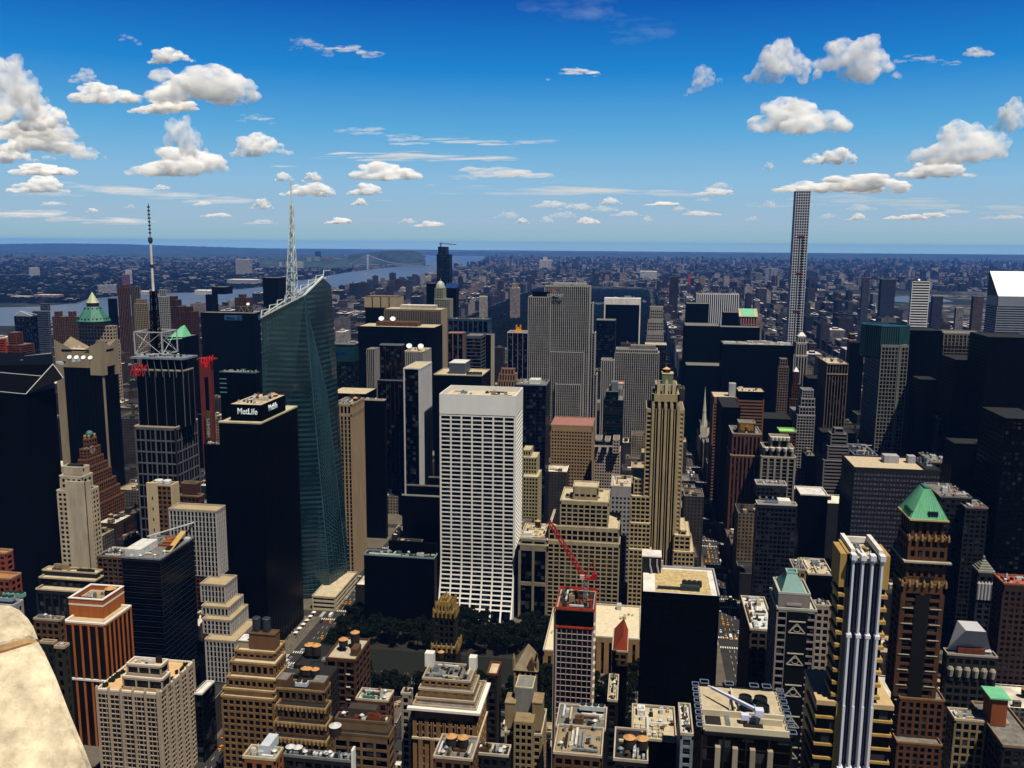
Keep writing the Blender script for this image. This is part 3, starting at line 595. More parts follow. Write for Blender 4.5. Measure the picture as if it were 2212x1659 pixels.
# --- Salmon tower
SAL = mat((.46, .4, .28), .85, .15, .2)
gg = G_(4.9, 3.7, 1.4, 1.2, .5, 3)
r, t = bld('office_tower', 'broad gothic limestone tower with many windows and an arcaded penthouse behind the red crane', [T(1238, 1292, 1053, 712, dep=18), T(1210, 1315, 1084, 706, dep=40), T(1185, 1338, 1140, 704, dep=45), T(1182, 1339, 1172, 702, dep=50), ], SAL, [G_(4.4, 16, 1.9, 3, .5, 6), gg, gg, gg], roof=ROOFT, cop=CREAM, short='the gothic limestone tower', minarea=4); clutter(r, rect(t[1]), t[1][5], 4, 5, .15)
r, t = bld('office_tower', 'light grey slab with small square windows between the two cream towers', [T(1319, 1365, 1052, 800, dep=40)], mat((.42, .42, .43), .85, .1), G_(3.9, 4.4, 2.1, 2.5, .4, 10), roof=ROOFT, cop=LGREY, short='the light grey small-windowed slab', minarea=3); clutter(r, rect(t[0]), t[0][5], 6, 8, .3)
# --- Aeolian
r, t = bld('office_building', 'grey stone building with tall dark arched bays right of the white curved slab', [T(1122, 1182, 1165, 702, dep=40), T(1120, 1184, 1178, 699, dep=46)], mat((.34, .31, .25), .85, .2), [V_(10, 2, .8, 2), ('G', 9.6, 40, 2.6, 4, 1, 5)], roof=ROOFT, cop=CREAM, short='the grey arched-bay building', minarea=4); clutter(r, rect(t[0]), t[0][5], 8, 16, .3, [CREAM, ROOFW, ROOFT, BROWN])
tank(r, t[0][0] + 12, t[0][2] + 30, t[0][5], 2.4, 4)
# --- Grace: white slab with sweeping base
GRW = mat((.8, .79, .76), .7, .05, .1)
t0 = T(949, 1114, 856, 705, 1130); x0, x1, y0, y1, _, z = t0
root = thing('skyscraper', 'white travertine slab with wide black window strips and a base that sweeps outward', 'skyscraper', ((x0 + x1) / 2, (y0 + y1) / 2, 0))
def gy(zz): return y0 - 17 * max(0, 1 - zz / 52.0) ** 2.1
mb = MB(); c2 = MB(); nb = 7; fl = 3.66; zt = z - 17
levels = [0, 9] + [9 + (zt - 9) * i / round((zt - 9) / fl) for i in range(1, round((zt - 9) / fl) + 1)]
pw = 1.35; W_ = x1 - x0
for i in range(nb + 1):
    a = x0 + (W_ - pw) * i / nb
    for j in range(len(levels) - 1):
        za, zb = levels[j], levels[j + 1]; ya, yb = gy(za), gy(zb); n = len(mb.v)
        mb.v += [(a, ya, za), (a + pw, ya, za), (a + pw, y0 + 3, za), (a, y0 + 3, za), (a, yb, zb), (a + pw, yb, zb), (a + pw, y0 + 3, zb), (a, y0 + 3, zb)]
        for q in ((0, 1, 5, 4), (1, 2, 6, 5), (3, 0, 4, 7)): mb.f.append(tuple(n + k for k in q)); mb.m.append(0)
sp = 1.0
for j in range(1, len(levels)):
    za = levels[j] - sp * .5; zb = za + sp; ya, yb = gy(za) + .1, gy(zb) + .1; n = len(mb.v)
    mb.v += [(x0 + .02, ya, za), (x1 - .02, ya, za), (x1 - .02, y0 + 3, za), (x0 + .02, y0 + 3, za), (x0 + .02, yb, zb), (x1 - .02, yb, zb), (x1 - .02, y0 + 3, zb), (x0 + .02, y0 + 3, zb)]
    for q in ((0, 3, 2, 1), (4, 5, 6, 7), (0, 1, 5, 4), (1, 2, 6, 5), (3, 0, 4, 7)): mb.f.append(tuple(n + k for k in q)); mb.m.append(0)
mb.box(x0, y0, zt + 1.2, x1, y0 + 1, z + 1.2); mb.box(x0, y0 + 1, zt + 1.2, x0 + 1, y1, z + 1.2); mb.box(x1 - 1, y0 + 1, zt + 1.2, x1, y1, z + 1.2); mb.box(x0 + 1, y1 - 1, zt, x1 - 1, y1, z + 1.2)
facade(mb, 'E', (x0, x1, y0 + .1, y1), 0, zt + 1, ('G', 8, fl, .9, sp, 1.2, .5)); facade(mb, 'W', (x0, x1, y0 + .1, y1), 0, zt + 1, ('G', 8, fl, .9, sp, 1.2, .5))
for j in range(len(levels) - 1):
    za, zb = levels[j], levels[j + 1]; ya, yb = gy(za) + .6, gy(zb) + .6
    c2.quad((x0 + .5, ya, za), (x1 - .5, ya, za), (x1 - .5, yb, zb), (x0 + .5, yb, zb))
    for X in (x0 + .5, x1 - .5): c2.quad((X, ya, za), (X, y0 + 4, za), (X, y0 + 4, zb), (X, yb, zb))
c2.box(x0 + 1.2, y0 + 1.6, 0, x1 - 1.2, y1 - 1.2, zt + 2)
mb.build('wall', GRW, root); c2.build('glazing', GLASS, root)
k = 0; rest = MB()
for j in range(len(levels) - 2, -1, -1):
    za, zb = levels[j] + (sp * .5 if j else 0), levels[j + 1] - sp * .5
    for i in range(nb):
        a = x0 + (W_ - pw) * i / nb + pw; b = a + (W_ - pw) / nb - pw; m1 = MB() if k < 100 else rest
        m1.quad((a, gy(za) + .45, za), (b, gy(za) + .45, za), (b, gy(zb) + .45, zb), (a, gy(zb) + .45, zb))
        if k < 100: m1.build('window', GLASS, root)
        k += 1
rest.build('window', GLASS, root)['kind'] = 'stuff'
mb = MB(); mb.box(x0 + 1.1, y0 + 1.1, z - 3.4, x1 - 1.1, y1 - 1.1, z - 3); mb.build('roof', mat((.66, .6, .47), .9, .2, .15, streak=False), root)
clutter(root, (x0 + 4, x0 + 26, y0 + 6, y1 - 4), z - 3, 3, 6, .35, [COPPER, CREAM, METAL]); clutter(root, (x0 + 32, x1 - 4, y0 + 5, y1 - 6), z - 3, 44, 8, .22, [CREAM, BROWN, ROOFD, TAN])
HERO.append((proj((x0 + x1) / 2, y0, z), [[x0, x1, y0, y1, 0, z]], 'the white curved slab', root))
# --- Bank of America: faceted glass
root = thing('skyscraper', 'faceted teal glass skyscraper with a slanting crystal top and a white lattice spire', 'skyscraper', atZ(660, 1290))
BG = bpy.data.materials.new('curtain_glass'); BG.use_nodes = True; nt2 = BG.node_tree; p2 = nt2.nodes['Principled BSDF']; p2.inputs['Roughness'].default_value = .18; p2.inputs['Specular IOR Level'].default_value = .6
ge = nt2.nodes.new('ShaderNodeNewGeometry'); sx = nt2.nodes.new('ShaderNodeSeparateXYZ'); nt2.links.new(ge.outputs['Position'], sx.inputs[0])
mz = nt2.nodes.new('ShaderNodeMath'); mz.operation = 'MULTIPLY'; mz.inputs[1].default_value = 1 / 4.4; nt2.links.new(sx.outputs[2], mz.inputs[0])
fr_ = nt2.nodes.new('ShaderNodeMath'); fr_.operation = 'FRACT'; nt2.links.new(mz.outputs[0], fr_.inputs[0])
gt = nt2.nodes.new('ShaderNodeMath'); gt.operation = 'GREATER_THAN'; gt.inputs[1].default_value = .52; nt2.links.new(fr_.outputs[0], gt.inputs[0])
nz_ = nt2.nodes.new('ShaderNodeTexNoise'); nz_.inputs['Scale'].default_value = .05; nz_.inputs['Detail'].default_value = 8; nt2.links.new(ge.outputs['Position'], nz_.inputs[0])
rp = nt2.nodes.new('ShaderNodeValToRGB'); rp.color_ramp.elements[0].color = (.003, .013, .019, 1); rp.color_ramp.elements[1].color = (.017, .052, .064, 1); rp.color_ramp.elements[0].position = .35; rp.color_ramp.elements[1].position = .7
nt2.links.new(nz_.outputs[0], rp.inputs[0]); mx = nt2.nodes.new('ShaderNodeMix'); mx.data_type = 'RGBA'; mx.inputs[6].default_value = (.004, .012, .016, 1)
nt2.links.new(gt.outputs[0], mx.inputs[0]); nt2.links.new(rp.outputs[0], mx.inputs[7]); nt2.links.new(mx.outputs[2], p2.inputs['Base Color'])
YB = 700
def wp(px, py, Y): return atY(px, py, Y)
# top ridge points
A = wp(564, 686, YB); B = wp(657, 640, YB - 2); Cc = wp(698, 600, YB + 28)       # slanted top
a = Vector((A.x - 3, YB, 0)); b = atZ(714, 1290); c = atZ(752, 1262); b.z = c.z = 0
Bk = Vector((A.x + 2, YB + 45, A.z)); bk = Vector((A.x - 2, YB + 50, 0)); Ck = Vector((Cc.x, YB + 48, Cc.z - 8)); ck = Vector((c.x, YB + 55, 0))
mid = wp(706, 850, YB + 26)
verts = [A, B, Cc, Bk, Ck, a, b, c, bk, ck, mid]; mb = MB(); mb.v = [tuple(v) for v in verts]
fs = [(5, 6, 1, 0), (6, 10, 1), (6, 7, 10), (1, 10, 2), (7, 9, 4, 2, 10), (8, 5, 0, 3), (9, 8, 3, 4), (0, 1, 3), (1, 2, 4, 3)]
mb.f = fs; mb.m = [0] * len(fs); mb.build('curtain_wall', BG, root)
mb = MB()          # mullion fins and floor ledges that catch the light, following the facets
def lerp(p, q, t): return p + (q - p) * t
TL = TEALG
for (p0, p1, q0, q1, n) in ((a, b, A, B, 60), (b, c, B, mid, 60)):
    for i in range(1, n):
        t_ = i / n; u0, u1 = lerp(p0, q0, t_), lerp(p1, q1, t_); nn = (u1 - u0).cross(Vector((0, 0, 1))).normalized(); mb.bar(u0 + nn * .15, u1 + nn * .15, .38)
mb.build('floor_ledge', mat((.1, .19, .22), .4, .5, .06), root)
mb = MB()
for (p0, p1, q0, q1, n) in ((a, b, A, B, 14), (b, c, B, mid, 7)):
    for i in range(n + 1):
        t_ = i / n; u0, u1 = lerp(p0, p1, t_), lerp(q0, q1, t_); nn = (p1 - p0).cross(Vector((0, 0, 1))).normalized(); mb.bar(u0 + nn * .2, u1 + nn * .2, .18)
u0, u1 = b, B; mb.bar(u0, u1, .6); mb.bar(B, mid, .4); mb.bar(mid, c, .5); mb.build('mullion', mat((.12, .22, .25), .4, .3), root)
mb = MB(); mb.bar(A + Vector((0, -1, 0)), B + Vector((0, -1, 1)), .9); mb.bar(B + Vector((0, 0, 1)), Cc + Vector((0, 0, 1)), .9)
A2 = A + Vector((0, 24, 2)); 
for s in range(9):
    t_ = s / 8; u = lerp(A, Cc, t_) + Vector((0, 2, 6)); d = lerp(A, B, min(1, t_ * 1.3)); mb.bar(u, u + Vector((0, 16, 0)), .45); mb.bar(u, lerp(A, Cc, t_), .4)
mb.bar(A + Vector((2, 2, 3)), Cc + Vector((-1, 0, 1)), .7); mb.bar(A + Vector((2, 18, 4)), Cc + Vector((-1, 16, 1)), .6); mb.build('roof_frame', mat((.7, .74, .72), .6, .05), root)
mb = MB(); sb = wp(631, 660, YB + 14); stp = wp(628, 392, YB + 14); m1 = wp(629.5, 440, YB + 14); sb.z = B.z - 14
lattice(mb, sb, m1, 8.5, 2.2, 16, .28); mb.bar(sb, m1, .9); mb.bar(m1, stp, .75); mb.build('spire', mat((.72, .78, .76), .5, .05), root)
HERO.append((proj(*B), [[A.x, c.x, YB, YB + 50, 0, B.z]], 'the faceted glass skyscraper', root))
r, t = bld('podium_building', 'cream stone podium at the foot of the faceted glass skyscraper beside the avenue', [T(674, 724, 1290, 690, dep=60, z0=0)], CREAM, H_(4, 1.8, 1, .4, 1), roof=ROOFT, cat='building', cop=CREAM, short='the glass skyscraper podium', win=False)
# --- MetLife-sign building
r, t = bld('skyscraper', 'large black office tower with a lettered sign box and a pale terrace above sixth avenue', [T(497, 564, 873, 604, 616), T(472, 563, 912, 600, 649)], BLACK, [P_, V_(3.2, .4, .22, 1)], roof=ROOFT, short='the black lettered-sign tower', win=False, cop=None)
x0, x1, y0, y1, z0_, z = t[0]; q = atY(514, 893, y0); sign('MetLife', 6.3, (q.x, y0 - .5, z - 7.5), 'S', mat((.85, .92, .95), .5, 0), r, 15.5)
sign('MetLife', 6.3, (x1 + .5, y0 + 12, z - 7), 'E', mat((.85, .92, .95), .5, 0), r, 15.5)
mb = MB(); mb.box(t[1][0], t[1][2] - .2, t[1][5] - 1, t[1][1] + .2, t[1][2] + 3.4, t[1][5] + .2); mb.box(t[1][1] - 9, t[1][2] + 3.4, t[1][5] - 1, t[1][1] + .2, t[1][3], t[1][5] + .2); mb.build('terrace', mat((.6, .55, .42), .9, .1), r)
clutter(r, (x0 + 1, x1 - 1, y0 + 1, y1 - 1), z, 77, 22, .16, [CREAM, ROOFW, BROWN, ROOFD, STEEL]); tank(r, x1 - 6, y1 - 8, z, 3, 1, legs=.2)
# --- tan ribbed tower right of BoA
r, t = bld('skyscraper', 'tan ribbed tower standing against the right side of the faceted glass skyscraper', [T(717, 759, 873, 765, 787), T(717, 759, 895, 765, 787)], mat((.44, .36, .25), .85, .12), [G_(3.8, 11, 1.5, 1, .8, 2), V_(3.8, 1.3, .9, 2, .5, 4)], short='the tan ribbed tower', roof=ROOFG, win=False); clutter(r, rect(t[0]), t[0][5], 19, 8, .25); tank(r, t[0][0] + 16, t[0][2] + 20, t[0][5], 2.4, 2, legs=.5)
# --- Conde Nast
CN = mat((.2, .2, .22), .7, .15)
r, t = bld('skyscraper', 'dark tower with white corner lines, red lettered signs and a black and white antenna mast', [T(293, 395, 800, 702, 418), T(290, 379, 923, 695, 427)], CN, [V_(9, .35, .3, 1), G_(9.3, 10.5, 1.6, 1.6, .7, 2.5)], short='the antenna mast tower', gl=BGLASS, cop=CREAM, win=True, minarea=8)
x0, x1, y0, y1, _, z = t[1]; mb = MB(); facade(mb, 'S', (x0, x1, y0 + .2, y1), 0, z, V_(4.65, .7, .7, 2)); facade(mb, 'E', (x0, x1 - .2, y0, y1), 0, z, V_(4.65, .7, .7, 2)); mb.build('mullion', mat((.16, .16, .19), .7, .1), r)
x0, x1, y0, y1, _, z = t[0]; cx, cy = atY(338, 750, y0 + 28).x, y0 + 28
mb = MB(); mb.box(x0 - 3, y0 - 3, z + 10, x1 + 3, y1 + 3, z + 11.5)
for i in range(8):
    xx = x0 + (x1 - x0) * i / 7; mb.bar((xx, y0 - 2.5, z + 10), (xx, y0 + .5, z - 6), .35)
mb.build('roof_rim', METAL, r)
mb = MB(); mb.box(x0 + 4, y0 + 4, z - .5, x1 - 4, y1 - 4, z + 10); mb.build('penthouse', BLACK, r)
clutter(r, (x0, x1, y0, y1), z + 11.5, 55, 18, .12, [METAL, STEEL, ROOFW, ROOFD])
mb = MB(); zb = z + 11.5; h = 20; w_ = 13
P4 = [(cx - w_, cy - w_), (cx + w_, cy - w_), (cx + w_, cy + w_), (cx - w_, cy + w_)]
for i in range(4):
    p, q = P4[i], P4[(i + 1) % 4]; mb.bar((*p, zb), (*p, zb + h), .6); mb.bar((*p, zb + h), (*q, zb + h), .6); mb.bar((*p, zb), (*q, zb), .45); mb.bar((*p, zb), (*q, zb + h), .28); mb.bar((*q, zb), (*p, zb + h), .28)
mb.build('mast_cage', mat((.55, .57, .6), .6, .1), r)
top = atY(322, 440, cy); zt = top.z; mb = MB(); z1 = zt - 78; lattice(mb, (cx, cy, zb), (cx, cy, z1), 7, 4, 16, .6); mb.bar((cx, cy, zb), (cx, cy, z1), 1.7); mb.box(cx - 2.6, cy - 2.6, z1, cx + 2.6, cy + 2.6, z1 + 1.5); mb.build('mast', BLACK, r)
mb = MB(); mb.lathe(cx, cy, [(1.2, z1 + 1.5), (1.1, z1 + 22)], 10); mb.lathe(cx, cy, [(1.1, z1 + 25), (1.0, z1 + 44)], 10); mb.build('mast_tube', WHITE, r)
mb = MB(); mb.lathe(cx, cy, [(1.25, z1 + 22), (1.25, z1 + 25)], 10); mb.lathe(cx, cy, [(1.2, z1 + 44), (1.9, z1 + 45), (1.9, z1 + 48), (1.2, z1 + 49)], 10); mb.bar((cx, cy, z1 + 49), (cx, cy, zt), .35); 
for i in range(8): mb.box(cx - .8, cy - .8, z1 + 52 + i * 3.2, cx + .8, cy + .8, z1 + 53.4 + i * 3.2)
mb.build('mast_tip', mat((.08, .08, .1), .6, 0), r)
RS = mat((.7, .03, .02), .5, 0)
sign('H&M', 15, (atY(285, 800, y0).x, y0 - 3.4, z - 5), 'S', RS, r, 13, slant=.3); sign('H&M', 15, (x1 + 3.4, y0 + 24, z - 2), 'E', RS, r, 22, slant=.3)
# --- red tower with lettering
r, t = bld('skyscraper', 'dark tower flanked by rust red stone pillars with a vertical lettered sign', [T(431, 452, 776, 1000, 458)], BLACK, V_(5, .4, .3, 1), short='the rust red pillar tower', win=False)
x0, x1, y0, y1, _, z = t[0]; mb = MB(); RR = mat((.26, .06, .04), .8, .15); mb.box(x0 - .5, y0 - 1, 0, x0 + 5, y0 + 6, z); mb.box(x1 - 2, y0 - 1, 0, x1 + .8, y0 + 4, z); mb.box(x0 + 5, y0 - .6, z - 22, x1 - 2, y0 + 4, z - 1); mb.box(x1 - .5, y1 - 4, 0, x1 + .8, y1, z); mb.box(x0 - 4, y0 - 1, z - 1, x1 + 5, y0 + 12, z + .8); mb.build('pillar', RR, r)
p = atY(456, 880, y0 - 8); o = sign("HERSHEY'S", 5.0, (0, 0, 0), 'S', mat((.55, .52, .5), .6, 0), r, 30); bpy.data.objects.remove(o)
me = text_mesh("HERSHEY'S", 5, .3); me.materials.append(mat((.55, .5, .48), .6, 0)); o = link('sign', me, r); o.rotation_euler = (R(90), R(-90), 0); q = atY(454, 945, y0 - 6); o.location = (q.x, q.y, q.z)
mb = MB(); mb.box(q.x - 5.5, q.y + .5, q.z - 3, q.x + 1.5, q.y + 3, q.z + 33); mb.build('sign_board', BROWN, r)
# --- One Astor
CON = mat((.42, .36, .27), .85, .15, .1)
r, t = bld('skyscraper', 'black tower with tan concrete corner fins and flaring points above its roof', [T(121, 220, 755, 880, 252)], BLACK, V_(5.5, .45, .3, 1), short='the flaring concrete-cornered tower', win=False, roof=ROOFT)
x0, x1, y0, y1, _, z = t[0]; mb = MB()
mb.box(x0 - .5, y0 - 2, 0, x0 + 7.5, y0 + 6, z); mb.box(x1 - .8, y0 - 1.2, 0, x1 + .6, y0 + 1, z - 18); mb.box(x1 - .8, y1 - 6, z - 30, x1 + 1, y1 + 1, z)
mb.box(x0 + 7.5, y0 - 1, z - 20, x1 - 14, y0 + 4, z - 2); mb.box(x1 - 14, y0 - 2.2, z - 28, x1 + 1.8, y0 + 5, z); mb.box(x1 - 4, y0 + 5, z - 19, x1 + .8, y1, z - 2)
for (ax, ay, dx, dy) in ((x0 - .5, y0 - 2, 1, 1), (x1 + 1.8, y0 - 2.2, -1, 1), (x1 + 1, y1 + 1, -1, -1), (x0 - .5, y1, 1, -1)):
    n = len(mb.v); L = 22; mb.v += [(ax, ay, z), (ax, ay, z + 11), (ax + dx * L, ay, z), (ax, ay + dy * L, z), (ax + dx * 5, ay + dy * 5, z)]; mb.f += [(n, n + 2, n + 1), (n, n + 1, n + 3), (n + 1, n + 2, n + 4), (n + 1, n + 4, n + 3), (n, n + 3, n + 4, n + 2)]; mb.m += [0] * 5
mb.build('concrete_fin', CON, r); clutter(r, (x0 + 6, x1 - 8, y0 + 10, y1 - 6), z, 61, 12, .15, [ROOFW, CREAM, WHITE])
for i in range(3): dish(r, x0 + 38 + i * 7, y0 + 22, z, 1.3)
# --- Worldwide Plaza
r, t = bld('skyscraper', 'cream tower with a green copper pyramid roof tipped by a glass cone on the left', [T(168, 243, 703, 1290, 253), T(168, 246, 735, 1287, 259)], mat((.5, .42, .34), .85, .1), G_(5.2, 5.2, 2.3, 2.4, .5, 2), short='the copper pyramid tower', win=False)
p = atY(206, 694, 1300); cx = p.x; cy = 1290 + (t[0][3] - t[0][2]) / 2; z = t[0][5]; k = 1290 / 1888
def octa(rr): return [(cx + rr * math.cos(R(22.5 + 45 * i)), cy + rr * math.sin(R(22.5 + 45 * i))) for i in range(8)]
mb = MB(); mb.prism(octa(25), z - 1, z + 7); mb.build('drum', DARK, r)
mb = MB(); mb.prism(octa(26), z + 7, z + 30, 0, octa(11)); 
mb.build('copper_roof', COPPER, r); mb = MB()
for row, (rr, zz) in enumerate(((23.3, z + 10.5), (12.8, z + 26.5))):
    for i in range(24 if row == 0 else 12):
        a = 2 * math.pi * i / (24 if row == 0 else 12); rr2 = rr * .945
        mb.box(cx + rr2 * math.cos(a) - 1, cy + rr2 * math.sin(a) - 1, zz - 1, cx + rr2 * math.cos(a) + 1, cy + rr2 * math.sin(a) + 1, zz + 1.6)
mb.build('dormer', DARK, r); mb = MB(); mb.prism(octa(9.5), z + 30, z + 36); mb.build('lantern', DARK, r); mb = MB(); mb.prism(octa(10), z + 36, z + 53, 0, octa(.4)); mb.build('tip', mat((.55, .58, .42), .4, .1), r)
# --- Allianz etc.
r, t = bld('skyscraper', 'broad black tower with a pale lettered sign panel near its roofline', [T(433, 548, 676, 1300, 562)], BLACK, V_(5, .4, .25, 1), short='the black tower with blue sign', win=False)
x0, x1, y0, y1, _, z = t[0]; a = atY(485, 680, y0).x; b = atY(522, 680, y0).x; mb = MB(); mb.box(a, y0 - .8, z - 11.5, b, y0 - .3, z - 3.5); mb.box(x1 + .3, y0 + 15, z - 11.5, x1 + .8, y0 + 38, z - 3.5); o = mb.build('sign_board', mat((.1, .2, .36), .5, .1), r)
sign('Allianz', 6, (a + 2.5, y0 - 1, z - 9.6), 'S', mat((.01, .02, .1), .5, 0), o, 15); 
mb = MB(); c = (b - 4.6, z - 7.5); 
for i in range(20):
    a0, a1 = 2 * math.pi * i / 20, 2 * math.pi * (i + 1) / 20; mb.bar((c[0] + 2.8 * math.cos(a0), y0 - 1, c[1] + 2.8 * math.sin(a0)), (c[0] + 2.8 * math.cos(a1), y0 - 1, c[1] + 2.8 * math.sin(a1)), .3)
for dx in (-.9, 0, .9): mb.bar((c[0] + dx, y0 - 1, c[1] - 1.3), (c[0] + dx, y0 - 1, c[1] + 1.3), .25)
mb.build('emblem', mat((.01, .02, .1), .5, 0), o)
mb = MB()
for i in range(6): u = x0 + 62 + i * 10; mb.bar((u, y0 + 3, z), (u + 5, y0 + 3, z + 10), .4); mb.bar((u + 5, y0 + 3, z + 10), (u + 10, y0 + 3, z), .4)
mb.bar((x0 + 60, y0 + 3, z + 10), (x1 + 12, y0 + 3, z + 12), .5); mb.build('roof_truss', METAL, r); dish(r, x0 + 72, y0 + 18, z + 10, 2.6)
bld('residential_tower', 'flat-topped plain black tower standing against the river left of the spire', [T(567, 600, 600, 1700, dep=40)], BLACK, V_(5, .4, .25, 1), short='the plain black riverside slab', win=False)
bld('residential_tower', 'black tower with a notched crown standing against the river', [T(457, 485, 620, 1900, dep=40), T(443.6, 457, 636, 1890, dep=30)], BLACK, V_(5, .4, .25, 1), short='the notched black riverside tower', win=False)
bld('residential_tower', 'brown brick tower with a red brick penthouse below the river', [T(515, 526, 636, 1800, dep=15), T(506.6, 533.5, 643, 1800, dep=30)], BROWN, G_(4, 3.2, 1.6, 1.2, .3, 1), short='the red-penthouse brown tower', win=False)
bld('residential_tower', 'brown striped residential tower with a taller red core left of the mast', [T(258, 268, 615, 1800, dep=20), T(253, 276, 621, 1795, 280)], BROWN, V_(4, 1.8, .5, 1), short='the brown striped riverside tower', win=False)
bld('residential_tower', 'grey brown striped tower just left of the antenna mast', [T(281, 301, 619, 1850, 303)], mat((.22, .19, .17), .9, .2), V_(4, 1.8, .5, 1), short='the grey brown striped tower', win=False)
bld('residential_tower', 'tan apartment tower with dense window grid and a dark top behind the mast cage', [T(293, 315, 646, 1500, 318), T(289.5, 319, 655, 1498, 321)], mat((.4, .34, .24), .85, .1), G_(3.4, 3.4, 1.2, 1.2, .3, 2), short='the tan windowed apartment tower', win=False)
bld('residential_tower', 'white framed apartment tower just right of the antenna mast', [T(344, 358, 625, 1600, 360), T(339, 363, 640, 1598, 366)], mat((.5, .5, .48), .85, .1), G_(4, 3.6, 1, 1.1, .3, 2), short='the white framed apartment tower', win=False)
bld('residential_tower', 'stepped brown brick tower right of the white framed apartment tower', [T(366, 376, 640, 1650, dep=15), T(361, 381, 648, 1648, dep=20), T(357, 387, 662, 1645, dep=28)], BRICKD, G_(4, 3.4, 1.6, 1.4, .3, 1), short='the stepped brown brick tower', win=False)
bld('residential_tower', 'dark apartment block with a bright red brick penthouse', [T(397, 408, 663, 1500, dep=15), T(389.5, 413, 674, 1498, dep=28)], BRICKD, G_(4, 3.4, 1.6, 1.4, .3, 1), roof=BRICK, short='the red brick penthouse block', win=False)
bld('residential_tower', 'black slab tower right of the copper pyramid', [T(232.5, 250, 645, 1750, 253)], BLACK, V_(4, .5, .3, 1), short='the black slab by the copper pyramid', win=False)
bld('residential_tower', 'brown brick apartment slab with an orange rooftop house, left of a matching one', [T(117, 127, 673, 1650, dep=12), T(112, 138, 684, 1648, dep=30)], BROWN, G_(4, 3.2, 1.8, 1.4, .3, 1), short='the left brown apartment slab', win=False)
bld('residential_tower', 'brown brick apartment slab with an orange rooftop house, nearest the copper pyramid', [T(147, 157, 673, 1620, dep=12), T(140, 165, 684, 1618, dep=30)], BROWN, G_(4, 3.2, 1.8, 1.4, .3, 1), short='the right brown apartment slab', win=False)
r, t = bld('office_tower', 'black building carrying a large sloping green copper roof behind the mast cage', [T(352, 398, 728, 1150, dep=40)], BLACK, V_(5, .4, .25, 1), short='the sloping copper-roofed building', win=False)
x0, x1, y0, y1, _, z = t[0]; mb = MB(); n = 0; p = [(x0 + 6, y0 - 1, z - 4), (x1 - 3, y0 - 1, z - 2), (x1 - 13, y0 + 26, z + 15), (x0 + 13, y0 + 26, z + 12), (x0 + 6, y0 + 30, z - 4), (x1 - 3, y0 + 30, z - 4)]; mb.v += p; mb.f += [(0, 1, 2, 3), (0, 3, 4), (1, 5, 2), (3, 2, 5, 4)]; mb.m += [0] * 4; mb.build('copper_roof', COPPERL, r)
# left edge group
bld('residential_tower', 'red sunlit brick tower at the left edge of the view', [T(-10, 11, 732, 1100, 14)], mat((.5, .1, .04), .9, .1), H_(3.4, 1.4, 1, .3), short='the red brick tower at the left edge', win=False)
r, t = bld('office_tower', 'dark blue glass building with a white truss along its roof', [T(30, 66, 683, 1500, 80)], mat((.02, .03, .12), .4, .1), V_(5, .4, .3, 1), GBLUE, short='the white-trussed blue building', win=False)
x0, x1, y0, y1, _, z = t[0]; mb = MB(); mb.bar((x0, y0, z), (x0 + 14, y0, z + 10), .7); mb.bar((x0 + 14, y0, z + 10), (x1 + 2, y0, z + 1), .7); mb.bar((x0 + 14, y0, z + 10), (x1, y1, z + 2), .5); mb.build('roof_truss', WHITE, r)
bld('office_tower', 'dark tower with pale horizontal floor bands left of the copper pyramid', [T(86, 104, 655, 1700, 108), T(70, 104, 672, 1690, 108)], mat((.22, .24, .3), .7, .1), H_(4, 1.1, .6, .3), short='the pale banded dark tower', win=False)
bld('residential_tower', 'red brick low tower with orange vent house near the left edge', [T(16, 34, 718, 1180, dep=15), T(5, 44, 745, 1178, dep=30)], BRICK, H_(3, 1.2, 1, .3), short='the orange vent block', win=False)
# black prism with white outlines at the far left
p1 = atY(0, 788, 650); zt = p1.z; x1 = atY(115, 786, 655).x; xm = atY(49, 810, 620).x
root = thing('skyscraper', 'black glass prism tower at the left edge traced by thin white edge lines', 'skyscraper', ((x1 + atY(-160, 790, 640).x) / 2, 680, 0))
xw = atY(-160, 790, 640).x; pts_t = [(xw, 632), (xm, 632), (x1, 662), (x1, 720), (xw, 720)]
lo = atY(49, 850, 625); 
mb = MB(); xb = atY(113, 786, 720).x; mb.prism([(xw, 622), (xm, 622), (x1, 655), (xb, 720), (xw, 720)], 0, lo.z); 
n = len(mb.v); q = [(xw, 622, lo.z + 6), (xm, 622, lo.z), (x1, 655, zt + 1), (xb, 720, zt + 1), (xw, 720, zt), (xw, 648, zt - 3), (xm + 12, 652, zt - 10)]
mb.v += q; mb.f += [(n + 1, n + 2, n + 6), (n, n + 1, n + 6, n + 5), (n + 6, n + 2, n + 3, n + 4, n + 5)]; mb.m += [0] * 3; mb.build('curtain_wall', mat((.008, .009, .012), .7, .2, .1, .05), root)
mb = MB()
for a, b in ((0, 1), (1, 2), (5, 6), (6, 2), (5, 3)): mb.bar(Vector(q[a]) + Vector((0, -.3, .3)), Vector(q[b]) + Vector((0, -.3, .3)), .28)
mb.build('edge_trim', mat((.7, .72, .75), .5, 0), root); clutter(root, (xm - 50, xm + 5, 660, 700), zt - 2, 71, 12, .15, [METAL, STEEL, ROOFD])
for i in range(4): dish(root, xm - 8 + i * 6.5, 690, zt, 1.9)
HERO.append((proj(xm, 632, zt), [[xw, x1, 622, 700, 0, zt]], 'the black glass prism', root))
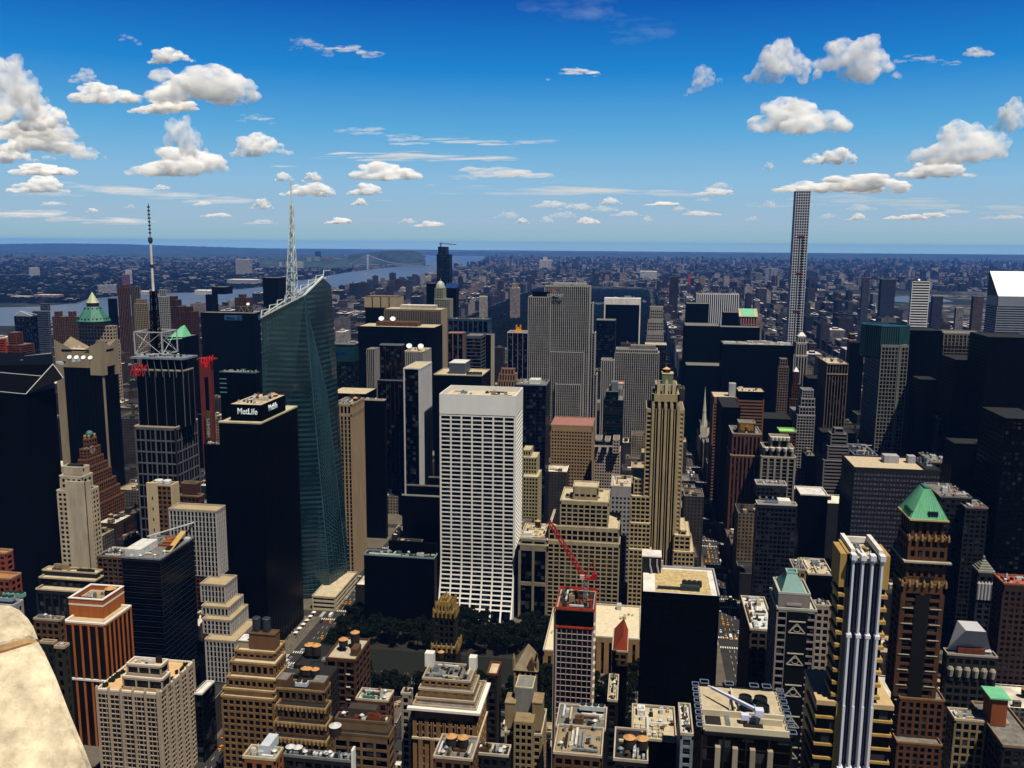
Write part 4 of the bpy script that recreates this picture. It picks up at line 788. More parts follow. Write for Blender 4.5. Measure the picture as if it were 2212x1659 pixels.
# --- Paramount building
PB = mat((.24, .12, .06), .9, .25, .3); gp = G_(3.6, 3.7, 1.6, 1.8, .35, 1)
px0, py0 = 189, 800
tiers = []
for i, (xl, xr, yt, sd_, Y) in enumerate(((179, 193, 950, 209, 812), (171, 188, 972, 217, 806), (168, 188, 995, 224, 803), (167, 188, 1012, 232, 800), (165, 189, 1030, 241, 797), (162, 190, 1055, 251, 794), (160, 191, 1076, 260, 791), (158, 192, 1100, 268, 788))):
    tiers.append(T(xl, xr, yt, Y, sd_))
r, t = bld('skyscraper', 'brown brick ziggurat tower with a clock face and a green globe on its top', tiers, PB, gp, short='the brown clock ziggurat', minarea=3, cop=mat((.3, .17, .09), .9, .2))
x0, x1, y0, y1, z0_, z = t[0]; mb = MB()
for sx in (x0 + 1.5, x1 - 1.5):
    for sy in (y0 + 1.5, y1 - 1.5): mb.lathe(sx, sy, [(1.3, z), (1.3, z + 2), (1.6, z + 3), (1.2, z + 4.5), (.2, z + 5)], 8)
mb.build('finial', mat((.4, .3, .2), .9, .2), r)
mb = MB(); cx, cy = (x0 + x1) / 2, (y0 + y1) / 2; mb.lathe(cx, cy, [(1, z)] + [(3.6 * math.sin(i * math.pi / 8) + .05, z + 5 - 3.6 * math.cos(i * math.pi / 8)) for i in range(9)], 12); mb.build('globe', COPPER, r)
for face in 'SE':
    mb = MB(); K = 24; cz = z - 12 if face == 'S' else z - 11; rr = 4.3; c = ((x0 + x1) / 2, y0 - .25) if face == 'S' else (x1 + .25, (y0 + y1) / 2 - 3)
    ring = [(c[0] + rr * math.cos(2 * math.pi * i / K), c[1], cz + rr * math.sin(2 * math.pi * i / K)) if face == 'S' else (c[0], c[1] + rr * math.cos(2 * math.pi * i / K), cz + rr * math.sin(2 * math.pi * i / K)) for i in range(K)]
    mb.v += ring + [(v[0] + (.5 if face == 'E' else 0), v[1] - (.5 if face == 'S' else 0), v[2]) for v in ring]; mb.f.append(tuple(range(K, 2 * K))); mb.m.append(0)
    for i in range(K): mb.f.append((i, (i + 1) % K, K + (i + 1) % K, K + i)); mb.m.append(0)
    o = mb.build('clock_face', mat((.42, .38, .3), .8, .2, 1), r); mb = MB(); e = .7
    if face == 'E': mb.bar((c[0] + e, c[1], cz), (c[0] + e, c[1] + .5, cz + 3.2), .35); mb.bar((c[0] + e, c[1], cz), (c[0] + e, c[1] + .3, cz - 2.2), .4)
    else: mb.bar((c[0], c[1] - e, cz), (c[0] + .5, c[1] - e, cz + 3.2), .35); mb.bar((c[0], c[1] - e, cz), (c[0] + .3, c[1] - e, cz - 2.2), .4)
    mb.build('clock_hands', BLACK, o)
# --- cream tower far left
CR = mat((.6, .54, .43), .85, .22, .12)
r, t = bld('office_tower', 'cream stone tower with a blank weathered central bay and shoulder setbacks at left', [T(133, 180, 1010, 648, 193), T(128, 178, 1030, 643, 200), T(122, 186, 1062, 639, 213)], CR, [('G', 9, 9, 5, 6, .4, 3), G_(5, 4.2, 3, 2.4, .4, 2), G_(4.2, 4.05, 2.0, 2.1, .4, 2)], roof=ROOFD, cop=mat((.7, .64, .52), .8, .1), short='the cream shouldered tower', minarea=3)
x0, x1, y0, y1, _, z = t[2]; mb = MB(); a = atY(146, 1100, y0).x; mb.box(a, y0 - .9, 0, x1 + .3, y0 + .5, z + 9); mb.box(x1 - .5, y0 - .9, 0, x1 + .4, y0 + 6, z + 9); mb.build('blank_bay', CR, r); penthouse(r, t[0], (.2, .8, .2, .8), 2, ROOFD)
# --- slim white-edged brick tower (behind)
r, t = bld('office_tower', 'slim brown brick tower with a blank cream end wall and two round roof tanks', [T(317, 371, 1049, 640, 386)], mat((.24, .15, .08), .9, .2), G_(4.2, 4, 1.8, 1.8, .4, 1), cop=CREAM, short='the cream-ended brick tower', minarea=3)
x0, x1, y0, y1, _, z = t[0]; mb = MB(); b = atY(341, 1060, y0).x; mb.box(x0 - .2, y0 - .5, 0, b, y0 + 2, z + 2); mb.box(x1 - 1.0, y0 - .2, z - 20, x1 + .3, y1, z + 1.2); mb.build('end_wall', mat((.62, .53, .38), .85, .1), r)
mb = MB()
for i in range(8): mb.box(x0 + 4.2, y0 - .6, z - 12 - i * 9, x0 + 5.2, y0 - .45, z - 9.5 - i * 9)
mb.build('slit_window', BLACK, r)
for i in range(2): mb = MB(); mb.lathe(x0 + 6 + i * 7.5, y0 + 8, [(3.4, z), (3.4, z + 2.4), (3.2, z + 2.6)], 18); mb.build('roof_tank', ROOFW, r)
clutter(r, (x0 + 10, x1, y0 + 10, y1), z, 91, 4, .3)
r, t = bld('office_building', 'brown brick building with a curved dark mansard top beside the antenna tower', [T(391, 424, 1045, 660, 432), T(386, 432, 1072, 655, 441)], BRICKD, [P_, G_(3.6, 4, 1.4, 1.4, .5, 1.5)], cop=TAN2, roof=ROOFD, short='the mansard brick building', minarea=3)
# --- low columned building far left
r, t = bld('office_building', 'wide low building with stacked terraces and a stone colonnade in front of the cream tower', [T(91, 208, 1236, 590, 222), T(84, 205, 1252, 584, 224), T(77, 192, 1277, 576, 216)], DARK, [P_, H_(4, .7, 1, .4, .8), V_(6.4, 1.1, 1, 3)], roof=ROOFT, cop=mat((.6, .52, .4), .85, .1), short='the colonnaded terrace building', win=False); clutter(r, rect(t[0]), t[0][5], 24, 6, .3, [TAN, ROOFD, BROWN]); 
r, t = bld('office_building', 'low tan block crowded with roof machinery right of the cream shouldered tower', [T(209, 264, 1203, 610, 296)], BROWN, G_(4, 3.8, 1.2, 1.4), roof=ROOFD, cop=TAN2, short='the machinery-covered low block', win=False); clutter(r, rect(t[0]), t[0][5], 25, 20, .18, [METAL, STEEL, ROOFW, TAN])
# --- dark glass with messy roof
r, t = bld('office_tower', 'dark navy glass tower with thin floor lines and a crowded roof under repair', [T(262, 346, 1207, 505, 418)], mat((.015, .02, .035), .4, .2), H_(3.9, .3, .3, .15, 2), BGLASS, roof=ROOFG, cop=METAL, short='the navy tower with crowded roof', win=False)
x0, x1, y0, y1, _, z = t[0]; mb = MB()
for i in range(34): zz = z - 8 - i * 3.9; mb.box(x0 - .02, y0 - .06, zz, x1 + .02, y0 + .2, zz + .14); mb.box(x1 - .2, y0, zz, x1 + .06, y1, zz + .14)
mb.build('floor_line', mat((.05, .09, .16), .4, .1), r); clutter(r, rect(t[0]), z, 33, 26, .3, [ROOFW, STEEL, METAL, ROOFD, ORANGE, CREAM])
mb = MB(); lattice(mb, (x0 + 6, y0 + 30, z), (x0 + 6, y0 + 30, z + 5), 2, 2, 2, .2)
for i in range(1): mb.bar((x0 + 2, y0 + 28, z + 5), (x0 + 28, y0 + 52, z + 10), .5); mb.box(x0 + 26, y0 + 50, z + 8, x0 + 31, y0 + 53, z + 12)
mb.build('roof_crane', STEEL, r); mb = MB(); mb.box(x0 + 1, y0 + 3, z, x0 + 12, y0 + 24, z + 5); mb.build('plant_room', ROOFW, r); mb = MB(); mb.v += [(x0 + 20, y0 + 40, z + 6), (x0 + 24, y0 + 40, z + 6), (x0 + 27, y0 + 14, z + .5), (x0 + 23, y0 + 14, z + .5)]; mb.f.append((0, 1, 2, 3)); mb.m.append(0); mb.build('tarpaulin', mat((.6, .45, .2), .9, .1), r)
# --- striped setback tower
WS = mat((.52, .51, .5), .8, .1)
vs2 = ('V', 2.7, 3.7, .8, .3, .7, .9)
r, t = bld('office_tower', 'white ribbed tower stepping down in cream-roofed terraces beside the navy tower', [T(364, 467, 1103, 554, 487), T(432, 486, 1264, 540, 512), T(435, 494, 1312, 533, 526), T(437, 498, 1340, 526, 536), T(442, 508, 1385, 517, 556)], WS, vs2, roof=mat((.52, .44, .3), .9, .1), cop=mat((.52, .46, .36), .85, .1), short='the white ribbed terraced tower', win=False, roofk=.6)
# --- brown stepped tan
BS = mat((.3, .2, .1), .9, .25, .3); gb = ('G', 3.6, 3.9, 1.5, 1.4, .6, 1.6)
r, t = bld('office_tower', 'brown stone tower with stepped terraces and twin black tanks on its rooftop house', [T(507, 593, 1409, 440, 616), T(497, 594, 1434, 435, 618), T(490, 594, 1467, 431, 620), T(481, 592, 1493, 428, 622), T(477, 591, 1509, 425, 622)], BS, gb, roof=mat((.6, .55, .45), .9, .15), cop=mat((.5, .37, .2), .9, .2), short='the brown stepped stone tower')
x0, x1, y0, y1, _, z = t[0]; a, b, c, d, e, o = penthouse(r, t[0], (.3, .95, .25, .7), 9, mat((.26, .16, .08), .9, .2), coping=BROWN)
for i in range(2): mb = MB(); cx = a + 3 + i * 6; mb.lathe(cx, c + 4, [(2.3, e + 2), (2.3, e + 8), (2.5, e + 8.2), (2.0, e + 8.6)], 18); mb.box(cx - 2, c + 2, e + .4, cx + 2, c + 6, e + 2); mb.build('roof_tank', mat((.08, .1, .12), .6, .2), r)
penthouse(r, t[0], (.02, .3, .3, .8), 4, mat((.45, .38, .25), .9, .1), coping=ROOFW)
# --- left brick orange tower
OB = mat((.52, .22, .05), .9, .18, .25); SB = ('V', 5.0, 3.8, 1.15, 0, .6, 1.5)
r, t = bld('office_tower', 'orange brick tower with white cornices and a walled roof holding a water tank', [T(149, 222, 1308, 476, 268), T(137, 226, 1347, 467, 284)], OB, [P_, SB], mat((.012, .006, .004), .4, .2), roof=mat((.6, .5, .36), .9, .15), cop=mat((.8, .76, .72), .8, .05), short='the orange brick tower', roofk=1.2)
x0, x1, y0, y1, z0_, z = t[0]; mb = MB(); mb.box(x0 + 1.1, y0 + 1.1, z - .2, x1 - 1.1, y1 - 1.1, z + .01); mb.build('roof_deck', TAN, r)
mb = MB()
for (a, b, c, d) in ((x0, y0, x1, y0 + 1), (x0, y1 - 1, x1, y1), (x0, y0 + 1, x0 + 1, y1 - 1), (x1 - 1, y0 + 1, x1, y1 - 1)): mb.box(a, b, z - .3, c, d, z + 4)
mb.build('roof_wall', OB, r); mb = MB()
for (a, b, c, d) in ((x0 - .3, y0 - .3, x1 + .3, y0 + 1.2), (x0 - .3, y1 - 1.2, x1 + .3, y1 + .3), (x0 - .3, y0 + 1.2, x0 + 1.2, y1 - 1.2), (x1 - 1.2, y0 + 1.2, x1 + .3, y1 - 1.2)): mb.box(a, b, z + 4, c, d, z + 4.6)
mb.build('coping', mat((.8, .76, .74), .8, .05), r)
tank(r, x1 - 6, y0 + 18, z, 3.4, 4, legs=.5); fanbox(r, x0 + 3, y0 + 4, z, 4, 2.4, mat((.3, .34, .4), .5, .1)); clutter(r, (x0 + 3, x1 - 3, y0 + 8, y1 - 2), z, 36, 5, .2)
xs = t[1]; mb = MB(); z5 = xs[5] - 38; mb.box(xs[0] - .3, xs[2] - .3, z5, xs[1] + .3, xs[2] + .8, z5 + 1.2); mb.build('cornice', mat((.8, .76, .72), .8, .05), r)
# --- cream apartment tower bottom left
CB = mat((.52, .45, .37), .85, .15, .2)
r, t = bld('residential_tower', 'cream apartment tower with planted roof terrace and three storey penthouse, bottom left', [T(273, 347, 1438, 430, 364), T(264, 350, 1466, 427.5, 368), T(208, 342, 1496, 424, 418)], CB, [('G', 8, 4.3, 1, 1.9, .5, 1.2), ('G', 8, 4.3, 1, 1.9, .5, 1.2), ('G', 2.7, 3.0, .3, .75, .5, 2.4)], mat((.02, .022, .025), .2, .3), roof=mat((.7, .52, .32), .9, .12, .4, streak=False), cop=mat((.74, .7, .62), .8, .08), short='the cream terrace apartment tower', roofk=.8)
x0, x1, y0, y1, _, z = t[2]; mb = MB()
for i in range(6):
    a = x0 + (x1 - x0 - 1.0) * i / 5; mb.box(a, y0 - .9, 0, a + 1.0, y0 + .3, z + 2)
for i in range(6):
    a = y0 + (y1 - y0 - 1.0) * i / 5; mb.box(x1 - .3, a, 0, x1 + .9, a + 1.0, z + 2)
mb.build('pilaster', CB, r); mb = MB()
for i in range(6): mb.box(x0 + (x1 - x0 - 1.0) * i / 5 + .2, y0 - .5, z + 2, x0 + (x1 - x0 - 1) * i / 5 + 1, y0 + .2, z + 2.8)
mb.build('finial', CREAM, r)
mb = MB(); rr = random.Random(5)
for i in range(26):
    side = rr.random(); a, b = (x0 + rr.uniform(2, 4), y0 + rr.uniform(3, 22)) if side < .5 else (x1 - rr.uniform(1.5, 3), y0 + rr.uniform(5, y1 - y0 - 2))
    for _ in range(14):
        ox, oy, oz = rr.gauss(0, .5), rr.gauss(0, .5), rr.uniform(.2, 1.8); s = .35; mb.box(a + ox - s, b + oy - s, z + oz - s, a + ox + s, b + oy + s, z + oz + s)
mb.build('roof_planting', mat((.03, .045, .015), .9, .4, 2), r)
clutter(r, (t[0][0] + 1, t[0][1] - 1, t[0][2] + 1, t[0][3] - 1), t[0][5], 38, 8, .25, [STEEL, ROOFD, ROOFW])
# --- sloped white roof dark building
r, t = bld('office_building', 'dark glass building with a sloping white roof strip right of the cream apartment tower', [T(420, 436, 1500, 462, 463)], mat((.015, .03, .03), .3, .2), H_(3.6, .3, .3, .15, 1), roof=WHITE, short='the white-roofed glass building', win=False, cop=WHITE)
# ------------------------------------------------------------------ right-hand side of the view
VP = ('V', 5, 3.8, .4, .4, .25, 1)
# black / dark far towers
bld('skyscraper', 'tall narrow tower ringed by bright white horizontal bands with a roof antenna, far right', [T(1971, 2010, 608, 1990, 1967.5)], mat((.75, .75, .74), .7, .05), H_(5.6, 2.5, .8, .9, 1.5), short='the white banded tower', win=False)
r = HERO[-1][3]; t = HERO[-1][1]; mb = MB(); x0, x1, y0, y1, _, z = t[0]; p = atY(1977, 605, y0 + 8); mb.bar((p.x, p.y, z), (p.x, p.y, z + 30), .8); mb.build('antenna', DARK, r); dish(r, p.x + 8, p.y, z, 2.5)
# Citigroup
q = T(2149, 2234, 718, 1590, 2125); x0, x1, y0, y1 = q[:4]; zc = atY(2180, 640, y0).z; zt = atY(2170, 586, y0 + 46).z
root = thing('skyscraper', 'silver tower with a brilliant white slanted roof cut by the right edge of the view', 'skyscraper', ((x0 + x1) / 2, (y0 + y1) / 2, 0))
SV = mat((.34, .37, .42), .4, .08); mb = MB(); c2 = MB(); c2.box(x0 + .4, y0 + .4, 0, x1 - .4, y1 - .4, zc - 1)
for fc in 'SEW': facade(mb, fc, (x0, x1, y0, y1), 0, zc, H_(4.0, 2.1, .5, .4, 17)) 
mb.build('wall', SV, root); c2.build('glazing', GLASS, root)
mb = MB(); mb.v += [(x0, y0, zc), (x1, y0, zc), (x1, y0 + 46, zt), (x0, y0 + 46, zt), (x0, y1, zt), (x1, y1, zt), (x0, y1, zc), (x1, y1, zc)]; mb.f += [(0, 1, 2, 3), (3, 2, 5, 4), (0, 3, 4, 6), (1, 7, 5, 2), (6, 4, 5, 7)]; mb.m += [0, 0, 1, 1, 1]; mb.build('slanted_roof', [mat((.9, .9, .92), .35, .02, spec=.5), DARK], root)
HERO.append((proj((x0 + x1) / 2, y0, zt), [[x0, x1, y0, y1, 0, zt]], 'the slant-roofed silver tower', root))
# 383 Madison: octagonal crown
OC = mat((.3, .29, .27), .8, .1)
r, t = bld('skyscraper', 'tall granite tower with a many-sided teal glass crown and chamfered gridded corners', [T(1905, 1964, 745, 1012, 1870)], OC, G_(3.6, 4.2, .9, .9, .5, 3), short='the teal-crowned granite tower', faces='SW', win=False)
x0, x1, y0, y1, _, z = t[0]; cx = (atY(1867, 720, 1030).x + atY(1964, 720, 1030).x) / 2; rr = (atY(1964, 720, 1030).x - atY(1867, 720, 1030).x) / 2 * 1.06; cyy = 1012 + rr
mb = MB(); zc = atY(1915, 706, cyy - rr).z; o8 = [(cx + rr * math.cos(R(22.5 + 45 * i)), cyy + rr * math.sin(R(22.5 + 45 * i))) for i in range(8)]
mb.prism(o8, z - 16, zc); mb.build('crown', mat((.008, .03, .035), .3, .3), r); mb = MB()
for i in range(8):
    a, b = o8[i], o8[(i + 1) % 8]
    for k in range(8): u = (a[0] + (b[0] - a[0]) * k / 8, a[1] + (b[1] - a[1]) * k / 8); mb.box(u[0] - .35, u[1] - .35, z - 14, u[0] + .35, u[1] + .35, zc + 1)
    mb.bar((*a, zc + .5), (*b, zc + .5), .9)
mb.build('crown_fin', mat((.08, .22, .22), .5, .2), r)
mb = MB(); a = atY(1940, 820, y0).x; mb.box(a - 1.2, y0 - .6, 0, a + .6, y0 + .5, z); c2 = MB(); c2.box(x0 - .4, y0 - .4, 0, x0 + .6, y0 + .6, z); mb.build('corner_pier', OC, r); c2.build('corner_pier', OC, r)
# 277 Park style grid, far black mass beside it
r, t = bld('skyscraper', 'broad dark tower with a pale grid of windows under a row of tall top slots', [T(2040, 2140, 722, 1120, 2012)], mat((.24, .21, .17), .8, .15), G_(4.4, 4.3, .55, 1.0, .4, 1.5), short='the pale-gridded broad tower', roof=ROOFG, cop=GREY, win=False)
mb = MB(); x0, x1, y0, y1, _, z = t[0]
for i in range(13): a = x0 + (x1 - x0) * i / 12; mb.box(a - .8, y0 - .6, z - 14, a + .3, y0 + .2, z)
mb.build('top_slot_fin', mat((.3, .27, .22), .8, .1), r)
bld('skyscraper', 'black slab tower with a thin tan roof edge between teal crown and pale-gridded tower', [T(1966, 2036, 714, 1100, dep=40)], BLACK, VP, roof=ROOFD, short='the black slab by the teal crown', win=False)
r, t = bld('skyscraper', 'black tower in front of the pale-gridded one with two small green copper spires behind it', [T(2064, 2142, 778, 980, dep=50)], BLACK, VP, short='the black tower before the gridded one', win=False, cop=None, roof=ROOFD)
p = atY(2101, 748, 1005); mb = MB()
for dx in (-2.5, 2.5): mb.lathe(p.x + dx, p.y, [(2.2, t[0][5]), (1.2, t[0][5] + 5), (.9, t[0][5] + 6), (.8, t[0][5] + 13), (.1, t[0][5] + 18)], 8)
mb.build('spire', COPPER, r)
bld('skyscraper', 'very wide black office tower filling the right edge under the silver slanted one', [T(2136, 2240, 729, 900, dep=50)], BLACK, VP, roof=ROOFD, short='the wide black tower at the right edge', win=False)
bld('skyscraper', 'tall black tower running down the extreme right edge with faint blue window dots', [T(2172, 2260, 905, 700, dep=50)], BLACK, G_(4, 4, 1.6, 2, .2), GLASS, ROOFD, short='the dotted black tower at the right edge', win=False)
# canopy: pale ribbed fan roof
root = thing('canopy_roof', 'pale green ribbed fan-shaped roof lit against black towers at the right', 'roof', atY(2160, 940, 800)); mb = MB(); p = atY(2140, 912, 800)
q0 = atY(2132, 918, 800); q1 = atY(2174, 905, 806); q2 = atY(2172, 936, 800)
for i in range(7):
    t_ = i / 6; a = q0.lerp(q2, t_); b = q1.lerp(q2, t_ * .5) ; mb.bar(a, b, .7)
    m_ = a.lerp(b, .5); mb.bar(a + Vector((0, 0, 1.5)), b + Vector((0, 3, 4)), .5)
mb.build('rib', mat((.62, .72, .5), .6, .1), root); mb = MB(); mb.v = [tuple(q0), tuple(q2), tuple(q1), (q0.x, q0.y + 8, q0.z - 10), (q2.x, q2.y + 8, q2.z - 14), (q1.x, q1.y + 8, q1.z - 10)]; mb.f = [(0, 1, 2), (3, 5, 4), (0, 3, 4, 1), (1, 4, 5, 2), (2, 5, 3, 0)]; mb.m = [0] * 5; mb.build('shell', mat((.2, .26, .16), .7, .2), root)
mb = MB(); mb.box(q0.x + 4, q0.y + 3, 0, q2.x + 3, q0.y + 26, q2.z - 6); mb.build('tower_shaft', BLACK, root)
# mid towers
r, t = bld('office_tower', 'brown tower with fine vertical lines and a bright band of slots below its tan roof', [T(1787, 1833, 785, 1150, 1768)], mat((.3, .23, .17), .8, .1), V_(3.4, .7, .6, 1.2), roof=ROOFT, short='the fine-lined brown tower', win=False)
x0, x1, y0, y1, _, z = t[0]; mb = MB(); mb.box(x0 - .1, y0 - .5, z - 14.5, x1 + .1, y0 + .1, z - 13); mb.box(x0 - .1, y0 - .5, z - 1.5, x1 + .1, y0 + .1, z); mb.build('band', mat((.45, .36, .27), .8, .1), r); clutter(r, rect(t[0]), z, 81, 8, .2)
r, t = bld('office_tower', 'pale striped stone tower with a white crown at the foot of the slender grid tower', [T(1724, 1742, 727, 1560, dep=14), T(1720, 1744, 741, 1556, dep=22), T(1718, 1745, 768, 1553, 1716)], mat((.4, .38, .36), .85, .1), V_(4.2, 2, .7, 3), cop=WHITE, short='the white-crowned stone tower', win=False)
x0, x1, y0, y1, _, z = t[0]; mb = MB(); mb.frus((x0, y0, x1, y1, z), (x0 + 5, y0 + 5, x1 - 5, y1 - 5, z + 7)); mb.build('roof_cap', WHITE, r)
r, t = bld('office_tower', 'brown gothic tower with a slender window grid left of the red brick spired tower', [T(1685, 1702, 775, 1300, dep=14), T(1682, 1705, 792, 1297, 1679)], mat((.26, .2, .16), .9, .2), G_(3.2, 3.8, 1.3, 1.6, .4, 2), short='the brown gothic tower', win=False)
r, t = bld('office_tower', 'red brick tower tapering to a small white pointed roof', [T(1715, 1726, 803, 1220, dep=8), T(1711, 1729, 830, 1218, dep=14), T(1706, 1731, 862, 1215, 1703)], BRICKD, G_(3.4, 3.8, 1.5, 1.5, .4, 1), short='the white-pointed brick tower', win=False)
x0, x1, y0, y1, _, z = t[0]; mb = MB(); mb.frus((x0 - .3, y0 - .3, x1 + .3, y1 + .3, z), ((x0 + x1) / 2 - .2, (y0 + y1) / 2 - .2, (x0 + x1) / 2 + .2, (y0 + y1) / 2 + .2, z + 6)); mb.build('pointed_roof', WHITE, r)
r, t = bld('office_tower', 'pale grid tower stepping down to the left in several narrow terraces', [T(1733, 1758, 843, 1160, dep=18), T(1731, 1761, 862, 1157, dep=22), T(1727, 1761, 880, 1154, dep=26), T(1722, 1761, 898, 1151, 1706)], mat((.42, .41, .4), .8, .1), G_(3.7, 3.9, .8, 1.1, .5, 1), cop=LGREY, short='the terraced pale grid tower', win=False)
bld('office_tower', 'slim red brick tower with a pale domed top right of the fine-lined tower', [T(1837, 1848, 722, 1500, dep=10), T(1834, 1850, 735, 1497, 1831)], BRICKD, G_(3.4, 4, 1.3, 1.4, .4, 1), short='the slim domed brick tower', win=False, cop=CREAM)
r, t = bld('office_tower', 'brown horizontally banded office block with a stepped roofline beside the white spire', [T(1594, 1652, 846, 1094, dep=30), T(1541, 1594, 858, 1092, dep=40)], mat((.28, .17, .11), .85, .1), H_(4.1, 2.0, 1.5, .7, 9), roof=ROOFT, short='the brown banded block', win=False)
t[0][4] = 0; clutter(r, rect(t[0]), t[0][5], 83, 7, .2); x0, x1, y0, y1, _, z = t[0]; mb = MB(); q = t[1]; mb.box(q[1] - 10, q[2] + 8, q[5], q[1] - 2, q[2] + 18, q[5] + 16); mb.build('chimney_block', LGREY, r)
c2 = MB(); c2.box(x0 + .8, y0 + 1, 0, x1 - .8, y1 - 1, z - 10); c2.build('glazing', GLASS, r); mb = MB(); facade(mb, 'S', (x0, x1, y0, y1), 0, z, H_(4.1, 2, 1.5, .7, 9)); facade(mb, 'W', (x0, x1, y0, y1), 0, z, H_(4.1, 2, 1.5, .7, 9)); mb.build('wall', mat((.28, .17, .11), .85, .1), r)
# st patrick spire
p = atY(1520, 920, 1300); root = thing('church_spire', 'white gothic church spire rising beside fifth avenue', 'church', (p.x, p.y, 0)); mb = MB(); z0_ = p.z; zt = atY(1521, 835, 1300).z
mb.frus((p.x - 5, p.y - 5, p.x + 5, p.y + 5, 0), (p.x - 4.6, p.y - 4.6, p.x + 4.6, p.y + 4.6, z0_)); mb.build('tower', PALE, root); mb = MB()
for sx in (-1, 1):
    for sy in (-1, 1): mb.frus((p.x + sx * 4.4 - .8, p.y + sy * 4.4 - .8, p.x + sx * 4.4 + .8, p.y + sy * 4.4 + .8, z0_ - 8), (p.x + sx * 4.4 - .1, p.y + sy * 4.4 - .1, p.x + sx * 4.4 + .1, p.y + sy * 4.4 + .1, z0_ + 10))
mb.build('pinnacle', PALE, root); mb = MB(); mb.lathe(p.x, p.y, [(4.4, z0_), (2.6, z0_ + (zt - z0_) * .35), (2.9, z0_ + (zt - z0_) * .37), (1.2, z0_ + (zt - z0_) * .7), (.1, zt)], 8); mb.build('spire', mat((.62, .62, .52), .8, .2, .4), root)
mb = MB(); mb.v += [(p.x - 4, p.y + 5, 30), (p.x + 26, p.y + 5, 30), (p.x + 11, p.y + 5, 44), (p.x - 4, p.y + 80, 30), (p.x + 26, p.y + 80, 30), (p.x + 11, p.y + 80, 44)]; mb.f += [(0, 1, 2), (3, 5, 4), (0, 2, 5, 3), (1, 4, 5, 2)]; mb.m += [0] * 4; mb.box(p.x - 4, p.y + 5, 0, p.x + 26, p.y + 80, 30); mb.build('nave', PALE, root)
# French building
FB = mat((.2, .1, .055), .9, .25, .3)
r, t = bld('office_tower', 'ornate brown tower with a golden mosaic panel at its top right of the avenue', [T(1596, 1632, 914, 930, dep=16), T(1582, 1646, 938, 926, 1574), T(1578, 1650, 985, 922, 1570)], FB, [P_, V_(4, 1.8, .5, 3), V_(4.2, 2, .5, 2)], short='the mosaic-topped brown tower', cop=mat((.5, .44, .34), .9, .1), win=False)
x0, x1, y0, y1, _, z = t[0]; mb = MB(); mb.box(x0 + 2, y0 - .3, z - 8, x1 - 2, y0 - .02, z - 1.5); o = mb.build('mosaic_panel', mat((.42, .32, .04), .6, .5, 1), r); mb = MB(); mb.lathe((x0 + x1) / 2, y0 - .2, [(1.6, z - 7.5), (1.6, z - 4), (.3, z - 2.4)], 10); mb.build('sunburst', mat((.4, .1, .03), .6, .3, 1), o); clutter(r, rect(t[1]), t[1][5], 84, 5, .2)
# white ribbed scalloped
r, t = bld('office_tower', 'pale ribbed tower with rows of rounded scallops along its stepped parapets', [T(1664, 1706, 945, 905, dep=14), T(1648, 1716, 968, 901, dep=22), T(1644, 1720, 988, 898, 1641)], mat((.4, .38, .33), .85, .15), [V_(7, 2.6, .9, 1.5), V_(7, 2.6, .9, 1.5), V_(7, 2.0, 1, 1.5, .5, 4)], roof=ROOFG, cop=CREAM, short='the scalloped pale tower', win=False)
mb = MB()
for q in t[:2]:
    for i in range(5): a = q[0] + (q[1] - q[0]) * (i + .5) / 5; mb.lathe(a, q[2] - .6, [(1.8, q[5] - 3), (2.2, q[5] - .6), (2.3, q[5] + .6), (1.6, q[5] + .8)], 12)
mb.build('scallop', mat((.7, .68, .6), .8, .1), r)
r, t = bld('office_building', 'low block with a bright pistachio green roof behind the scalloped tower', [T(1684, 1721, 933, 960, dep=20)], BROWN, G_(), roof=mat((.42, .72, .3), .8, .1, .5), cop=mat((.4, .6, .3), .8, .1), short='the pistachio-roofed block', win=False)
# dark foreground towers right of avenue
r, t = bld('office_tower', 'dark tower with an open walled roof holding grey tanks and pale skylights', [T(1634, 1700, 1048, 745, dep=14), T(1635, 1722, 1091, 720, 1632)], mat((.035, .036, .04), .7, .3), G_(3.5, 3.9, .9, 1.6, .25, 3), GBLUE, roof=ROOFG, cop=mat((.62, .6, .58), .8, .1), short='the roof-tank dark tower', minarea=3)
x0, x1, y0, y1, _, z = t[1]; fanbox(r, x0 + 7, y0 + 4, z, 4, 2.6, mat((.3, .38, .5), .5, .1)); mb = MB(); mb.box(x1 - 14, y0 + 6, z - .3, x1 - 4, y0 + 16, z + 2); mb.build('skylight', WHITE, r); clutter(r, (t[0][0] + 1, t[0][1] - 1, t[0][2] + 1, t[0][3] - 1), t[0][5], 86, 10, .2)
r, t = bld('office_tower', 'plain black block with a large clean white roof right of the dark tank-roofed tower', [T(1729, 1789, 1070, 780, 1718)], BLACK, VP, roof=ROOFW, cop=WHITE, short='the clean white-roofed black block', win=False)
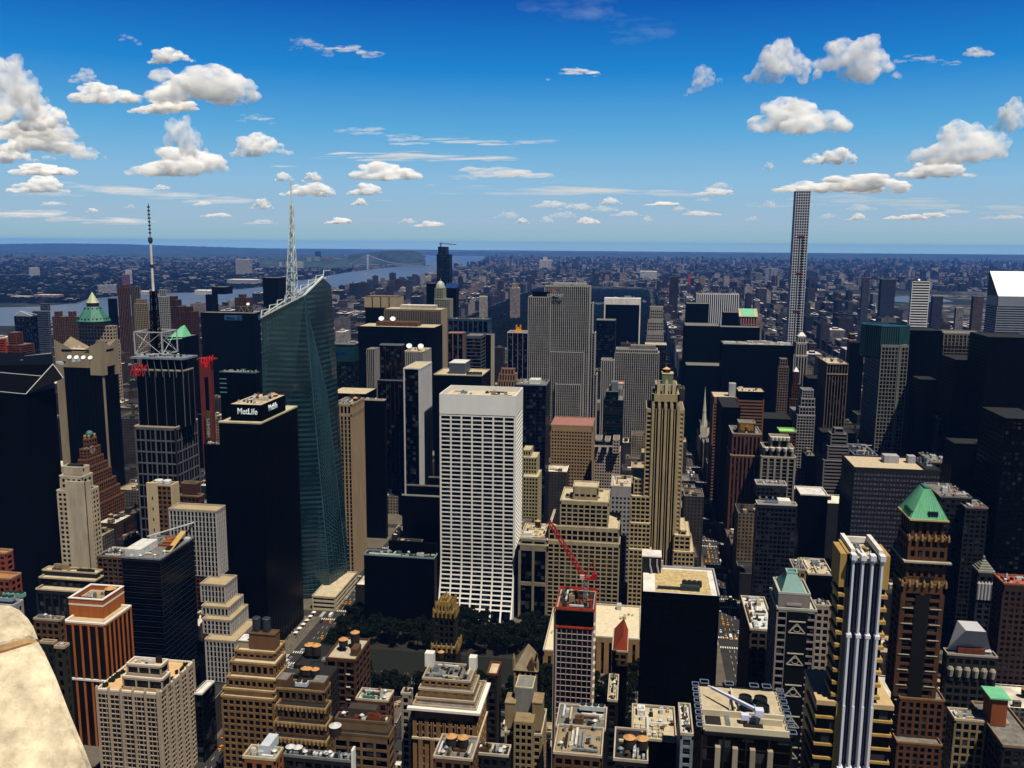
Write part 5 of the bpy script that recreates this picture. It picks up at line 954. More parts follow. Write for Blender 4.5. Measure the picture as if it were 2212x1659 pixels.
# black infill towers right of avenue
for (lab, xl, xr, yt, Y, sd_) in (('black tower rising behind the pale ribbed scalloped tower', 1560, 1600, 880, 1000, 1545), ('black tower filling the gap under the white-crowned stone tower', 1745, 1790, 818, 1260, 1735), ('black shaft between the fine-lined brown tower and the teal crown', 1836, 1868, 740, 1350, 1830),
                                  ('wide low black block behind the pale terraced grid tower', 1640, 1712, 905, 1120, 1630), ('black block below the fine-lined brown tower', 1775, 1850, 935, 1010, 1765), ('broad black tower wall right of the teal-crowned granite one', 1985, 2026, 820, 980, 1968), ('black block under the ribbed fan roof', 2060, 2190, 960, 820, 2040)):
    bld('office_tower', lab, [T(xl, xr, yt, Y, sd_)], BLACK, VP, short=lab, win=False, roof=ROOFD)
r, t = bld('office_building', 'stepped tower with pale horizontal ledges left of the blue-edged black roof', [T(1803, 1824, 926, 905, dep=10), T(1795, 1832, 938, 902, dep=16), T(1788, 1836, 965, 898, dep=22), T(1779, 1840, 996, 894, dep=30)], mat((.24, .23, .23), .8, .1), H_(3.6, 1.5, 1, .9, .6), short='the pale-ledged ziggurat', win=False)
# 521 Fifth-like broad building
r, t = bld('office_tower', 'broad dark office block with rows of lavender grey windows and a clean tan roof', [T(1845, 2033, 1015, 745, 1819)], mat((.03, .03, .034), .7, .3), ('G', 2.6, 4.05, .75, 2.1, .35, 3.5), mat((.2, .2, .25), .3, .6, .4, .4, streak=False), roof=mat((.62, .54, .42), .9, .12, .3, streak=False), short='the lavender-windowed broad block', minarea=2, cop=mat((.05, .05, .05), .9, .1))
x0, x1, y0, y1, _, z = t[0]; mb = MB(); mb.box(x0 + 30, y0 + 24, z - .3, x0 + 42, y0 + 34, z + 6); mb.build('penthouse', LGREY, r); mb = MB(); mb.box(x0 + 50, y0 + 26, z - .3, x0 + 56, y0 + 33, z + 6); mb.build('penthouse', LGREY, r); mb = MB(); mb.box(x0 + 57, y0 + 1, z - .3, x1 - 1, y1 - 2, z + 1.5); mb.build('roof_well', ROOFD, r); clutter(r, (x0 + 58, x1 - 2, y0 + 3, y1 - 4), z + 1.5, 87, 8, .2, [STEEL, METAL, BLUEG])
r, t = bld('office_tower', 'black building with blue-edged open roof and white antenna mount behind the tan-roofed block', [T(1846, 1897, 985, 880, 1821)], BLACK, VP, roof=ROOFD, cop=mat((.35, .42, .6), .6, .1), short='the blue-edged black roof', win=False)
x0, x1, y0, y1, _, z = t[0]; mb = MB(); mb.bar((x0 + 10, y0 + 6, z), (x0 + 12, y0 + 6, z + 9), .6); mb.bar((x0 + 7, y0 + 6, z + 9.5), (x0 + 17, y0 + 6, z + 9.5), .35); mb.build('antenna_mount', WHITE, r); clutter(r, rect(t[0]), z, 88, 9, .18, [ROOFW, METAL, CREAM])
# low roofs right of the broad block
for i, (lab, xl, xr, yt, Y, col) in enumerate((('low brown block with a cluttered red and cream roof beyond the broad tan-roofed block', 2010, 2062, 1000, 900, TAN), ('low dark block with slanted skylight roofs right of the green pyramid roof', 2030, 2100, 1075, 700, GREY), ('low dark block with a grey gravel roof far right of the green pyramid roof', 2085, 2135, 1098, 690, ROOFG), ('small orange brick block with a lit roof below the pale-gridded tower', 2028, 2052, 908, 1000, ORANGE))):
    r, t = bld('office_building', lab, [T(xl, xr, yt, Y, dep=40)], DARK, G_(4, 3.8, 1.2, 1.6, .3), roof=ROOFG, cop=col, short=lab, win=False); clutter(r, rect(t[0]), t[0][5], 90 + i, 12, .2, [CREAM, STEEL, ROOFW, METAL, PINK])
# --- 10 East 40th: green pyramid, brown shaft
BK = mat((.19, .1, .042), .9, .3, .25)
zt = 171
r, t = bld('skyscraper', 'ornate brown brick tower with a tall green copper hipped roof, right foreground', [T(1971, 2042, 1122, 498, 1948), T(1963, 2049, 1165, 495, 1940), T(1956, 2046, 1258, 492, 1938), T(1948, 2043, 1264, 490, 1930), T(1943, 2042, 1512, 488, 1926), T(1937, 2036, 1608, 481, 1918)], BK,
           [G_(4.2, 8, 1.9, 2, .5, 2), G_(4.2, 6, 2.0, 2.4, .5, 1), ('G', 8.6, 5.0, 6.4, 2.6, .5, 8), ('G', 8.2, 4.6, 3.2, 2.0, .6, 5), G_(4, 4, 2, 1.6, .4, 2), G_(4, 4, 2, 1.6, .4, 2)], roof=ROOFG, cop=mat((.36, .24, .12), .9, .2), short='the copper-hipped brown tower', minarea=3)
x0, x1, y0, y1, _, z = t[0]; za = atY(1990, 1052, (y0 + y1) / 2).z; mb = MB(); X0, X1, Y0, Y1 = x0 - 1.4, x1 + 1.0, y0 - 1.5, y1 + 1; mx_, my_ = (X0 + X1) / 2, (Y0 + Y1) / 2
mb.frus((X0, Y0, X1, Y1, z + .2), (mx_ - 1.8, my_ - 4.5, mx_ + 1.8, my_ + 4.5, za)); mb.build('copper_roof', mat((.22, .52, .34), .55, .2, .4), r); mb = MB()
for i in range(12):
    f_ = i / 11; a = (X0 + (X1 - X0) * f_, Y0 - .05, z + .3); b = (mx_ - 1.8 + 3.6 * f_, my_ - 4.55, za); mb.bar(a, b, .16)
    a = (X0 - .05, Y0 + (Y1 - Y0) * f_, z + .3); b = (mx_ - 1.85, my_ - 4.5 + 9 * f_, za); mb.bar(a, b, .16)
mb.build('roof_seam', mat((.3, .62, .42), .55, .1), r); mb = MB(); mb.box(mx_ - 1.2, my_ - 4, za - .5, mx_ + 1.2, my_ + 4, za + 1.2); mb.build('ridge', COPPER, r)
mb = MB()
for (a, b, c, d) in ((X0 - .6, Y0 - .6, X1 + .6, Y0 + .1), (X0 - .6, Y0 + .1, X0 + .1, Y1)): mb.box(a, b, z - .6, c, d, z + .3)
mb.build('eave', mat((.6, .5, .28), .8, .1), r); mb = MB(); f_ = .42
p0 = Vector((X0 + 9.5, Y0 + 1.2, z + 3)); 
for i in range(4): mb.box(X0 + 9.3 + i * 1.35, Y0 + .55, z + 1.2, X0 + 10.4 + i * 1.35, Y0 + 3.5, z + 4.6)
mb.build('dormer', mat((.02, .06, .09), .3, .1), r); mb = MB()
for i in range(6): mb.box(X0 + .5, Y0 + 3 + i * 2.2, z + 1, X0 + 3, Y0 + 3.8 + i * 2.2, z + 4)
mb.build('dormer', mat((.03, .12, .08), .5, .1), r)
mb = MB(); x0, x1, y0, y1, _, z = t[2]; a = (x0 + x1) / 2
mb.build('recess', GLASS, r); mb = MB(); x0, x1, y0, y1, _, z = t[3]; w3 = (x1 - x0) / 3
mb.box(x0 + w3, y0 - .15, 0, x1 - w3, y0 + .2, z - 6); mb.build('dark_bay', mat((.015, .009, .006), .6, .4), r)
mb = MB(); x0, x1, y0, y1, _, z = t[2]; w3 = (x1 - x0) / 3; mb.box(x0 + w3, y0 - .15, t[3][5] + 4, x1 - w3, y0 + .2, z - 9); mb.build('dark_bay', mat((.015, .009, .006), .6, .4), r)
mb = MB(); x0, x1, y0, y1 = t[3][:4]
for i in range(9):
    for sx in (x0 + 1, x1 - w3 + .3): 
        zz = t[3][5] - 14 - i * 9.2; mb.box(sx, y0 - .35, zz, sx + w3 - 1.4, y0 + .1, zz + .35)
mb.build('sill', mat((.55, .5, .42), .8, .1), r)
mb = MB()
for q in (t[1], t[3]):
    for i in range(7): a = q[0] + (q[1] - q[0]) * i / 6; mb.lathe(a, q[2] - .3, [(.9, q[5] - 1), (.8, q[5] + 1.5), (.1, q[5] + 3.2)], 6)
mb.build('finial', mat((.4, .28, .14), .9, .2), r)
q = t[1]; mb = MB(); mb.box(q[0] - 2.2, q[2] - 2.2, q[5] - 13.5, q[1] + 2.2, q[2] + .2, q[5] - 12.6); mb.box(q[0] - 2.2, q[2] + .2, q[5] - 13.5, q[0] + .2, q[3], q[5] - 12.6); mb.build('cornice', mat((.5, .46, .38), .8, .1), r)
# --- 425 Fifth: white fins and yellow flanks
YE = mat((.52, .38, .16), .8, .12, .3); WF = mat((.74, .76, .82), .6, .06, .3)
Y0_ = 362; q = T(1831, 1911, 1203, Y0_, dep=22); x0, x1, y0, y1, _, z = q; zb1 = atY(1871, 1372, Y0_).z; zb2 = atY(1871, 1522, Y0_).z
root = thing('skyscraper', 'slender tower with four white fins and yellow balconied flanks, lower right foreground', 'skyscraper', ((x0 + x1) / 2, (y0 + y1) / 2, 0))
a0 = atY(1840, 1203, y0).x; a1 = atY(1909, 1203, y0).x; gb_ = MB(); gb_.box(a0, y0 + 1, 0, a1, y1 - 1, z - 3); gb_.build('glazing', mat((.006, .01, .03), .15, .2, spec=.5), root)
for i in range(4):
    a = a0 + (a1 - a0 - 1.2) * i / 3; mb = MB(); mb.box(a + .2, y0 - 1.5, zb1, a + 1.0, y0 + 1.2, z); mb.box(a + .1, y0 - 2.3, zb2, a + 1.0, y0 + 1.2, zb1 - .6); mb.box(a - .5, y0 - 3.2, 0, a + 1.7, y0 + 1.2, zb2 - 30)
    mb.box(a - .45, y0 - 2.2, z - 1, a + 1.7, y0 + 1.4, z + 1.2); mb.box(a - .4, y0 - 2.4, zb1 - .6, a + 1.6, y0 + .4, zb1 + .8); mb.box(a - .6, y0 - 3.4, zb2 - 30, a + 1.8, y0, zb2 - 28); mb.box(a + .1, y0 - 2.6, zb2 - 28, a + 1.1, y0 + 1, zb2); mb.build('fin', WF, root)
mb = MB()
for i in range(4):
    a = a0 + (a1 - a0 - 1.2) * i / 3 - 1.1; mb.box(a, y0 + .6, 0, a + .3, y0 + 1.2, z - 4)
mb.build('pier', mat((.16, .22, .42), .6, .1), root)
mb = MB()
for sx in (a0 - .1, a1 - 1.6): mb.box(sx, y0 + 1.4, z, sx + 1.7, y1, z + 2.6)
mb.box(a0 + 1.6, y1 - 1.2, z - 1, a1 - 1.6, y1, z + 1.5); mb.build('roof_beam', WHITE, root); mb = MB(); mb.box(a0 + 1.6, y0 + 1, z - 3, a1 - 1.6, y1 - 1.2, z - 1.5); mb.build('roof', ROOFT, root)
clutter(root, (a0 + 2, a1 - 2, y0 + 2, y1 - 2), z - 1.5, 95, 6, .3, [WHITE, METAL, TAN])
for s, e0, e1 in ((-1, x0, a0), (1, a1, x1)):
    mb = MB(); mb.box(e0, y0 + 1, zb2, e1, y1 - 4, z + 1) if s < 0 else mb.box(e0, y0 + 1, zb2, e1, y1 - 4, z + 1)
    w0 = e0 - 2.6 if s < 0 else e0; w1 = e1 if s < 0 else e1 + 2.6
    mb.box(w0, y0 + 1, z - 14, w1, y1 - 6, z + .5); mb.build('flank_wall', YE, root)
    wx0, wx1 = (e0 - 8.5, e1) if s < 0 else (e0, e1 + 8.5); mb = MB(); mb.box(e0 - .3, y0 - .5, 0, e1 + .3, y1, zb2 - .02); mb.build('flank_pier', YE, root)
    c2 = MB(); c2.box(min(wx0, e0) + .6, y0 + 1, 0, max(wx1, e1) - .6, y1 + 6, zb2 - 1); c2.build('flank_glazing', GLASS, root)
    for k in range(16):
        zz = z - 18 - k * 5.6
        if zz < zb2 + 2: break
        mb = MB(); ex0, ex1 = (e0 - 2.6, e0 + .2) if s < 0 else (e1 - .2, e1 + 2.6); mb.box(ex0, y0 + .4, zz, ex1, y1 - 8, zz + 1.4); mb.build('balcony', YE, root)
    c2 = MB(); ex0, ex1 = (e0 - 1.8, e0) if s < 0 else (e1, e1 + 1.8); c2.box(ex0, y0 + 2, zb2, ex1, y1 - 8, z - 15); c2.build('side_glazing', GLASS, root)
    k = 0; zz = zb2 - .2; mb = MB(); mb.box(wx0, y0 - .2, zz - 1.5, wx1, y1 + 6, zz + .6); mb.build('terrace', mat((.62, .5, .32), .85, .1), root)
    for k in range(18):
        zz = zb2 - 8 - k * 6.3
        if zz < 4: break
        mb = MB(); bx0, bx1 = (wx0, e0 - .3) if s < 0 else (e1 + .3, wx1); mb.box(bx0, y0 + .2, zz, bx1, y1, zz + 1.1); mb.build('balcony', YE, root)
HERO.append((proj((x0 + x1) / 2, y0, z), [[x0, x1, y0, y1, 0, z]], 'the white-finned yellow tower', root))
# --- Republic (teal pyramid)
RB = mat((.36, .32, .31), .85, .15, .2)
r, t = bld('office_tower', 'grey stone tower with a teal truncated pyramid top and decorative crossed braces', [T(1682, 1751, 1284, 432, dep=20), T(1678, 1765, 1318, 430, dep=26)], RB, [P_, ('G', 5.2, 3.9, 1.1, 1.1, .5, 1.5)], roof=CREAM, cop=mat((.5, .52, .5), .8, .1), short='the teal pyramid tower', minarea=4, faces='SEW')
x0, x1, y0, y1, _, z = t[0]; mb = MB(); mx_, my_ = (x0 + x1) / 2, (y0 + y1) / 2 + 2; zt = atY(1718, 1236, my_).z
mb.frus((x0 + 1.6, y0 + 1.6, x1 - 1.6, y1, z), (mx_ - 2.4, my_ - 2.4, mx_ + 2.4, my_ + 2.4, zt)); mb.build('pyramid_roof', mat((.09, .28, .27), .5, .15, .3), r)
mb = MB()
for (a, b, c, d) in ((mx_ - 2.7, my_ - 2.7, mx_ + 2.7, my_ - 2.2), (mx_ - 2.7, my_ + 2.2, mx_ + 2.7, my_ + 2.7), (mx_ - 2.7, my_ - 2.2, mx_ - 2.2, my_ + 2.2), (mx_ + 2.2, my_ - 2.2, mx_ + 2.7, my_ + 2.2)): mb.box(a, b, zt, c, d, zt + 1)
mb.build('roof_collar', mat((.45, .62, .6), .5, .1), r)
mb = MB(); a, b = atY(1703, 1330, y0).x, atY(1739, 1330, y0).x; Yf = t[1][2] - .2
mb.box(a - 1, Yf + .05, 0, b + 1, Yf + 1.6, t[1][5] - 1); mb.build('curved_bay', mat((.02, .022, .025), .4, .3), r); mb = MB()
for k in range(6):
    zz = t[1][5] - 12 - k * 17; mb.bar((a, Yf - .2, zz), ((a + b) / 2, Yf - .2, zz + 5), .35); mb.bar((b, Yf - .2, zz), ((a + b) / 2, Yf - .2, zz + 5), .35); mb.bar((a, Yf - .2, zz), (b, Yf - .2, zz), .3); mb.bar((a, Yf - .2, zz + 6), (b, Yf - .2, zz + 6), .35)
    for i in range(12): a_, b_ = math.pi * i / 6, math.pi * (i + 1) / 6; c = ((a + b) / 2, zz + 2.2); mb.bar((c[0] + 1.6 * math.cos(a_), Yf - .3, c[1] + 1.6 * math.sin(a_)), (c[0] + 1.6 * math.cos(b_), Yf - .3, c[1] + 1.6 * math.sin(b_)), .2)
mb.build('brace', mat((.5, .48, .42), .8, .1), r)
mb = MB()
for k in range(4): mb.box(x0 + 4, y0 - .3, z - 6 - k * 5, x1 - 4, y0 + .1, z - 4.6 - k * 5)
mb.build('curved_ledge', mat((.45, .43, .4), .8, .1), r)
# --- HSBC black with white roof
r, t = bld('office_tower', 'plain black office tower with a bright cream roof ringed by a white walkway, centre right', [T(1387, 1555, 1283, 442, dep=38)], BLACK, VP, roof=WHITE, short='the cream-roofed plain black tower', win=False, cop=None)
x0, x1, y0, y1, _, z = t[0]; y1 = y0 + 30
mb = MB(); mb.box(x0 + 7, y0 + 2, z - .28, x1 - 4, y1 + 5, z - .1); mb.build('gravel_field', mat((.62, .52, .32), .95, .3, .5, streak=False), r)
mb = MB(); mb.box(x1 - .7, y0, z - .3, x1, y1 + 8, z + .9); mb.box(x0 + 10, y1 + 7.3, z - .3, x1 - .7, y1 + 8, z + .9); mb.build('parapet', LGREY, r)
mb = MB(); X1_ = atY(1428, 1215, y1).x; zz = atY(1408, 1250, y1 - 6).z; mb.box(x0 - .1, y1 - 2, z - .3, X1_, y1 + 8.1, z + 9); mb.build('penthouse', mat((.02, .02, .022), .6, .2), r); mb = MB(); mb.box(x0 - .3, y1 - 2.2, z + 9, X1_ + .2, y1 + 8.3, z + 9.6); mb.build('roof_cap', WHITE, r)
mb = MB()
for dx in (4.2, 8.0): mb.bar((x0 + dx, y1 - 2.6, z + 8), (x0 + dx, y1 - 2.6, z + 4.5), .5); mb.bar((x0 + dx, y1 - 2.6, z + 4.5), (x0 + dx + 1, y1 - 3.2, z + .5), .5)
mb.build('duct', LGREY, r); fanbox(r, x0 + 21, y0 + 10, z, 4, 2.6, mat((.06, .08, .08), .6, .2)); mb = MB(); mb.box(x0 + 8, y0 + 5, z, x0 + 22, y0 + 6.2, z + 1.5); mb.box(x0 + 20, y0 + 4.5, z, x0 + 30, y0 + 8, z + 2.4); mb.build('chiller', mat((.08, .1, .1), .6, .4, 1), r)
mb = MB(); mb.box(X1_ + .2, y1 + 6, z, X1_ + 1.2, y1 + 8, z + 4); mb.build('vent', LGREY, r)
# --- library
r, t = bld('library', 'low white-roofed marble library with brown walls behind the construction tower', [T(1255, 1384, 1378, 614, dep=60, z0=0), T(1173, 1254, 1408, 596, dep=76)], mat((.42, .3, .16), .9, .2), V_(6, 3.6, .6, 4), roof=mat((.72, .66, .52), .9, .12, .3), cop=PALE, cat='library', short='the marble library', win=False)
for q in t: clutter(r, rect(q), q[5], 444, 5, .12, [PALE, CREAM])
# --- right bottom blocks
r, t = bld('office_building', 'dark building capped by a pale stepped pyramid near the right edge', [T(2113, 2150, 1238, 640, 2100)], mat((.05, .05, .055), .8, .3), G_(4.5, 4.2, 2.4, 1.6, .5, 3), short='the stepped pyramid block', win=False)
x0, x1, y0, y1, _, z = t[0]; mb = MB()
for i in range(7): mb.box(x0 + i * 1.0, y0 + i * 1.2, z + i * 1.5, x1 - i * 1.1, y1 - i * 1.0, z + 1.5 + i * 1.5)
mb.build('stepped_roof', mat((.4, .39, .35), .85, .1), r); mb = MB()
for i in range(5): a = x0 + (x1 - x0) * (i + .5) / 5; mb.lathe(a, y0 - .1, [(1.1, z - 20), (1.3, z - 8), (.4, z - 6.5)], 10)
mb.build('arch_pier', LGREY, r)
r, t = bld('office_building', 'brown brick block with a salmon red roof terrace at the right edge', [T(2168, 2240, 1264, 600, 2146)], mat((.1, .05, .035), .9, .3), G_(3.8, 4, 2, 2, .4, 5), roof=mat((.55, .2, .13), .9, .15, .4, streak=False), cop=mat((.42, .2, .12), .9, .2), short='the salmon-roofed block', win=False); clutter(r, rect(t[0]), t[0][5], 96, 7, .25)
r, t = bld('office_building', 'dark ornate building with a white hipped roof right of the copper-hipped brown tower', [T(2046, 2156, 1418, 520, 2037)], mat((.06, .055, .05), .85, .4), G_(4.6, 4.6, 1.6, 1.9, .5, 2), roof=ROOFG, cop=mat((.45, .42, .38), .85, .1), short='the white-hipped dark building', minarea=4)
x0, x1, y0, y1, _, z = t[0]; mb = MB(); mb.frus((x0 + 1.5, y0 + 5, x1 - 1.5, y1 - 1, z + 1), (x0 + 9, y0 + 14, x1 - 8, y1 - 8, z + 16)); mb.build('hipped_roof', mat((.6, .6, .62), .6, .06), r); mb = MB(); mb.box(x0 + 7, y0 + 3.5, z, x1 - 6, y0 + 7.5, z + 3.2); mb.build('dormer', BRICK, r); mb = MB()
for i in range(6): a = x0 + (x1 - x0) * (i + .5) / 6; mb.lathe(a, y0 - .1, [(1.5, z - 13), (2.0, z - 8.5), (1.2, z - 7)], 10)
mb.build('arch_head', mat((.42, .4, .34), .85, .2), r)
r, t = bld('office_building', 'cream lower building with a cluttered roof in the bottom right corner', [T(2062, 2180, 1560, 420, 2046)], mat((.36, .29, .18), .9, .25), G_(3.6, 4.2, 1.3, 1.3, .4, 1.6), roof=ROOFW, cop=mat((.6, .52, .4), .85, .1), short='the corner cream building', minarea=4); clutter(r, rect(t[0]), t[0][5], 97, 22, .22, [ROOFD, METAL, CREAM, COPPER, STEEL])
r, t = bld('office_building', 'dark building with a green-edged open brown penthouse at the right edge', [T(2166, 2250, 1616, 400, dep=40)], DARK, G_(4, 4, 1.5, 1.6), roof=ROOFG, cop=TAN2, short='the green-edged penthouse block', win=False); mb = MB(); x0, x1, y0, y1, _, z = t[0]; mb.box(x0 + 1, y0 + 18, z, x0 + 8, y0 + 28, z + 14); mb.build('stair_tower', ORANGE, r); mb = MB(); mb.box(x0 - .5, y0 + 17, z + 14, x0 + 9, y0 + 29, z + 14.7); mb.build('copper_rim', COPPERL, r)
# --- bottom right large roof with crane
q = T(1515, 1714, 1588, 240, dep=28); RBC = mat((.45, .4, .32), .85, .15, .2)
r, t = bld('office_tower', 'large dark building with four black fan drums and a white crane on its roof', [q], mat((.02, .02, .02), .6, .3), ('V', 6, 4, .4, .4, .3, 1), roof=mat((.58, .52, .4), .9, .15, .5, streak=False), short='the fan drum roof', win=False)
x0, x1, y0, y1, _, z = q; W_ = x1 - x0; mb = MB()
for i in range(4): a = x0 + 4.0 + i * (W_ - 8) / 3.6; mb.box(a, y0 - 1.2, 0, a + 1.5, y0 + .5, z - 4); 
mb.build('pier', RBC, r); mb = MB(); FRM = mat((.06, .08, .1), .5, .2)
FRM2 = mat((.28, .33, .42), .5, .1)
def ringframe(mb, a, b, c, d, zz):
    mb = MB()
    for (p, s) in (((a, b), (c, b)), ((c, b), (c, d)), ((c, d), (a, d)), ((a, d), (a, b))): mb.bar((*p, zz), (*s, zz), .16)
    mb.build('edge_frame', FRM2, r)
for i in range(8):
    b = y0 + 1 + i * (y1 - y0 - 3) / 7.2; ringframe(mb, x0 - 1.2, b, x0 + .8, b + 2.2, z + .9); ringframe(mb, x1 - .8, b, x1 + 1.2, b + 2.2, z + .9)
for i in range(6):
    if i in (1, 3): continue
    a = x0 + 1.4 + i * (W_ - 4) / 5.6; ringframe(mb, a, y1 - 1, a + 2.6, y1 + 1.4, z + 1)
mb = MB(); mb.box(x0 + 1, y0 + 9.5, z - .3, x1 - 1, y0 + 10.1, z + 1.6); mb.box(x0 + 12, y0 + 6.6, z - .3, x1 - 2, y0 + 7.2, z + 1.6); mb.box(x0 + 1, y0 + .4, z - .3, x1 - 1, y0 + 1.0, z + 1.8); mb.box(x0 + 10.4, y0 + 10.1, z - .3, x0 + 10.9, y1 - 3, z + 1.2); mb.build('beam', mat((.66, .6, .48), .85, .08), r)
mb = MB(); mb.box(x0 + 12.5, y0 + 1.1, z - .28, x0 + 18, y0 + 6.5, z + .1); mb.build('roof_pit', ROOFD, r); mb = MB(); mb.box(x0 + 1.6, y0 + 2, z - .28, x0 + 6, y0 + 9, z + .06); mb.build('roof_pit', ROOFD, r)
for i in range(4):
    cx, cy = x0 + 14.2 + (i % 2) * 4.6, y0 + 12.8 + (i // 2) * 4.6; mb = MB(); mb.box(cx - 2.2, cy - 2.2, z - .3, cx + 2.2, cy + 2.2, z + .8); o = mb.build('cooling_unit', mat((.25, .33, .33), .6, .1), r)
    mb = MB(); mb.lathe(cx, cy, [(1.9, z + .8), (1.9, z + 1.3), (2.05, z + 1.35), (1.9, z + 1.4), (1.9, z + 1.9), (2.05, z + 1.95), (1.9, z + 2), (1.95, z + 2.7), (1.75, z + 2.7), (1.7, z + 2.1)], 22); mb.build('fan_drum', mat((.03, .045, .045), .5, .2), o)
mb = MB(); A_ = Vector((x0 + 4.2, y0 + 19.5, z + 3.6)); B_ = Vector((x0 + 16.8, y0 + 6.2, z + 4.2)); mb.bar(A_, B_, .5); mb.bar(A_ + Vector((-1, 1.1, 0)), A_, .25); mb.bar(A_.lerp(B_, .35), B_, .62); mb.box(B_.x - 1.2, B_.y - 1.4, B_.z - .9, B_.x + 1.2, B_.y + .9, B_.z + .9)
mb.box(B_.x - 5.0, B_.y - .4, z + 1.2, B_.x - 2.8, B_.y + 1.4, z + 2.8); mb.bar((B_.x - .5, B_.y, z), (B_.x - .5, B_.y, B_.z - .8), .4); mb.bar((B_.x - 2.8, B_.y + .5, z + 2), (B_.x - .8, B_.y, z + 2.4), .3); mb.bar(A_.lerp(B_, .4), (A_.x + 5, A_.y - 6, z), .2); mb.build('maintenance_crane', mat((.7, .72, .85), .5, .04), r)
mb = MB()
for i in range(12): mb.box(x0 + 7.4, y0 + 3 + i * .55, z + .2, x0 + 8.6, y0 + 3.25 + i * .55, z + .5)
mb.build('ladder', METAL, r)
# --- centre foreground: construction tower, gothic, palazzo...
CT = mat((.5, .42, .42), .8, .08)
r, t = bld('tower_under_construction', 'unfinished tower with a pale pink grid frame and orange netting around its open top', [T(1201, 1283, 1319, 420, dep=27)], CT, ('G', 2.75, 3.15, .3, .35, .5, .3), mat((.008, .008, .014), .4, .2), roof=ROOFD, short='the orange-netted construction tower', minarea=3, cat='building site')
x0, x1, y0, y1, _, z = t[0]; mb = MB(); NET = mat((.55, .1, .02), .8, .3, 1)
for (a, b, c, d) in ((x0 - .5, y0 - .5, x1 + .5, y0 - .2), (x0 - .5, y1 + .2, x1 + .5, y1 + .5), (x0 - .5, y0, x0 - .2, y1), (x1 + .2, y0, x1 + .5, y1)): mb.box(a, b, z + .3, c, d, z + 1.6)
mb.box(x0 - .3, y0 - .35, z - 9.5, x1 + .3, y0 - .1, z - 8.5); mb.build('safety_netting', NET, r)
clutter(r, (x0, x1, y0, y1), z, 101, 26, .16, [ORANGE, mat((.5, .12, .04), .9, .3, 1), TAN, ROOFD, STEEL, BROWN]); mb = MB(); mb.box(x0 - 1.2, y0 + 1, 0, x0 - .1, y0 + 8, z - 1); mb.build('core_wall', CREAM, r); mb = MB(); rg = random.Random(4)
for i in range(30): mb.box(x1 - .3, y0 + .5, 3 + i * 4.2, x1 + .8 + rg.random() * .4, y0 + 4, 3.8 + i * 4.2)
mb.build('hoist_ledge', CREAM, r)
mb = MB(); mb.box(x0, y0 - .04, z - 8.3, x1, y0 + .1, z - .4); mb.build('top_glazing', BLACK, r)
# red crane
cx, cy = x1 - 4.5, y0 + 11; zb = z; ztip = atY(1186, 1126, cy); pv = atY(1266, 1250, cy)
root = thing('tower_crane', 'red luffing tower crane standing on the unfinished pink-framed tower', 'crane', (pv.x, cy, zb)); cx = pv.x
mb = MB(); lattice(mb, (cx, cy, zb), (cx, cy, pv.z), 1.9, 1.9, 8, .14); mb.build('mast', mat((.4, .38, .36), .6, .1), root)
mb = MB(); mb.box(cx - 3, cy - 1.4, pv.z, cx + 5.5, cy + 1.4, pv.z + .8); mb.box(cx + 3, cy - 1.3, pv.z + .8, cx + 5.6, cy + 1.3, pv.z + 3); mb.build('slewing_deck', RED, root); mb = MB(); mb.box(cx - 3, cy - 3, pv.z + .4, cx - .8, cy - 1.4, pv.z + 2.6); mb.build('cabin', mat((.6, .5, .45), .5, .1), root)
mb = MB(); A_ = Vector((cx - 1, cy, pv.z + 1)); B_ = Vector((ztip.x, cy, ztip.z)); d_ = (B_ - A_).normalized(); u_ = Vector((-d_.z, 0, d_.x)); w_ = .85; N_ = 16
for i in range(N_):
    p, s = A_.lerp(B_, i / N_), A_.lerp(B_, (i + 1) / N_); ks = 1 if 0 < i < N_ - 1 else .6
    for oy in (-w_, w_): mb.bar(p + u_ * w_ * ks + Vector((0, oy, 0)), s + u_ * w_ * ks + Vector((0, oy, 0)), .24); mb.bar(p - u_ * w_ * ks + Vector((0, oy, 0)), s - u_ * w_ * ks + Vector((0, oy, 0)), .24); mb.bar(p + u_ * w_ * ks + Vector((0, oy, 0)), s - u_ * w_ * ks + Vector((0, oy, 0)), .17)
    mb.bar(p + u_ * w_ + Vector((0, -w_, 0)), p + u_ * w_ + Vector((0, w_, 0)), .1); mb.bar(p - u_ * w_ + Vector((0, -w_, 0)), s - u_ * w_ + Vector((0, w_, 0)), .1)
mb.build('jib', RED, root); mb = MB(); F_ = Vector((cx + 3.5, cy, pv.z + 9.5))
for oy in (-1, 1): mb.bar((cx - 1, cy + oy, pv.z + .8), F_, .22); mb.bar((cx + 4.5, cy + oy, pv.z + .8), F_, .22)
mb.build('frame', RED, root); mb = MB(); mb.bar(F_, A_.lerp(B_, .6), .06); mb.bar(F_, A_.lerp(B_, .95), .06); mb.bar(B_, B_ - Vector((0, 0, 14)), .05); mb.build('cable', DARK, root)
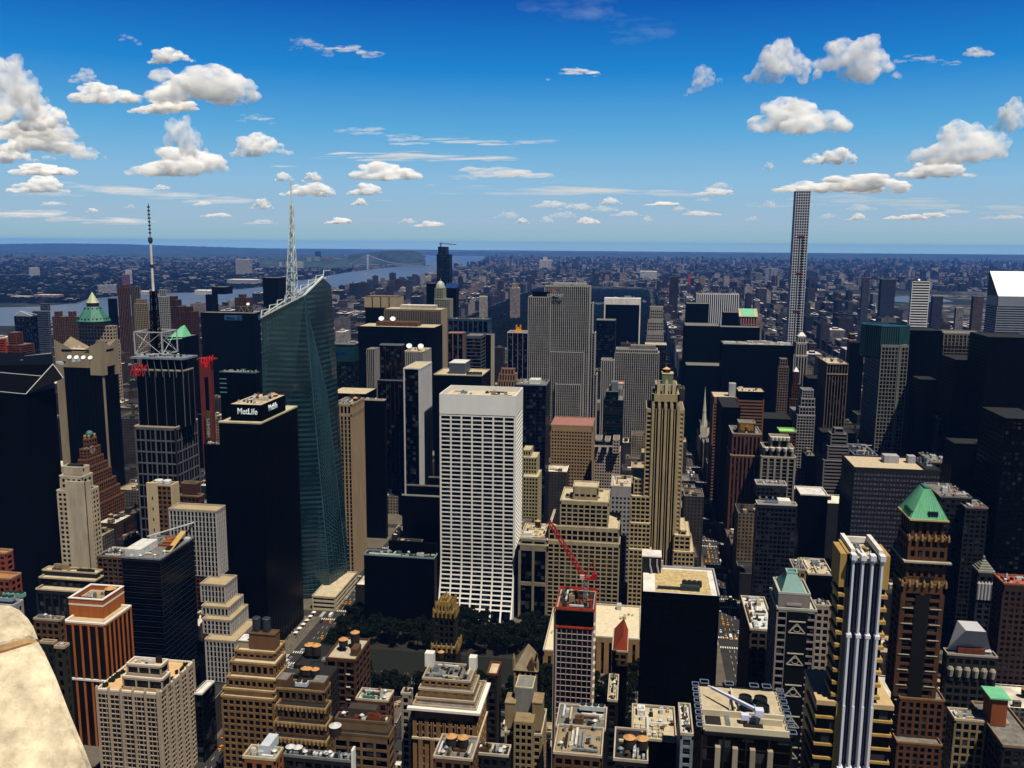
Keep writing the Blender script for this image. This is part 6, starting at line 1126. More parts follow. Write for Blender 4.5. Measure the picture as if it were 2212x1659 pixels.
# gothic house-roofed tower
GT = mat((.38, .31, .2), .85, .22, .25)
r, t = bld('office_tower', 'tan gothic tower whose steep stone hipped roof has gables, behind a grey lift tower', [T(1110, 1160, 1449, 428, dep=16)], GT, G_(3.0, 3.6, 1.3, 1.5, .4, 1.2), short='the steep-roofed gothic tower', minarea=4)
x0, x1, y0, y1, _, z = t[0]; ap = atY(1145, 1392, (y0 + y1) / 2); mb = MB(); mb.frus((x0 - .5, y0 - .5, x1 + .5, y1 + .5, z), ((x0 + x1) / 2 + .2, (y0 + y1) / 2 - .3, (x0 + x1) / 2 + .9, (y0 + y1) / 2 + .3, ap.z)); mb.build('hipped_roof', mat((.35, .3, .22), .9, .2, .3), r)
for dx, s in ((.72, 1.6), (.72, 1.0)):
    pass
mb = MB(); g0 = x0 + (x1 - x0) * .62; mb.v += [(g0, y0 - .4, z), (g0 + 3.2, y0 - .4, z), (g0 + 3.2, y0 - .4, z + 4.5), (g0 + 1.6, y0 - .4, z + 6.5), (g0, y0 - .4, z + 4.5), (g0, y0 + 3, z + 4), (g0 + 3.2, y0 + 3, z + 4), (g0 + 1.6, y0 + 3.6, z + 6.5)]; mb.f += [(0, 1, 2, 3, 4), (4, 3, 7, 5), (3, 2, 6, 7), (0, 4, 5), (1, 6, 2)]; mb.m += [0] * 5; mb.build('dormer', BROWN, r)
mb = MB(); mb.lathe(x0 - .2, y0 + 1, [(1, z), (.9, z + 6), (.1, z + 9)], 8); mb.lathe(x1, y0 + 1, [(1, z), (.9, z + 5), (.1, z + 8)], 8); mb.build('turret', GT, r)
r, t = bld('office_tower', 'grey lift tower rising over a tan stepped building in front of the steep gothic roof', [T(1113, 1151, 1488, 400, dep=12), T(1090, 1170, 1586, 392, dep=24), ], GT, [P_, G_(3.2, 3.7, 1.4, 1.6, .5, 1.2)], roof=ROOFD, cop=CREAM, short='the grey lift tower building', minarea=4)
x0, x1, y0, y1, _, z = t[0]; mb = MB(); mb.box(x0 - .1, y0 - .15, t[1][5], x1 + .1, y1 + .1, z + .3); mb.build('lift_tower', mat((.32, .32, .3), .85, .2, .3), r)
for (xl, xr) in ((1091, 1113), (1150, 1171)):
    q = T(xl, xr, 1520, 396, dep=10, z0=t[1][5]); mb = MB(); mb.box(q[0], q[2], q[4], q[1], q[3], q[5]); mb.box(q[0] - .2, q[2] - .2, q[5], q[1] + .2, q[3] + .2, q[5] + .5); mb.build('side_tower', GT, r)
q = T(1110, 1152, 1560, 388, dep=9, z0=0); mb = MB(); cells = []; facade(mb, 'S', (q[0], q[1], q[2], q[3]), 0, q[5], G_(3, 3.6, 1.2, 1.5, .4, 1.5), cells); mb.box(q[0], q[2] + .5, 0, q[1], q[3], q[5]); mb.build('front_bay', GT, r); panes(cells, r, GLASS, 40, 4)
# palazzo
PZ = mat((.36, .24, .13), .88, .22, .3); WCo = mat((.8, .78, .74), .8, .05)
r, t = bld('office_building', 'brown palazzo-style building with a bold white cornice and three-tier top, lower centre', [T(912, 1016, 1471, 398, 1030), T(904, 1022, 1494, 394, 1036), T(897, 1025, 1514, 391, 1040), T(891, 1029, 1530, 386, 1051)], PZ, [G_(3.2, 4.4, 1.5, 1.2, .6, 1), G_(5.5, 5, 3.4, 2.2, .6, 1), P_, ('G', 5.6, 4.1, 2.6, .9, .8, 6)], roof=ROOFG, cop=mat((.52, .46, .36), .85, .1), short='the brown palazzo', minarea=4)
x0, x1, y0, y1, _, z = t[3]; mb = MB()
for (a, b, c, d) in ((x0 - 2.2, y0 - 2.2, x1 + 2.2, y0), (x1, y0, x1 + 2.2, y1)): mb.box(a, b, z - 1.2, c, d, z)
mb.build('cornice', WCo, r); mb = MB(); mb.box(x0 - .3, y0 - .9, z - 17, x1 + .8, y0, z - 16); mb.box(x1, y0, z - 17, x1 + .8, y1, z - 16); mb.build('string_course', CREAM, r)
mb = MB()
for i in range(5): a = x0 + 3 + (x1 - x0 - 8) * i / 4; mb.box(a, y0 - .8, 0, a + 2.2, y0, z - 17); mb.box(a + .3, y0 - .6, z - 16, a + .8, y0, z - 8); mb.box(a + 1.3, y0 - .6, z - 16, a + 1.8, y0, z - 8)
mb.build('pilaster', PZ, r); clutter(r, rect(t[0]), t[0][5], 103, 22, .16, [METAL, STEEL, ROOFD, CREAM, ROOFG])
x0, x1, y0, y1, _, z = t[0]; mb = MB(); mb.box(x0 - 2, y1 - 4, z - .3, x0 + 2.6, y1, z + 7); mb.build('stair_tower', WHITE, r); mb = MB(); mb.box(x1 - 3.4, y1 - 4, z - .3, x1 + .4, y1, z + 6.5); mb.build('stair_tower', WHITE, r)
for i in range(2): mb = MB()
tank(r, x0 + 5, y1 + 3, z - 3, 1.6, 3, legs=5)
bld('office_tower', 'dark slab with a thin brick end wall right of the palazzo', [T(1051, 1074, 1458, 430, 1083)], mat((.03, .02, .015), .9, .2), G_(3.5, 4, 1.5, 1.6), roof=ROOFT, short='the thin brick-ended slab', win=False, cop=BRICK)
# Radiator building
r, t = bld('office_tower', 'black brick gothic tower with a gilded pinnacled crown standing before the park', [T(941, 975, 1310, 512, dep=14), T(936, 982, 1325, 508, 990), T(932, 986, 1400, 504, 996)], mat((.018, .014, .01), .8, .4), G_(3, 3.8, 1.5, 1.6, .4, 1), short='the gilded-crown black tower', win=False, cop=mat((.4, .3, .1), .7, .3, 1))
x0, x1, y0, y1, _, z = t[0]; mb = MB(); GD = mat((.38, .27, .1), .7, .4, 1); rg = random.Random(3)
for q in t:
    for i in range(6):
        for (a, b) in (((q[0] + (q[1] - q[0]) * i / 5), q[2]), (q[1], q[2] + (q[3] - q[2]) * i / 5)): mb.lathe(a, b, [(.75, q[5] - 3), (.65, q[5] + 1.6), (.1, q[5] + 3.6)], 6)
for i in range(3): s = 2 + i * 1.6; mb.box(x0 + s, y0 + s * .8, z + i * 2.2, x1 - s, y1 - s * .8, z + i * 2.2 + 2.2)
mb.build('gilded_crown', GD, r)
# brown gothic notched + tanks cluster
GN = mat((.2, .13, .065), .9, .25, .3)
r, t = bld('office_building', 'brown gothic building with notched crowns and two blocky corner towers beside the brown stepped tower', [T(597, 700, 1492, 402, 714), T(595, 703, 1530, 396, 716), T(593, 704, 1566, 392, 718), T(590, 705, 1600, 388, 720)], GN, G_(3.4, 3.8, 1.5, 1.3, .6, 1.5), roof=ROOFD, cop=mat((.42, .32, .17), .9, .2), short='the notched gothic building', minarea=4)
x0, x1, y0, y1, _, z = t[0]
for (a, b) in ((x0, x0 + 6), (x1 - 7, x1)): mb = MB(); mb.box(a, y0 + .2, z, b, y0 + 8, z + 5); mb.build('corner_tower', GN, r); mb = MB(); mb.box(a + .3, y0 + .5, z + 5, b - .3, y0 + 7.7, z + 5.3); mb.build('roof', ROOFG, r)
fanbox(r, x0 + 9, y0 + 3, z, 2, 3.2, STEEL); mb = MB()
for q in t[1:]:
    for i in range(14): a = q[0] + (q[1] - q[0]) * i / 13; mb.box(a - .4, q[2] - .6, q[5] - 1.6, a + .4, q[2] + .2, q[5] + .6)
mb.build('notched_crown', mat((.44, .33, .18), .9, .2), r)
r, t = bld('office_building', 'dark flat block carrying wooden tanks with pale conical caps beside the avenue', [T(634, 703, 1440, 470, dep=30), T(640, 703, 1476, 440, dep=26)], mat((.02, .015, .012), .9, .3), G_(3.5, 3.8, 1.5, 1.6), roof=ROOFD, short='the conical tank block', win=False)
q = t[0]
for (px, py) in ((668, 1397), (683, 1385)): p = atY(px, py, q[2] + 12); tank(r, p.x, p.y, q[5], 2.7, 6, legs=2)
q = t[1]
for (px, py) in ((659, 1450), (681, 1451), (666, 1459)): p = atY(px, py, q[2] + 8); tank(r, p.x, p.y, q[5], 2.3, 3.5, legs=1)
mb = MB(); mb.box(q[0] + 2, t[0][2] + 4, t[0][5], q[0] + 8, t[0][2] + 8, t[0][5] + 3); mb.build('plant_room', METAL, r)
r, t = bld('office_building', 'reddish brick loft building with wide windows and two tall dark roof tanks', [T(703, 768, 1425, 462, 799)], mat((.16, .08, .045), .9, .25, .3), ('G', 6.4, 4.2, 1.6, 1.4, .4, 1.5), roof=mat((.55, .5, .4), .9, .2), short='the wide-windowed brick loft', minarea=4, cop=BROWN)
x0, x1, y0, y1, _, z = t[0]; tank(r, x0 + 7, y0 + 12, z, 2.6, 4, legs=3); tank(r, x0 + 13, y0 + 16, z, 2.6, 8, legs=2); mb = MB(); mb.box(x1 - 5, y0 + 6, z - .3, x1 - 1, y0 + 14, z + 4); mb.build('stair_tower', BROWN, r)
mb = MB()
for i in range(5): mb.box(x1 - 6, y0 - .5, z - 9 - i * 8, x1 - 3.5, y0 - .1, z - 8.4 - i * 8)
mb.build('sill', WHITE, r)
r, t = bld('office_building', 'low brick building with a pale roof deck full of ducts right of the brick loft', [T(768, 838, 1514, 405, 851)], mat((.2, .1, .05), .9, .25), G_(4, 4, 1.8, 1.4), roof=mat((.6, .58, .5), .9, .2), cop=CREAM, short='the pale-decked brick building', minarea=4); clutter(r, rect(t[0]), t[0][5], 105, 18, .2, [ROOFW, METAL, COPPER, BROWN, STEEL])
r, t = bld('office_building', 'dark brown block with walled roof boxes above a tan window storey', [T(723, 838, 1560, 352, 846), T(720, 840, 1590, 348, 852)], mat((.26, .19, .11), .9, .25), [P_, ('G', 6.2, 4.2, 1.3, 1.6, .4, 3)], roof=ROOFD, cop=mat((.22, .16, .1), .9, .2), short='the boxed-roof brown block', minarea=4)
x0, x1, y0, y1, _, z = t[0]; mb = MB(); mb.box(x0 + 5, y0 + 4, z, x0 + 18, y0 + 9, z + 4); mb.build('penthouse', mat((.12, .1, .08), .9, .2), r); clutter(r, rect(t[0]), z, 106, 14, .25, [ROOFW, CREAM, BRICK, ROOFD])
r, t = bld('office_building', 'orange brick building with big white air handlers in the bottom foreground', [T(524, 594, 1640, 300, 612)], mat((.36, .17, .07), .9, .2), G_(4, 4, 2, 1.6), roof=TAN, cop=CREAM, short='the air-handler orange building', minarea=4)
x0, x1, y0, y1, _, z = t[0]; mb = MB(); mb.box(x0 + 6, y0 + 3, z, x0 + 10, y0 + 12, z + 4); mb.build('air_handler', mat((.6, .64, .68), .6, .1), r); clutter(r, rect(t[0]), z, 107, 12, .2, [STEEL, ROOFW, METAL])
r, t = bld('office_building', 'black roofed block with two white tanks and a white end wall at the bottom', [T(612, 762, 1640, 318, 770)], mat((.02, .02, .02), .9, .3), G_(4, 4, 1.6, 1.8), roof=ROOFD, cop=mat((.3, .3, .3), .8, .2), short='the white-tank black roof', win=False)
x0, x1, y0, y1, _, z = t[0]; mb = MB(); mb.box(x1 - .6, y0 - .3, 0, x1 + .3, y0 + 3, z + 5.5); mb.build('end_wall', WHITE, r); WT = mat((.62, .62, .62), .6, .1)
for (px, py) in ((628, 1628), (644, 1630)): p = atY(px, py, y0 + 4); tank(r, p.x, y0 + 4, z - .5, 1.9, 2.2, legs=.3, cone=WT)
tank(r, x0 + 17, y0 + 16, z, 2.5, 4, legs=2, cone=WT); clutter(r, rect(t[0]), z, 108, 24, .14, [ROOFW, STEEL, ROOFD, METAL]); 
# lower middle blocks
for i, (lab, xl, xr, yt, Y, sd_, wl, rf_) in enumerate((('low grey block with four big rooftop fans in front of the construction tower', 1200, 1308, 1575, 372, 1312, DARK, ROOFG), ('narrow tan block with a crowded roof between the fan roof and the plain black tower', 1312, 1334, 1515, 410, 1340, DARK, ROOFT),
    ('tan block with a row of small chimneys at the bottom centre', 1195, 1300, 1632, 340, 1312, BROWN, TAN), ('low dark block with a skylight grid and terrace garden, bottom centre right', 1364, 1462, 1600, 360, 1470, BLACK, ROOFT),
    ('glass-roofed atrium building with a white frame at the bottom', 1470, 1498, 1588, 335, 1500, METAL, ROOFW), ('red-roofed dormered house against the plain black tower', 1322, 1356, 1408, 505, None, BROWN, BRICK),
    ('small dark roof with a brown plant shed right of the palazzo', 1022, 1098, 1632, 345, 1104, DARK, ROOFD), ('low block with twin tan water tanks in front of the palazzo', 936, 1020, 1640, 330, 1036, BROWN, ROOFG), ('white-windowed sliver building left of the palazzo', 866, 886, 1500, 400, 892, mat((.4, .36, .3), .85, .2), ROOFD), ('low block with two orange-capped tanks at the bottom right of centre', 1325, 1400, 1645, 320, 1408, DARK, ROOFD),
    ('stepped dark building with lit white terraces left of the teal pyramid tower', 1620, 1676, 1362, 470, 1600, mat((.12, .1, .09), .9, .3), ROOFW), ('small block with a dark red rooftop shed and cream walls behind the teal pyramid tower', 1715, 1742, 1232, 560, 1705, mat((.4, .3, .18), .9, .2), BRICK), ('cream block with bay windows right of the teal pyramid tower', 1762, 1795, 1310, 480, 1757, mat((.44, .38, .33), .85, .1), CREAM), ('dark block with a wedge of bright roof and plant right of the teal pyramid top', 1745, 1800, 1242, 580, 1728, BLACK, ROOFT))):
    r, t = bld('office_building', lab, [T(xl, xr, yt, Y, None if 1100 < xl < 1530 else sd_, dep=20 + (i * 7) % 12)], wl, G_(3.8, 3.9, 1.5, 1.5), roof=rf_, cop=mat((.55, .5, .42), .85, .15), short=lab, win=False); x0, x1, y0, y1, _, z = t[0]; clutter(r, rect(t[0]), z, 200 + i, 14, .22, [ROOFW, METAL, STEEL, ROOFD, CREAM, BROWN])
    if i == 0: fanbox(r, x0 + 10, y1 - 6, z + 1, 4, 3.0, STEEL)
    if i in (7, 9):
        for k in range(2): tank(r, x0 + 6 + k * 5.2, y0 + 8, z, 2.3, 4, legs=1.5)
    if i == 3:
        for a in range(5):
            for b in range(4): mb = MB(); mb.box(x0 + 1.5 + a * 2.6, y0 + 3 + b * 2.6, z, x0 + 3.5 + a * 2.6, y0 + 5 + b * 2.6, z + .8); mb.build('skylight', CREAM, r)
    if i == 5: mb = MB(); mb.v += [(x0, y0, z), (x1, y0, z), (x1, y1, z), (x0, y1, z), (x1 - 3, y0 + 2, z + 9), (x1 - 3, y1 - 2, z + 9)]; mb.f += [(0, 1, 5, 4), (2, 3, 4, 5), (0, 4, 3), (1, 2, 5)]; mb.m += [0] * 4; mb.build('gabled_roof', mat((.4, .1, .03), .8, .2), r)
# park-north black blocks
for i, (lab, xl, xr, yt, Y, sd_, cp_) in enumerate((('black block with white lined roof and pale upper windows left of the white curved slab', 786, 938, 1203, 660, 945, mat((.3, .38, .38), .7, .1)), ('black glass block with a railed roof edge behind the lined roof', 868, 949, 1072, 800, 950, mat((.4, .42, .4), .7, .1)), ('upper black block with a cluttered roof beside the white curved slab', 878, 949, 1050, 850, 950, GREY), ('small grey roofed block at the foot of the bold white-ribbed tower', 926, 949, 1032, 900, 950, GREY),
    ('black tower left of the tan ribbed one', 786, 830, 865, 880, 834, ROOFT), ('black block right of the navy tower under the antenna tower', 440, 478, 960, 800, 486, None), ('black tower beside the rust red pillars with teal floor bands', 474, 552, 805, 900, 560, mat((.2, .25, .28), .6, .1)))):
    r, t = bld('office_building', lab, [T(xl, xr, yt, Y, sd_)], BLACK, VP, roof=ROOFD, cop=cp_, short=lab, win=False); clutter(r, rect(t[0]), t[0][5], 300 + i, 14, .16, [ROOFW, METAL, COPPER, CREAM, STEEL])
    x0, x1, y0, y1, _, z = t[0]
    if i == 0:
        mb = MB()
        mb.box(x0 + 18, y0 + 14, z - .3, x1 - 1, y1 - 1, z + 9); mb.build('upper_storey', BLACK, r); mb = MB()
        for a in (0, 6, 24, 30, 46, 52):
            for b in (2, 5): mb.box(x0 + 19 + a * .6, y0 + 13.9, z + b - .9, x0 + 21.6 + a * .6, y0 + 14.05, z + b + .9)
        mb.build('window', mat((.22, .23, .24), .3, .3), r)  # upper panes in a paler grey than the block's own glazing
    if i == 6:
        mb = MB()
        for k in range(4): mb.box(x0 - .1, y0 - .2, z - 8 - k * 5, x0 + 8, y0, z - 6.8 - k * 5)
        mb.build('floor_band', mat((.2, .38, .38), .5, .1), r)  # teal coloured bands across the top floors
# sign band building (teal, lettered) between crystal tower and dishes
r, t = bld('office_tower', 'dark tower with a teal glass band and dim lettered sign right of the crystal', [T(702, 765, 744, 1150, 774)], mat((.012, .02, .025), .5, .2), H_(4, .4, .5, .2, 2), GTEAL, cop=METAL, short='the teal-banded sign tower', win=False)
x0, x1, y0, y1, _, z = t[0]; mb = MB(); mb.box(x0 - .2, y0 - .3, z - 24, x1 + .3, y0 + .1, z - 3); mb.box(x1 - .1, y0 + .1, z - 24, x1 + .3, y1, z - 3); mb.build('glass_band', mat((.04, .11, .13), .3, .3, .2), r); sign('BARCLAYS', 6, (x0 + 9, y0 - .6, z - 13), 'S', mat((.02, .06, .3), .5, 0), r, 22)
bld('office_building', 'black block in front of the teal-banded sign tower', [T(712, 790, 850, 900, dep=40)], BLACK, VP, short='the black block before the teal band', win=False, roof=ROOFT)
# tan office + hotel below the huge slab
r, t = bld('office_building', 'tan office block with dense square windows at the foot of the huge broad slab', [T(1190, 1280, 920, 1012, 1285)], mat((.42, .32, .2), .85, .1), G_(3.5, 4.1, 1.6, 2.0, .4, 7), roof=PINK, cop=mat((.5, .32, .25), .9, .1), short='the tan square-windowed block', win=False)
r, t = bld('hotel', 'pale hotel with several narrow wings below the teal tower', [T(1286, 1300, 950, 965, dep=26), T(1306, 1318, 952, 966, dep=26), T(1324, 1338, 950, 967, dep=26), T(1284, 1340, 975, 975, dep=30)], mat((.5, .44, .38), .85, .12), G_(2.8, 3.6, 1.3, 1.5, .4, 1.5), roof=ROOFG, short='the pale winged hotel', win=False)
r, t = bld('office_building', 'cream terraced block with fine windows just right of the white curved slab', [T(1129, 1147, 972, 830, dep=20), T(1129, 1160, 988, 825, dep=24), T(1129, 1163, 1030, 815, dep=30)], mat((.46, .42, .28), .85, .12), G_(2.8, 3.6, 1.2, 1.4, .4, 1.5), roof=CREAM, short='the cream terraced block by the curved slab', win=False)
# left edge brick
r, t = bld('office_building', 'red brick stepped building at the left edge above the stone parapet', [T(-30, 12, 1195, 480, 28), T(-30, 22, 1250, 470, 46)], mat((.34, .12, .06), .9, .2), G_(4, 4, 1.8, 1.8, .4), roof=mat((.5, .3, .15), .9, .2), cop=mat((.5, .35, .25), .9, .1), short='the red brick stepped corner', minarea=4)
r, t = bld('office_building', 'pale building with blue air conditioning units just above the stone parapet', [T(-30, 28, 1308, 400, 50)], mat((.4, .4, .4), .85, .1), G_(4, 4, 1.8, 1.8, .4), roof=ROOFD, cop=LGREY, short='the blue-unit pale building', minarea=4); x0, x1, y0, y1, _, z = t[0]; fanbox(r, x1 - 14, y0 + 4, z, 3, 3.4, mat((.35, .45, .5), .5, .1)); fanbox(r, x1 - 14, y0 + 10, z, 4, 3.0, mat((.3, .5, .45), .5, .1))
for i, (lab, xl, xr, yt, Y, sd_, wl) in enumerate((('brown building with arched windows between the stone parapet and the orange brick tower', 72, 128, 1340, 420, 140, BROWN), ('dark brown narrow building right beside the stone parapet', 86, 116, 1390, 330, 124, DARK), ('tall olive dark building hugging the left side of the orange brick tower', 117, 138, 1400, 300, 150, mat((.06, .055, .03), .9, .2)), ('grey low building hidden behind the parapet edge', 40, 78, 1370, 440, 84, LGREY))):
    r, t = bld('office_building', lab, [T(xl, xr, yt, Y, sd_)], wl, G_(3.4, 3.9, 1.6, 1.8, .4), roof=ROOFG, cop=mat((.5, .42, .32), .85, .1), short=lab, win=False); clutter(r, rect(t[0]), t[0][5], 400 + i, 8, .25)
# ------------------------------------------------------------------ the rest of the city
def city_mat(win=True):
    m = bpy.data.materials.new('masonry'); m.use_nodes = True; t = m.node_tree; p = t.nodes['Principled BSDF']; p.inputs['Roughness'].default_value = .85; p.inputs['Specular IOR Level'].default_value = .15
    def nd(k): return t.nodes.new('ShaderNode' + k)
    def math_(op, a, b=None, v=None):
        n = nd('Math'); n.operation = op; t.links.new(a, n.inputs[0])
        if b is not None: t.links.new(b, n.inputs[1])
        if v is not None: n.inputs[1].default_value = v
        return n.outputs[0]
    g = nd('NewGeometry'); sp = nd('SeparateXYZ'); t.links.new(g.outputs['Position'], sp.inputs[0]); sn = nd('SeparateXYZ'); t.links.new(g.outputs['Normal'], sn.inputs[0])
    at = nd('Attribute'); at.attribute_name = 'col'
    ax = math_('ABSOLUTE', sn.outputs[0]); isx = math_('GREATER_THAN', ax, v=.5)
    mu = nd('Mix'); mu.data_type = 'FLOAT'; t.links.new(isx, mu.inputs[0]); t.links.new(sp.outputs[0], mu.inputs[2]); t.links.new(sp.outputs[1], mu.inputs[3])
    fu = math_('FRACT', math_('MULTIPLY', mu.outputs[0], v=1 / 3.4)); fz = math_('FRACT', math_('MULTIPLY', sp.outputs[2], v=1 / 3.6))
    w = math_('MULTIPLY', math_('GREATER_THAN', fu, v=.4), math_('GREATER_THAN', fz, v=.36))
    az = math_('ABSOLUTE', sn.outputs[2]); wall = math_('LESS_THAN', az, v=.5); w = math_('MULTIPLY', w, wall)
    nz = nd('TexNoise'); nz.inputs['Scale'].default_value = .09; nz.inputs['Detail'].default_value = 5; t.links.new(g.outputs['Position'], nz.inputs[0])
    rf = nd('ValToRGB'); rf.color_ramp.elements[0].position = .35; rf.color_ramp.elements[0].color = (.35, .35, .35, 1); rf.color_ramp.elements[1].position = .7; rf.color_ramp.elements[1].color = (1.15, 1.12, 1.05, 1); t.links.new(nz.outputs[0], rf.inputs[0])
    mc = nd('Mix'); mc.data_type = 'RGBA'; mc.blend_type = 'MULTIPLY'; mc.inputs[0].default_value = .75; t.links.new(at.outputs['Color'], mc.inputs[6]); t.links.new(rf.outputs[0], mc.inputs[7])
    mw = nd('Mix'); mw.data_type = 'RGBA'; t.links.new(w, mw.inputs[0]); t.links.new(mc.outputs[2], mw.inputs[6]); mw.inputs[7].default_value = (.008, .009, .012, 1); t.links.new(mw.outputs[2], p.inputs['Base Color'])
    return m
CM = city_mat()
class CB_(MB):
    def __init__(s): super().__init__(); s.c = []
    def cbox(s, x0, y0, z0, x1, y1, z1, wall, roof):
        s.box(x0, y0, z0, x1, y1, z1); s.c += [wall, roof, wall, wall, wall, wall]
    def cbuild(s, name, parent=None):
        me = s.mesh(name, CM); a = me.color_attributes.new('col', 'FLOAT_COLOR', 'CORNER'); d = []
        for c in s.c: d += (list(c) + [1]) * 4
        a.data.foreach_set('color', d); return link(name, me, parent)
rg = random.Random(11)
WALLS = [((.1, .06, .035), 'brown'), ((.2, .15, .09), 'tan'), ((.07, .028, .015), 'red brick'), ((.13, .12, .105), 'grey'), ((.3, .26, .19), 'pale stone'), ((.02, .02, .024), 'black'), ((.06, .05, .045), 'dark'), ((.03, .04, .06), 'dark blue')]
ROOFS = [((.14, .13, .12), 'grey roof'), ((.5, .47, .4), 'white roof'), ((.02, .02, .02), 'black roof'), ((.3, .24, .16), 'tan roof'), ((.09, .07, .06), 'brown roof'), ((.025, .025, .025), 'black roof')]
foot = [(t[0], t[1], t[2], t[3]) for h in HERO for t in h[1]]
def free(x0, x1, y0, y1, m=2):
    return not any(x0 - m < b and x1 + m > a and y0 - m < d and y1 + m > c for a, b, c, d in foot)
cands = []
for i in range(len(AVE) - 1):
    for n in range(35, 58):
        ya, yb = st_y(n) + 8, st_y(n + 1) - 8
        if AVE[i] == -250 and n in (40, 41): continue
        x = AVE[i] + 14
        while x < AVE[i + 1] - 24:
            w_ = rg.uniform(15, 38)
            if x + w_ > AVE[i + 1] - 14: w_ = AVE[i + 1] - 14 - x
            for (c, d) in ((ya, (ya + yb) / 2 - 1), ((ya + yb) / 2 + 1, yb)):
                if rg.random() < .04: continue
                h = rg.choice((18, 24, 30, 40, 48, 60)) * rg.uniform(.8, 1.2)
                if n > 43 and rg.random() < .2: h *= 1.6
                if 42 < n < 54 and (x > 250 or x < -520) and rg.random() < .4: h = rg.uniform(60, 100)
                if n < 41: h = min(h, 24)
                if n < 46 and x < -260: h = min(h, 38)
                p = proj(x + w_ / 2, c, h); q = proj(x, c, 0)
                if -60 < p[0] < 2270 and p[1] < 1680 and free(x, x + w_, c, d): cands.append((x, x + w_, c, d, h))
            x += w_ + .5
def area(c):
    xs = [proj(a, b, z) for a in c[:2] for b in c[2:4] for z in (0, c[4])]; X = [min(2212, max(0, p[0])) for p in xs]; Yy = [min(1659, max(0, p[1])) for p in xs]
    return (max(X) - min(X)) * (max(Yy) - min(Yy))
cands.sort(key=lambda c: -area(c))
refs = [(h[0], h[2]) for h in HERO]; ORD = ['', 'second ', 'third ', 'fourth ', 'fifth ', 'sixth ', 'seventh ', 'eighth ', 'ninth ', 'tenth ']
used = {}
def autolabel(desc, px, py):
    bs = sorted(refs, key=lambda r: (r[0][0] - px) ** 2 + (r[0][1] - py) ** 2)
    for (rp, rn) in bs:
        rn = ' '.join(rn.split()[:7]); dx, dy = px - rp[0], py - rp[1]
        rel = ('right of' if dx > 0 else 'left of') if abs(dx) > abs(dy) else ('above' if dy < 0 else 'below')
        lab = f'{desc} just {rel} {rn}' if math.hypot(dx, dy) < 60 else f'{desc} {rel} {rn}'
        if lab not in used and len(lab.split()) <= 16: used[lab] = 1; return lab
    return desc
NIND = 150
stuff = CB_()
for k, (x0, x1, y0, y1, h) in enumerate(cands):
    wl, wn = rg.choice(WALLS); rf, rn = rg.choice(ROOFS)
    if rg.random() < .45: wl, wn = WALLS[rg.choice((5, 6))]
    cb = CB_() if k < NIND else stuff
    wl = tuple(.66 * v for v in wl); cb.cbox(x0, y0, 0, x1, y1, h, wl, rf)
    pc = tuple(min(1, c * 1.3 + .12) for c in rf) if rg.random() < .6 else wl
    e = .5; cb.cbox(x0, y0, h, x1, y0 + e, h + 1, wl, pc); cb.cbox(x0, y1 - e, h, x1, y1, h + 1, wl, pc); cb.cbox(x0, y0 + e, h, x0 + e, y1 - e, h + 1, wl, pc); cb.cbox(x1 - e, y0 + e, h, x1, y1 - e, h + 1, wl, pc)
    for _ in range(rg.randint(4, 9) if y0 < 1100 else 2):
        a, b = rg.uniform(x0 + 1, x1 - 7), rg.uniform(y0 + 1, y1 - 8); s1, s2 = rg.uniform(1.5, 6), rg.uniform(1.5, 6); c = rg.choice(ROOFS)[0]; cb.cbox(a, b, h, a + s1, b + s2, h + rg.uniform(1, 5), tuple(v * .7 for v in c), c)
    if k < NIND:
        o = cb.cbuild('city_building'); p = proj((x0 + x1) / 2, y0, h); sz = 'low' if h < 30 else ('mid-rise' if h < 60 else 'tall')
        tag(o, autolabel(f'{sz} {wn} building with a {rn}', *p), 'building', 'ordinary midtown buildings between the towers')
        if y0 < 900 and rg.random() < .45 and h > 16: tank(o, x0 + (x1 - x0) * rg.uniform(.3, .7), y0 + (y1 - y0) * rg.uniform(.3, .7), h, 2.2, 3.6, legs=2.5, cone=mat((.55, .38, .22), .85, .2, .8))
# uptown, Harlem, the Bronx and New Jersey
far_c = []
PARK = (-735, 65, 2048, 6143)
rg = random.Random(23)
def addfar(x, y, w_, d, h, far_=0):
    if any(inside(W_, x + w_ / 2, y + d / 2) or inside(W_, x, y) or inside(W_, x + w_, y) for W_ in WATERS): return
    p = proj(x, y, 0)
    if not -30 < p[0] < 2240: return
    far_c.append((x, x + w_, y, y + d, h))
for i in range(len(AVE) - 1):
    if AVE[i] >= -755 and AVE[i + 1] <= 82: continue
    for n in range(59, 112):
        if n > 108 and False: continue
        x = AVE[i] + 13
        while x < AVE[i + 1] - 20:
            w_ = rg.uniform(16, 45); w_ = min(w_, AVE[i + 1] - 13 - x); y = st_y(n) + 7
            edge = (i == 7 or AVE[i] == 82) or AVE[i + 1] == -755
            h = rg.choice((16, 18, 20, 22, 40, 50)) * rg.uniform(.8, 1.25)
            if abs(x - AVE[i]) < 40 or abs(x + w_ - AVE[i + 1]) < 40: h = rg.uniform(35, 62)
            if rg.random() < (.07 if AVE[i] > 300 else .03): h = rg.uniform(70, 125)
            if rg.random() < .85: addfar(x, y, w_, 64, h)
            x += w_ + 1
for i in range(15000):
    u = rg.random(); y = 6800 + 15000 * u ** 1.2
    px = rg.uniform(-20, 2240); p = atY(px, 600, y); x = p.x
    if y < 6143 and PARK[0] < x < PARK[1]: continue
    if x < -3000 and False: continue
    rightside = px > 930
    c = 1 if rightside else .35
    if rg.random() > c: continue
    h = rg.choice((9, 12, 15, 18, 22, 30)) * rg.uniform(.8, 1.3)
    if rightside and rg.random() < .06: h = rg.uniform(45, 90)
    addfar(x, y, rg.uniform(14, 60), rg.uniform(14, 50), h)
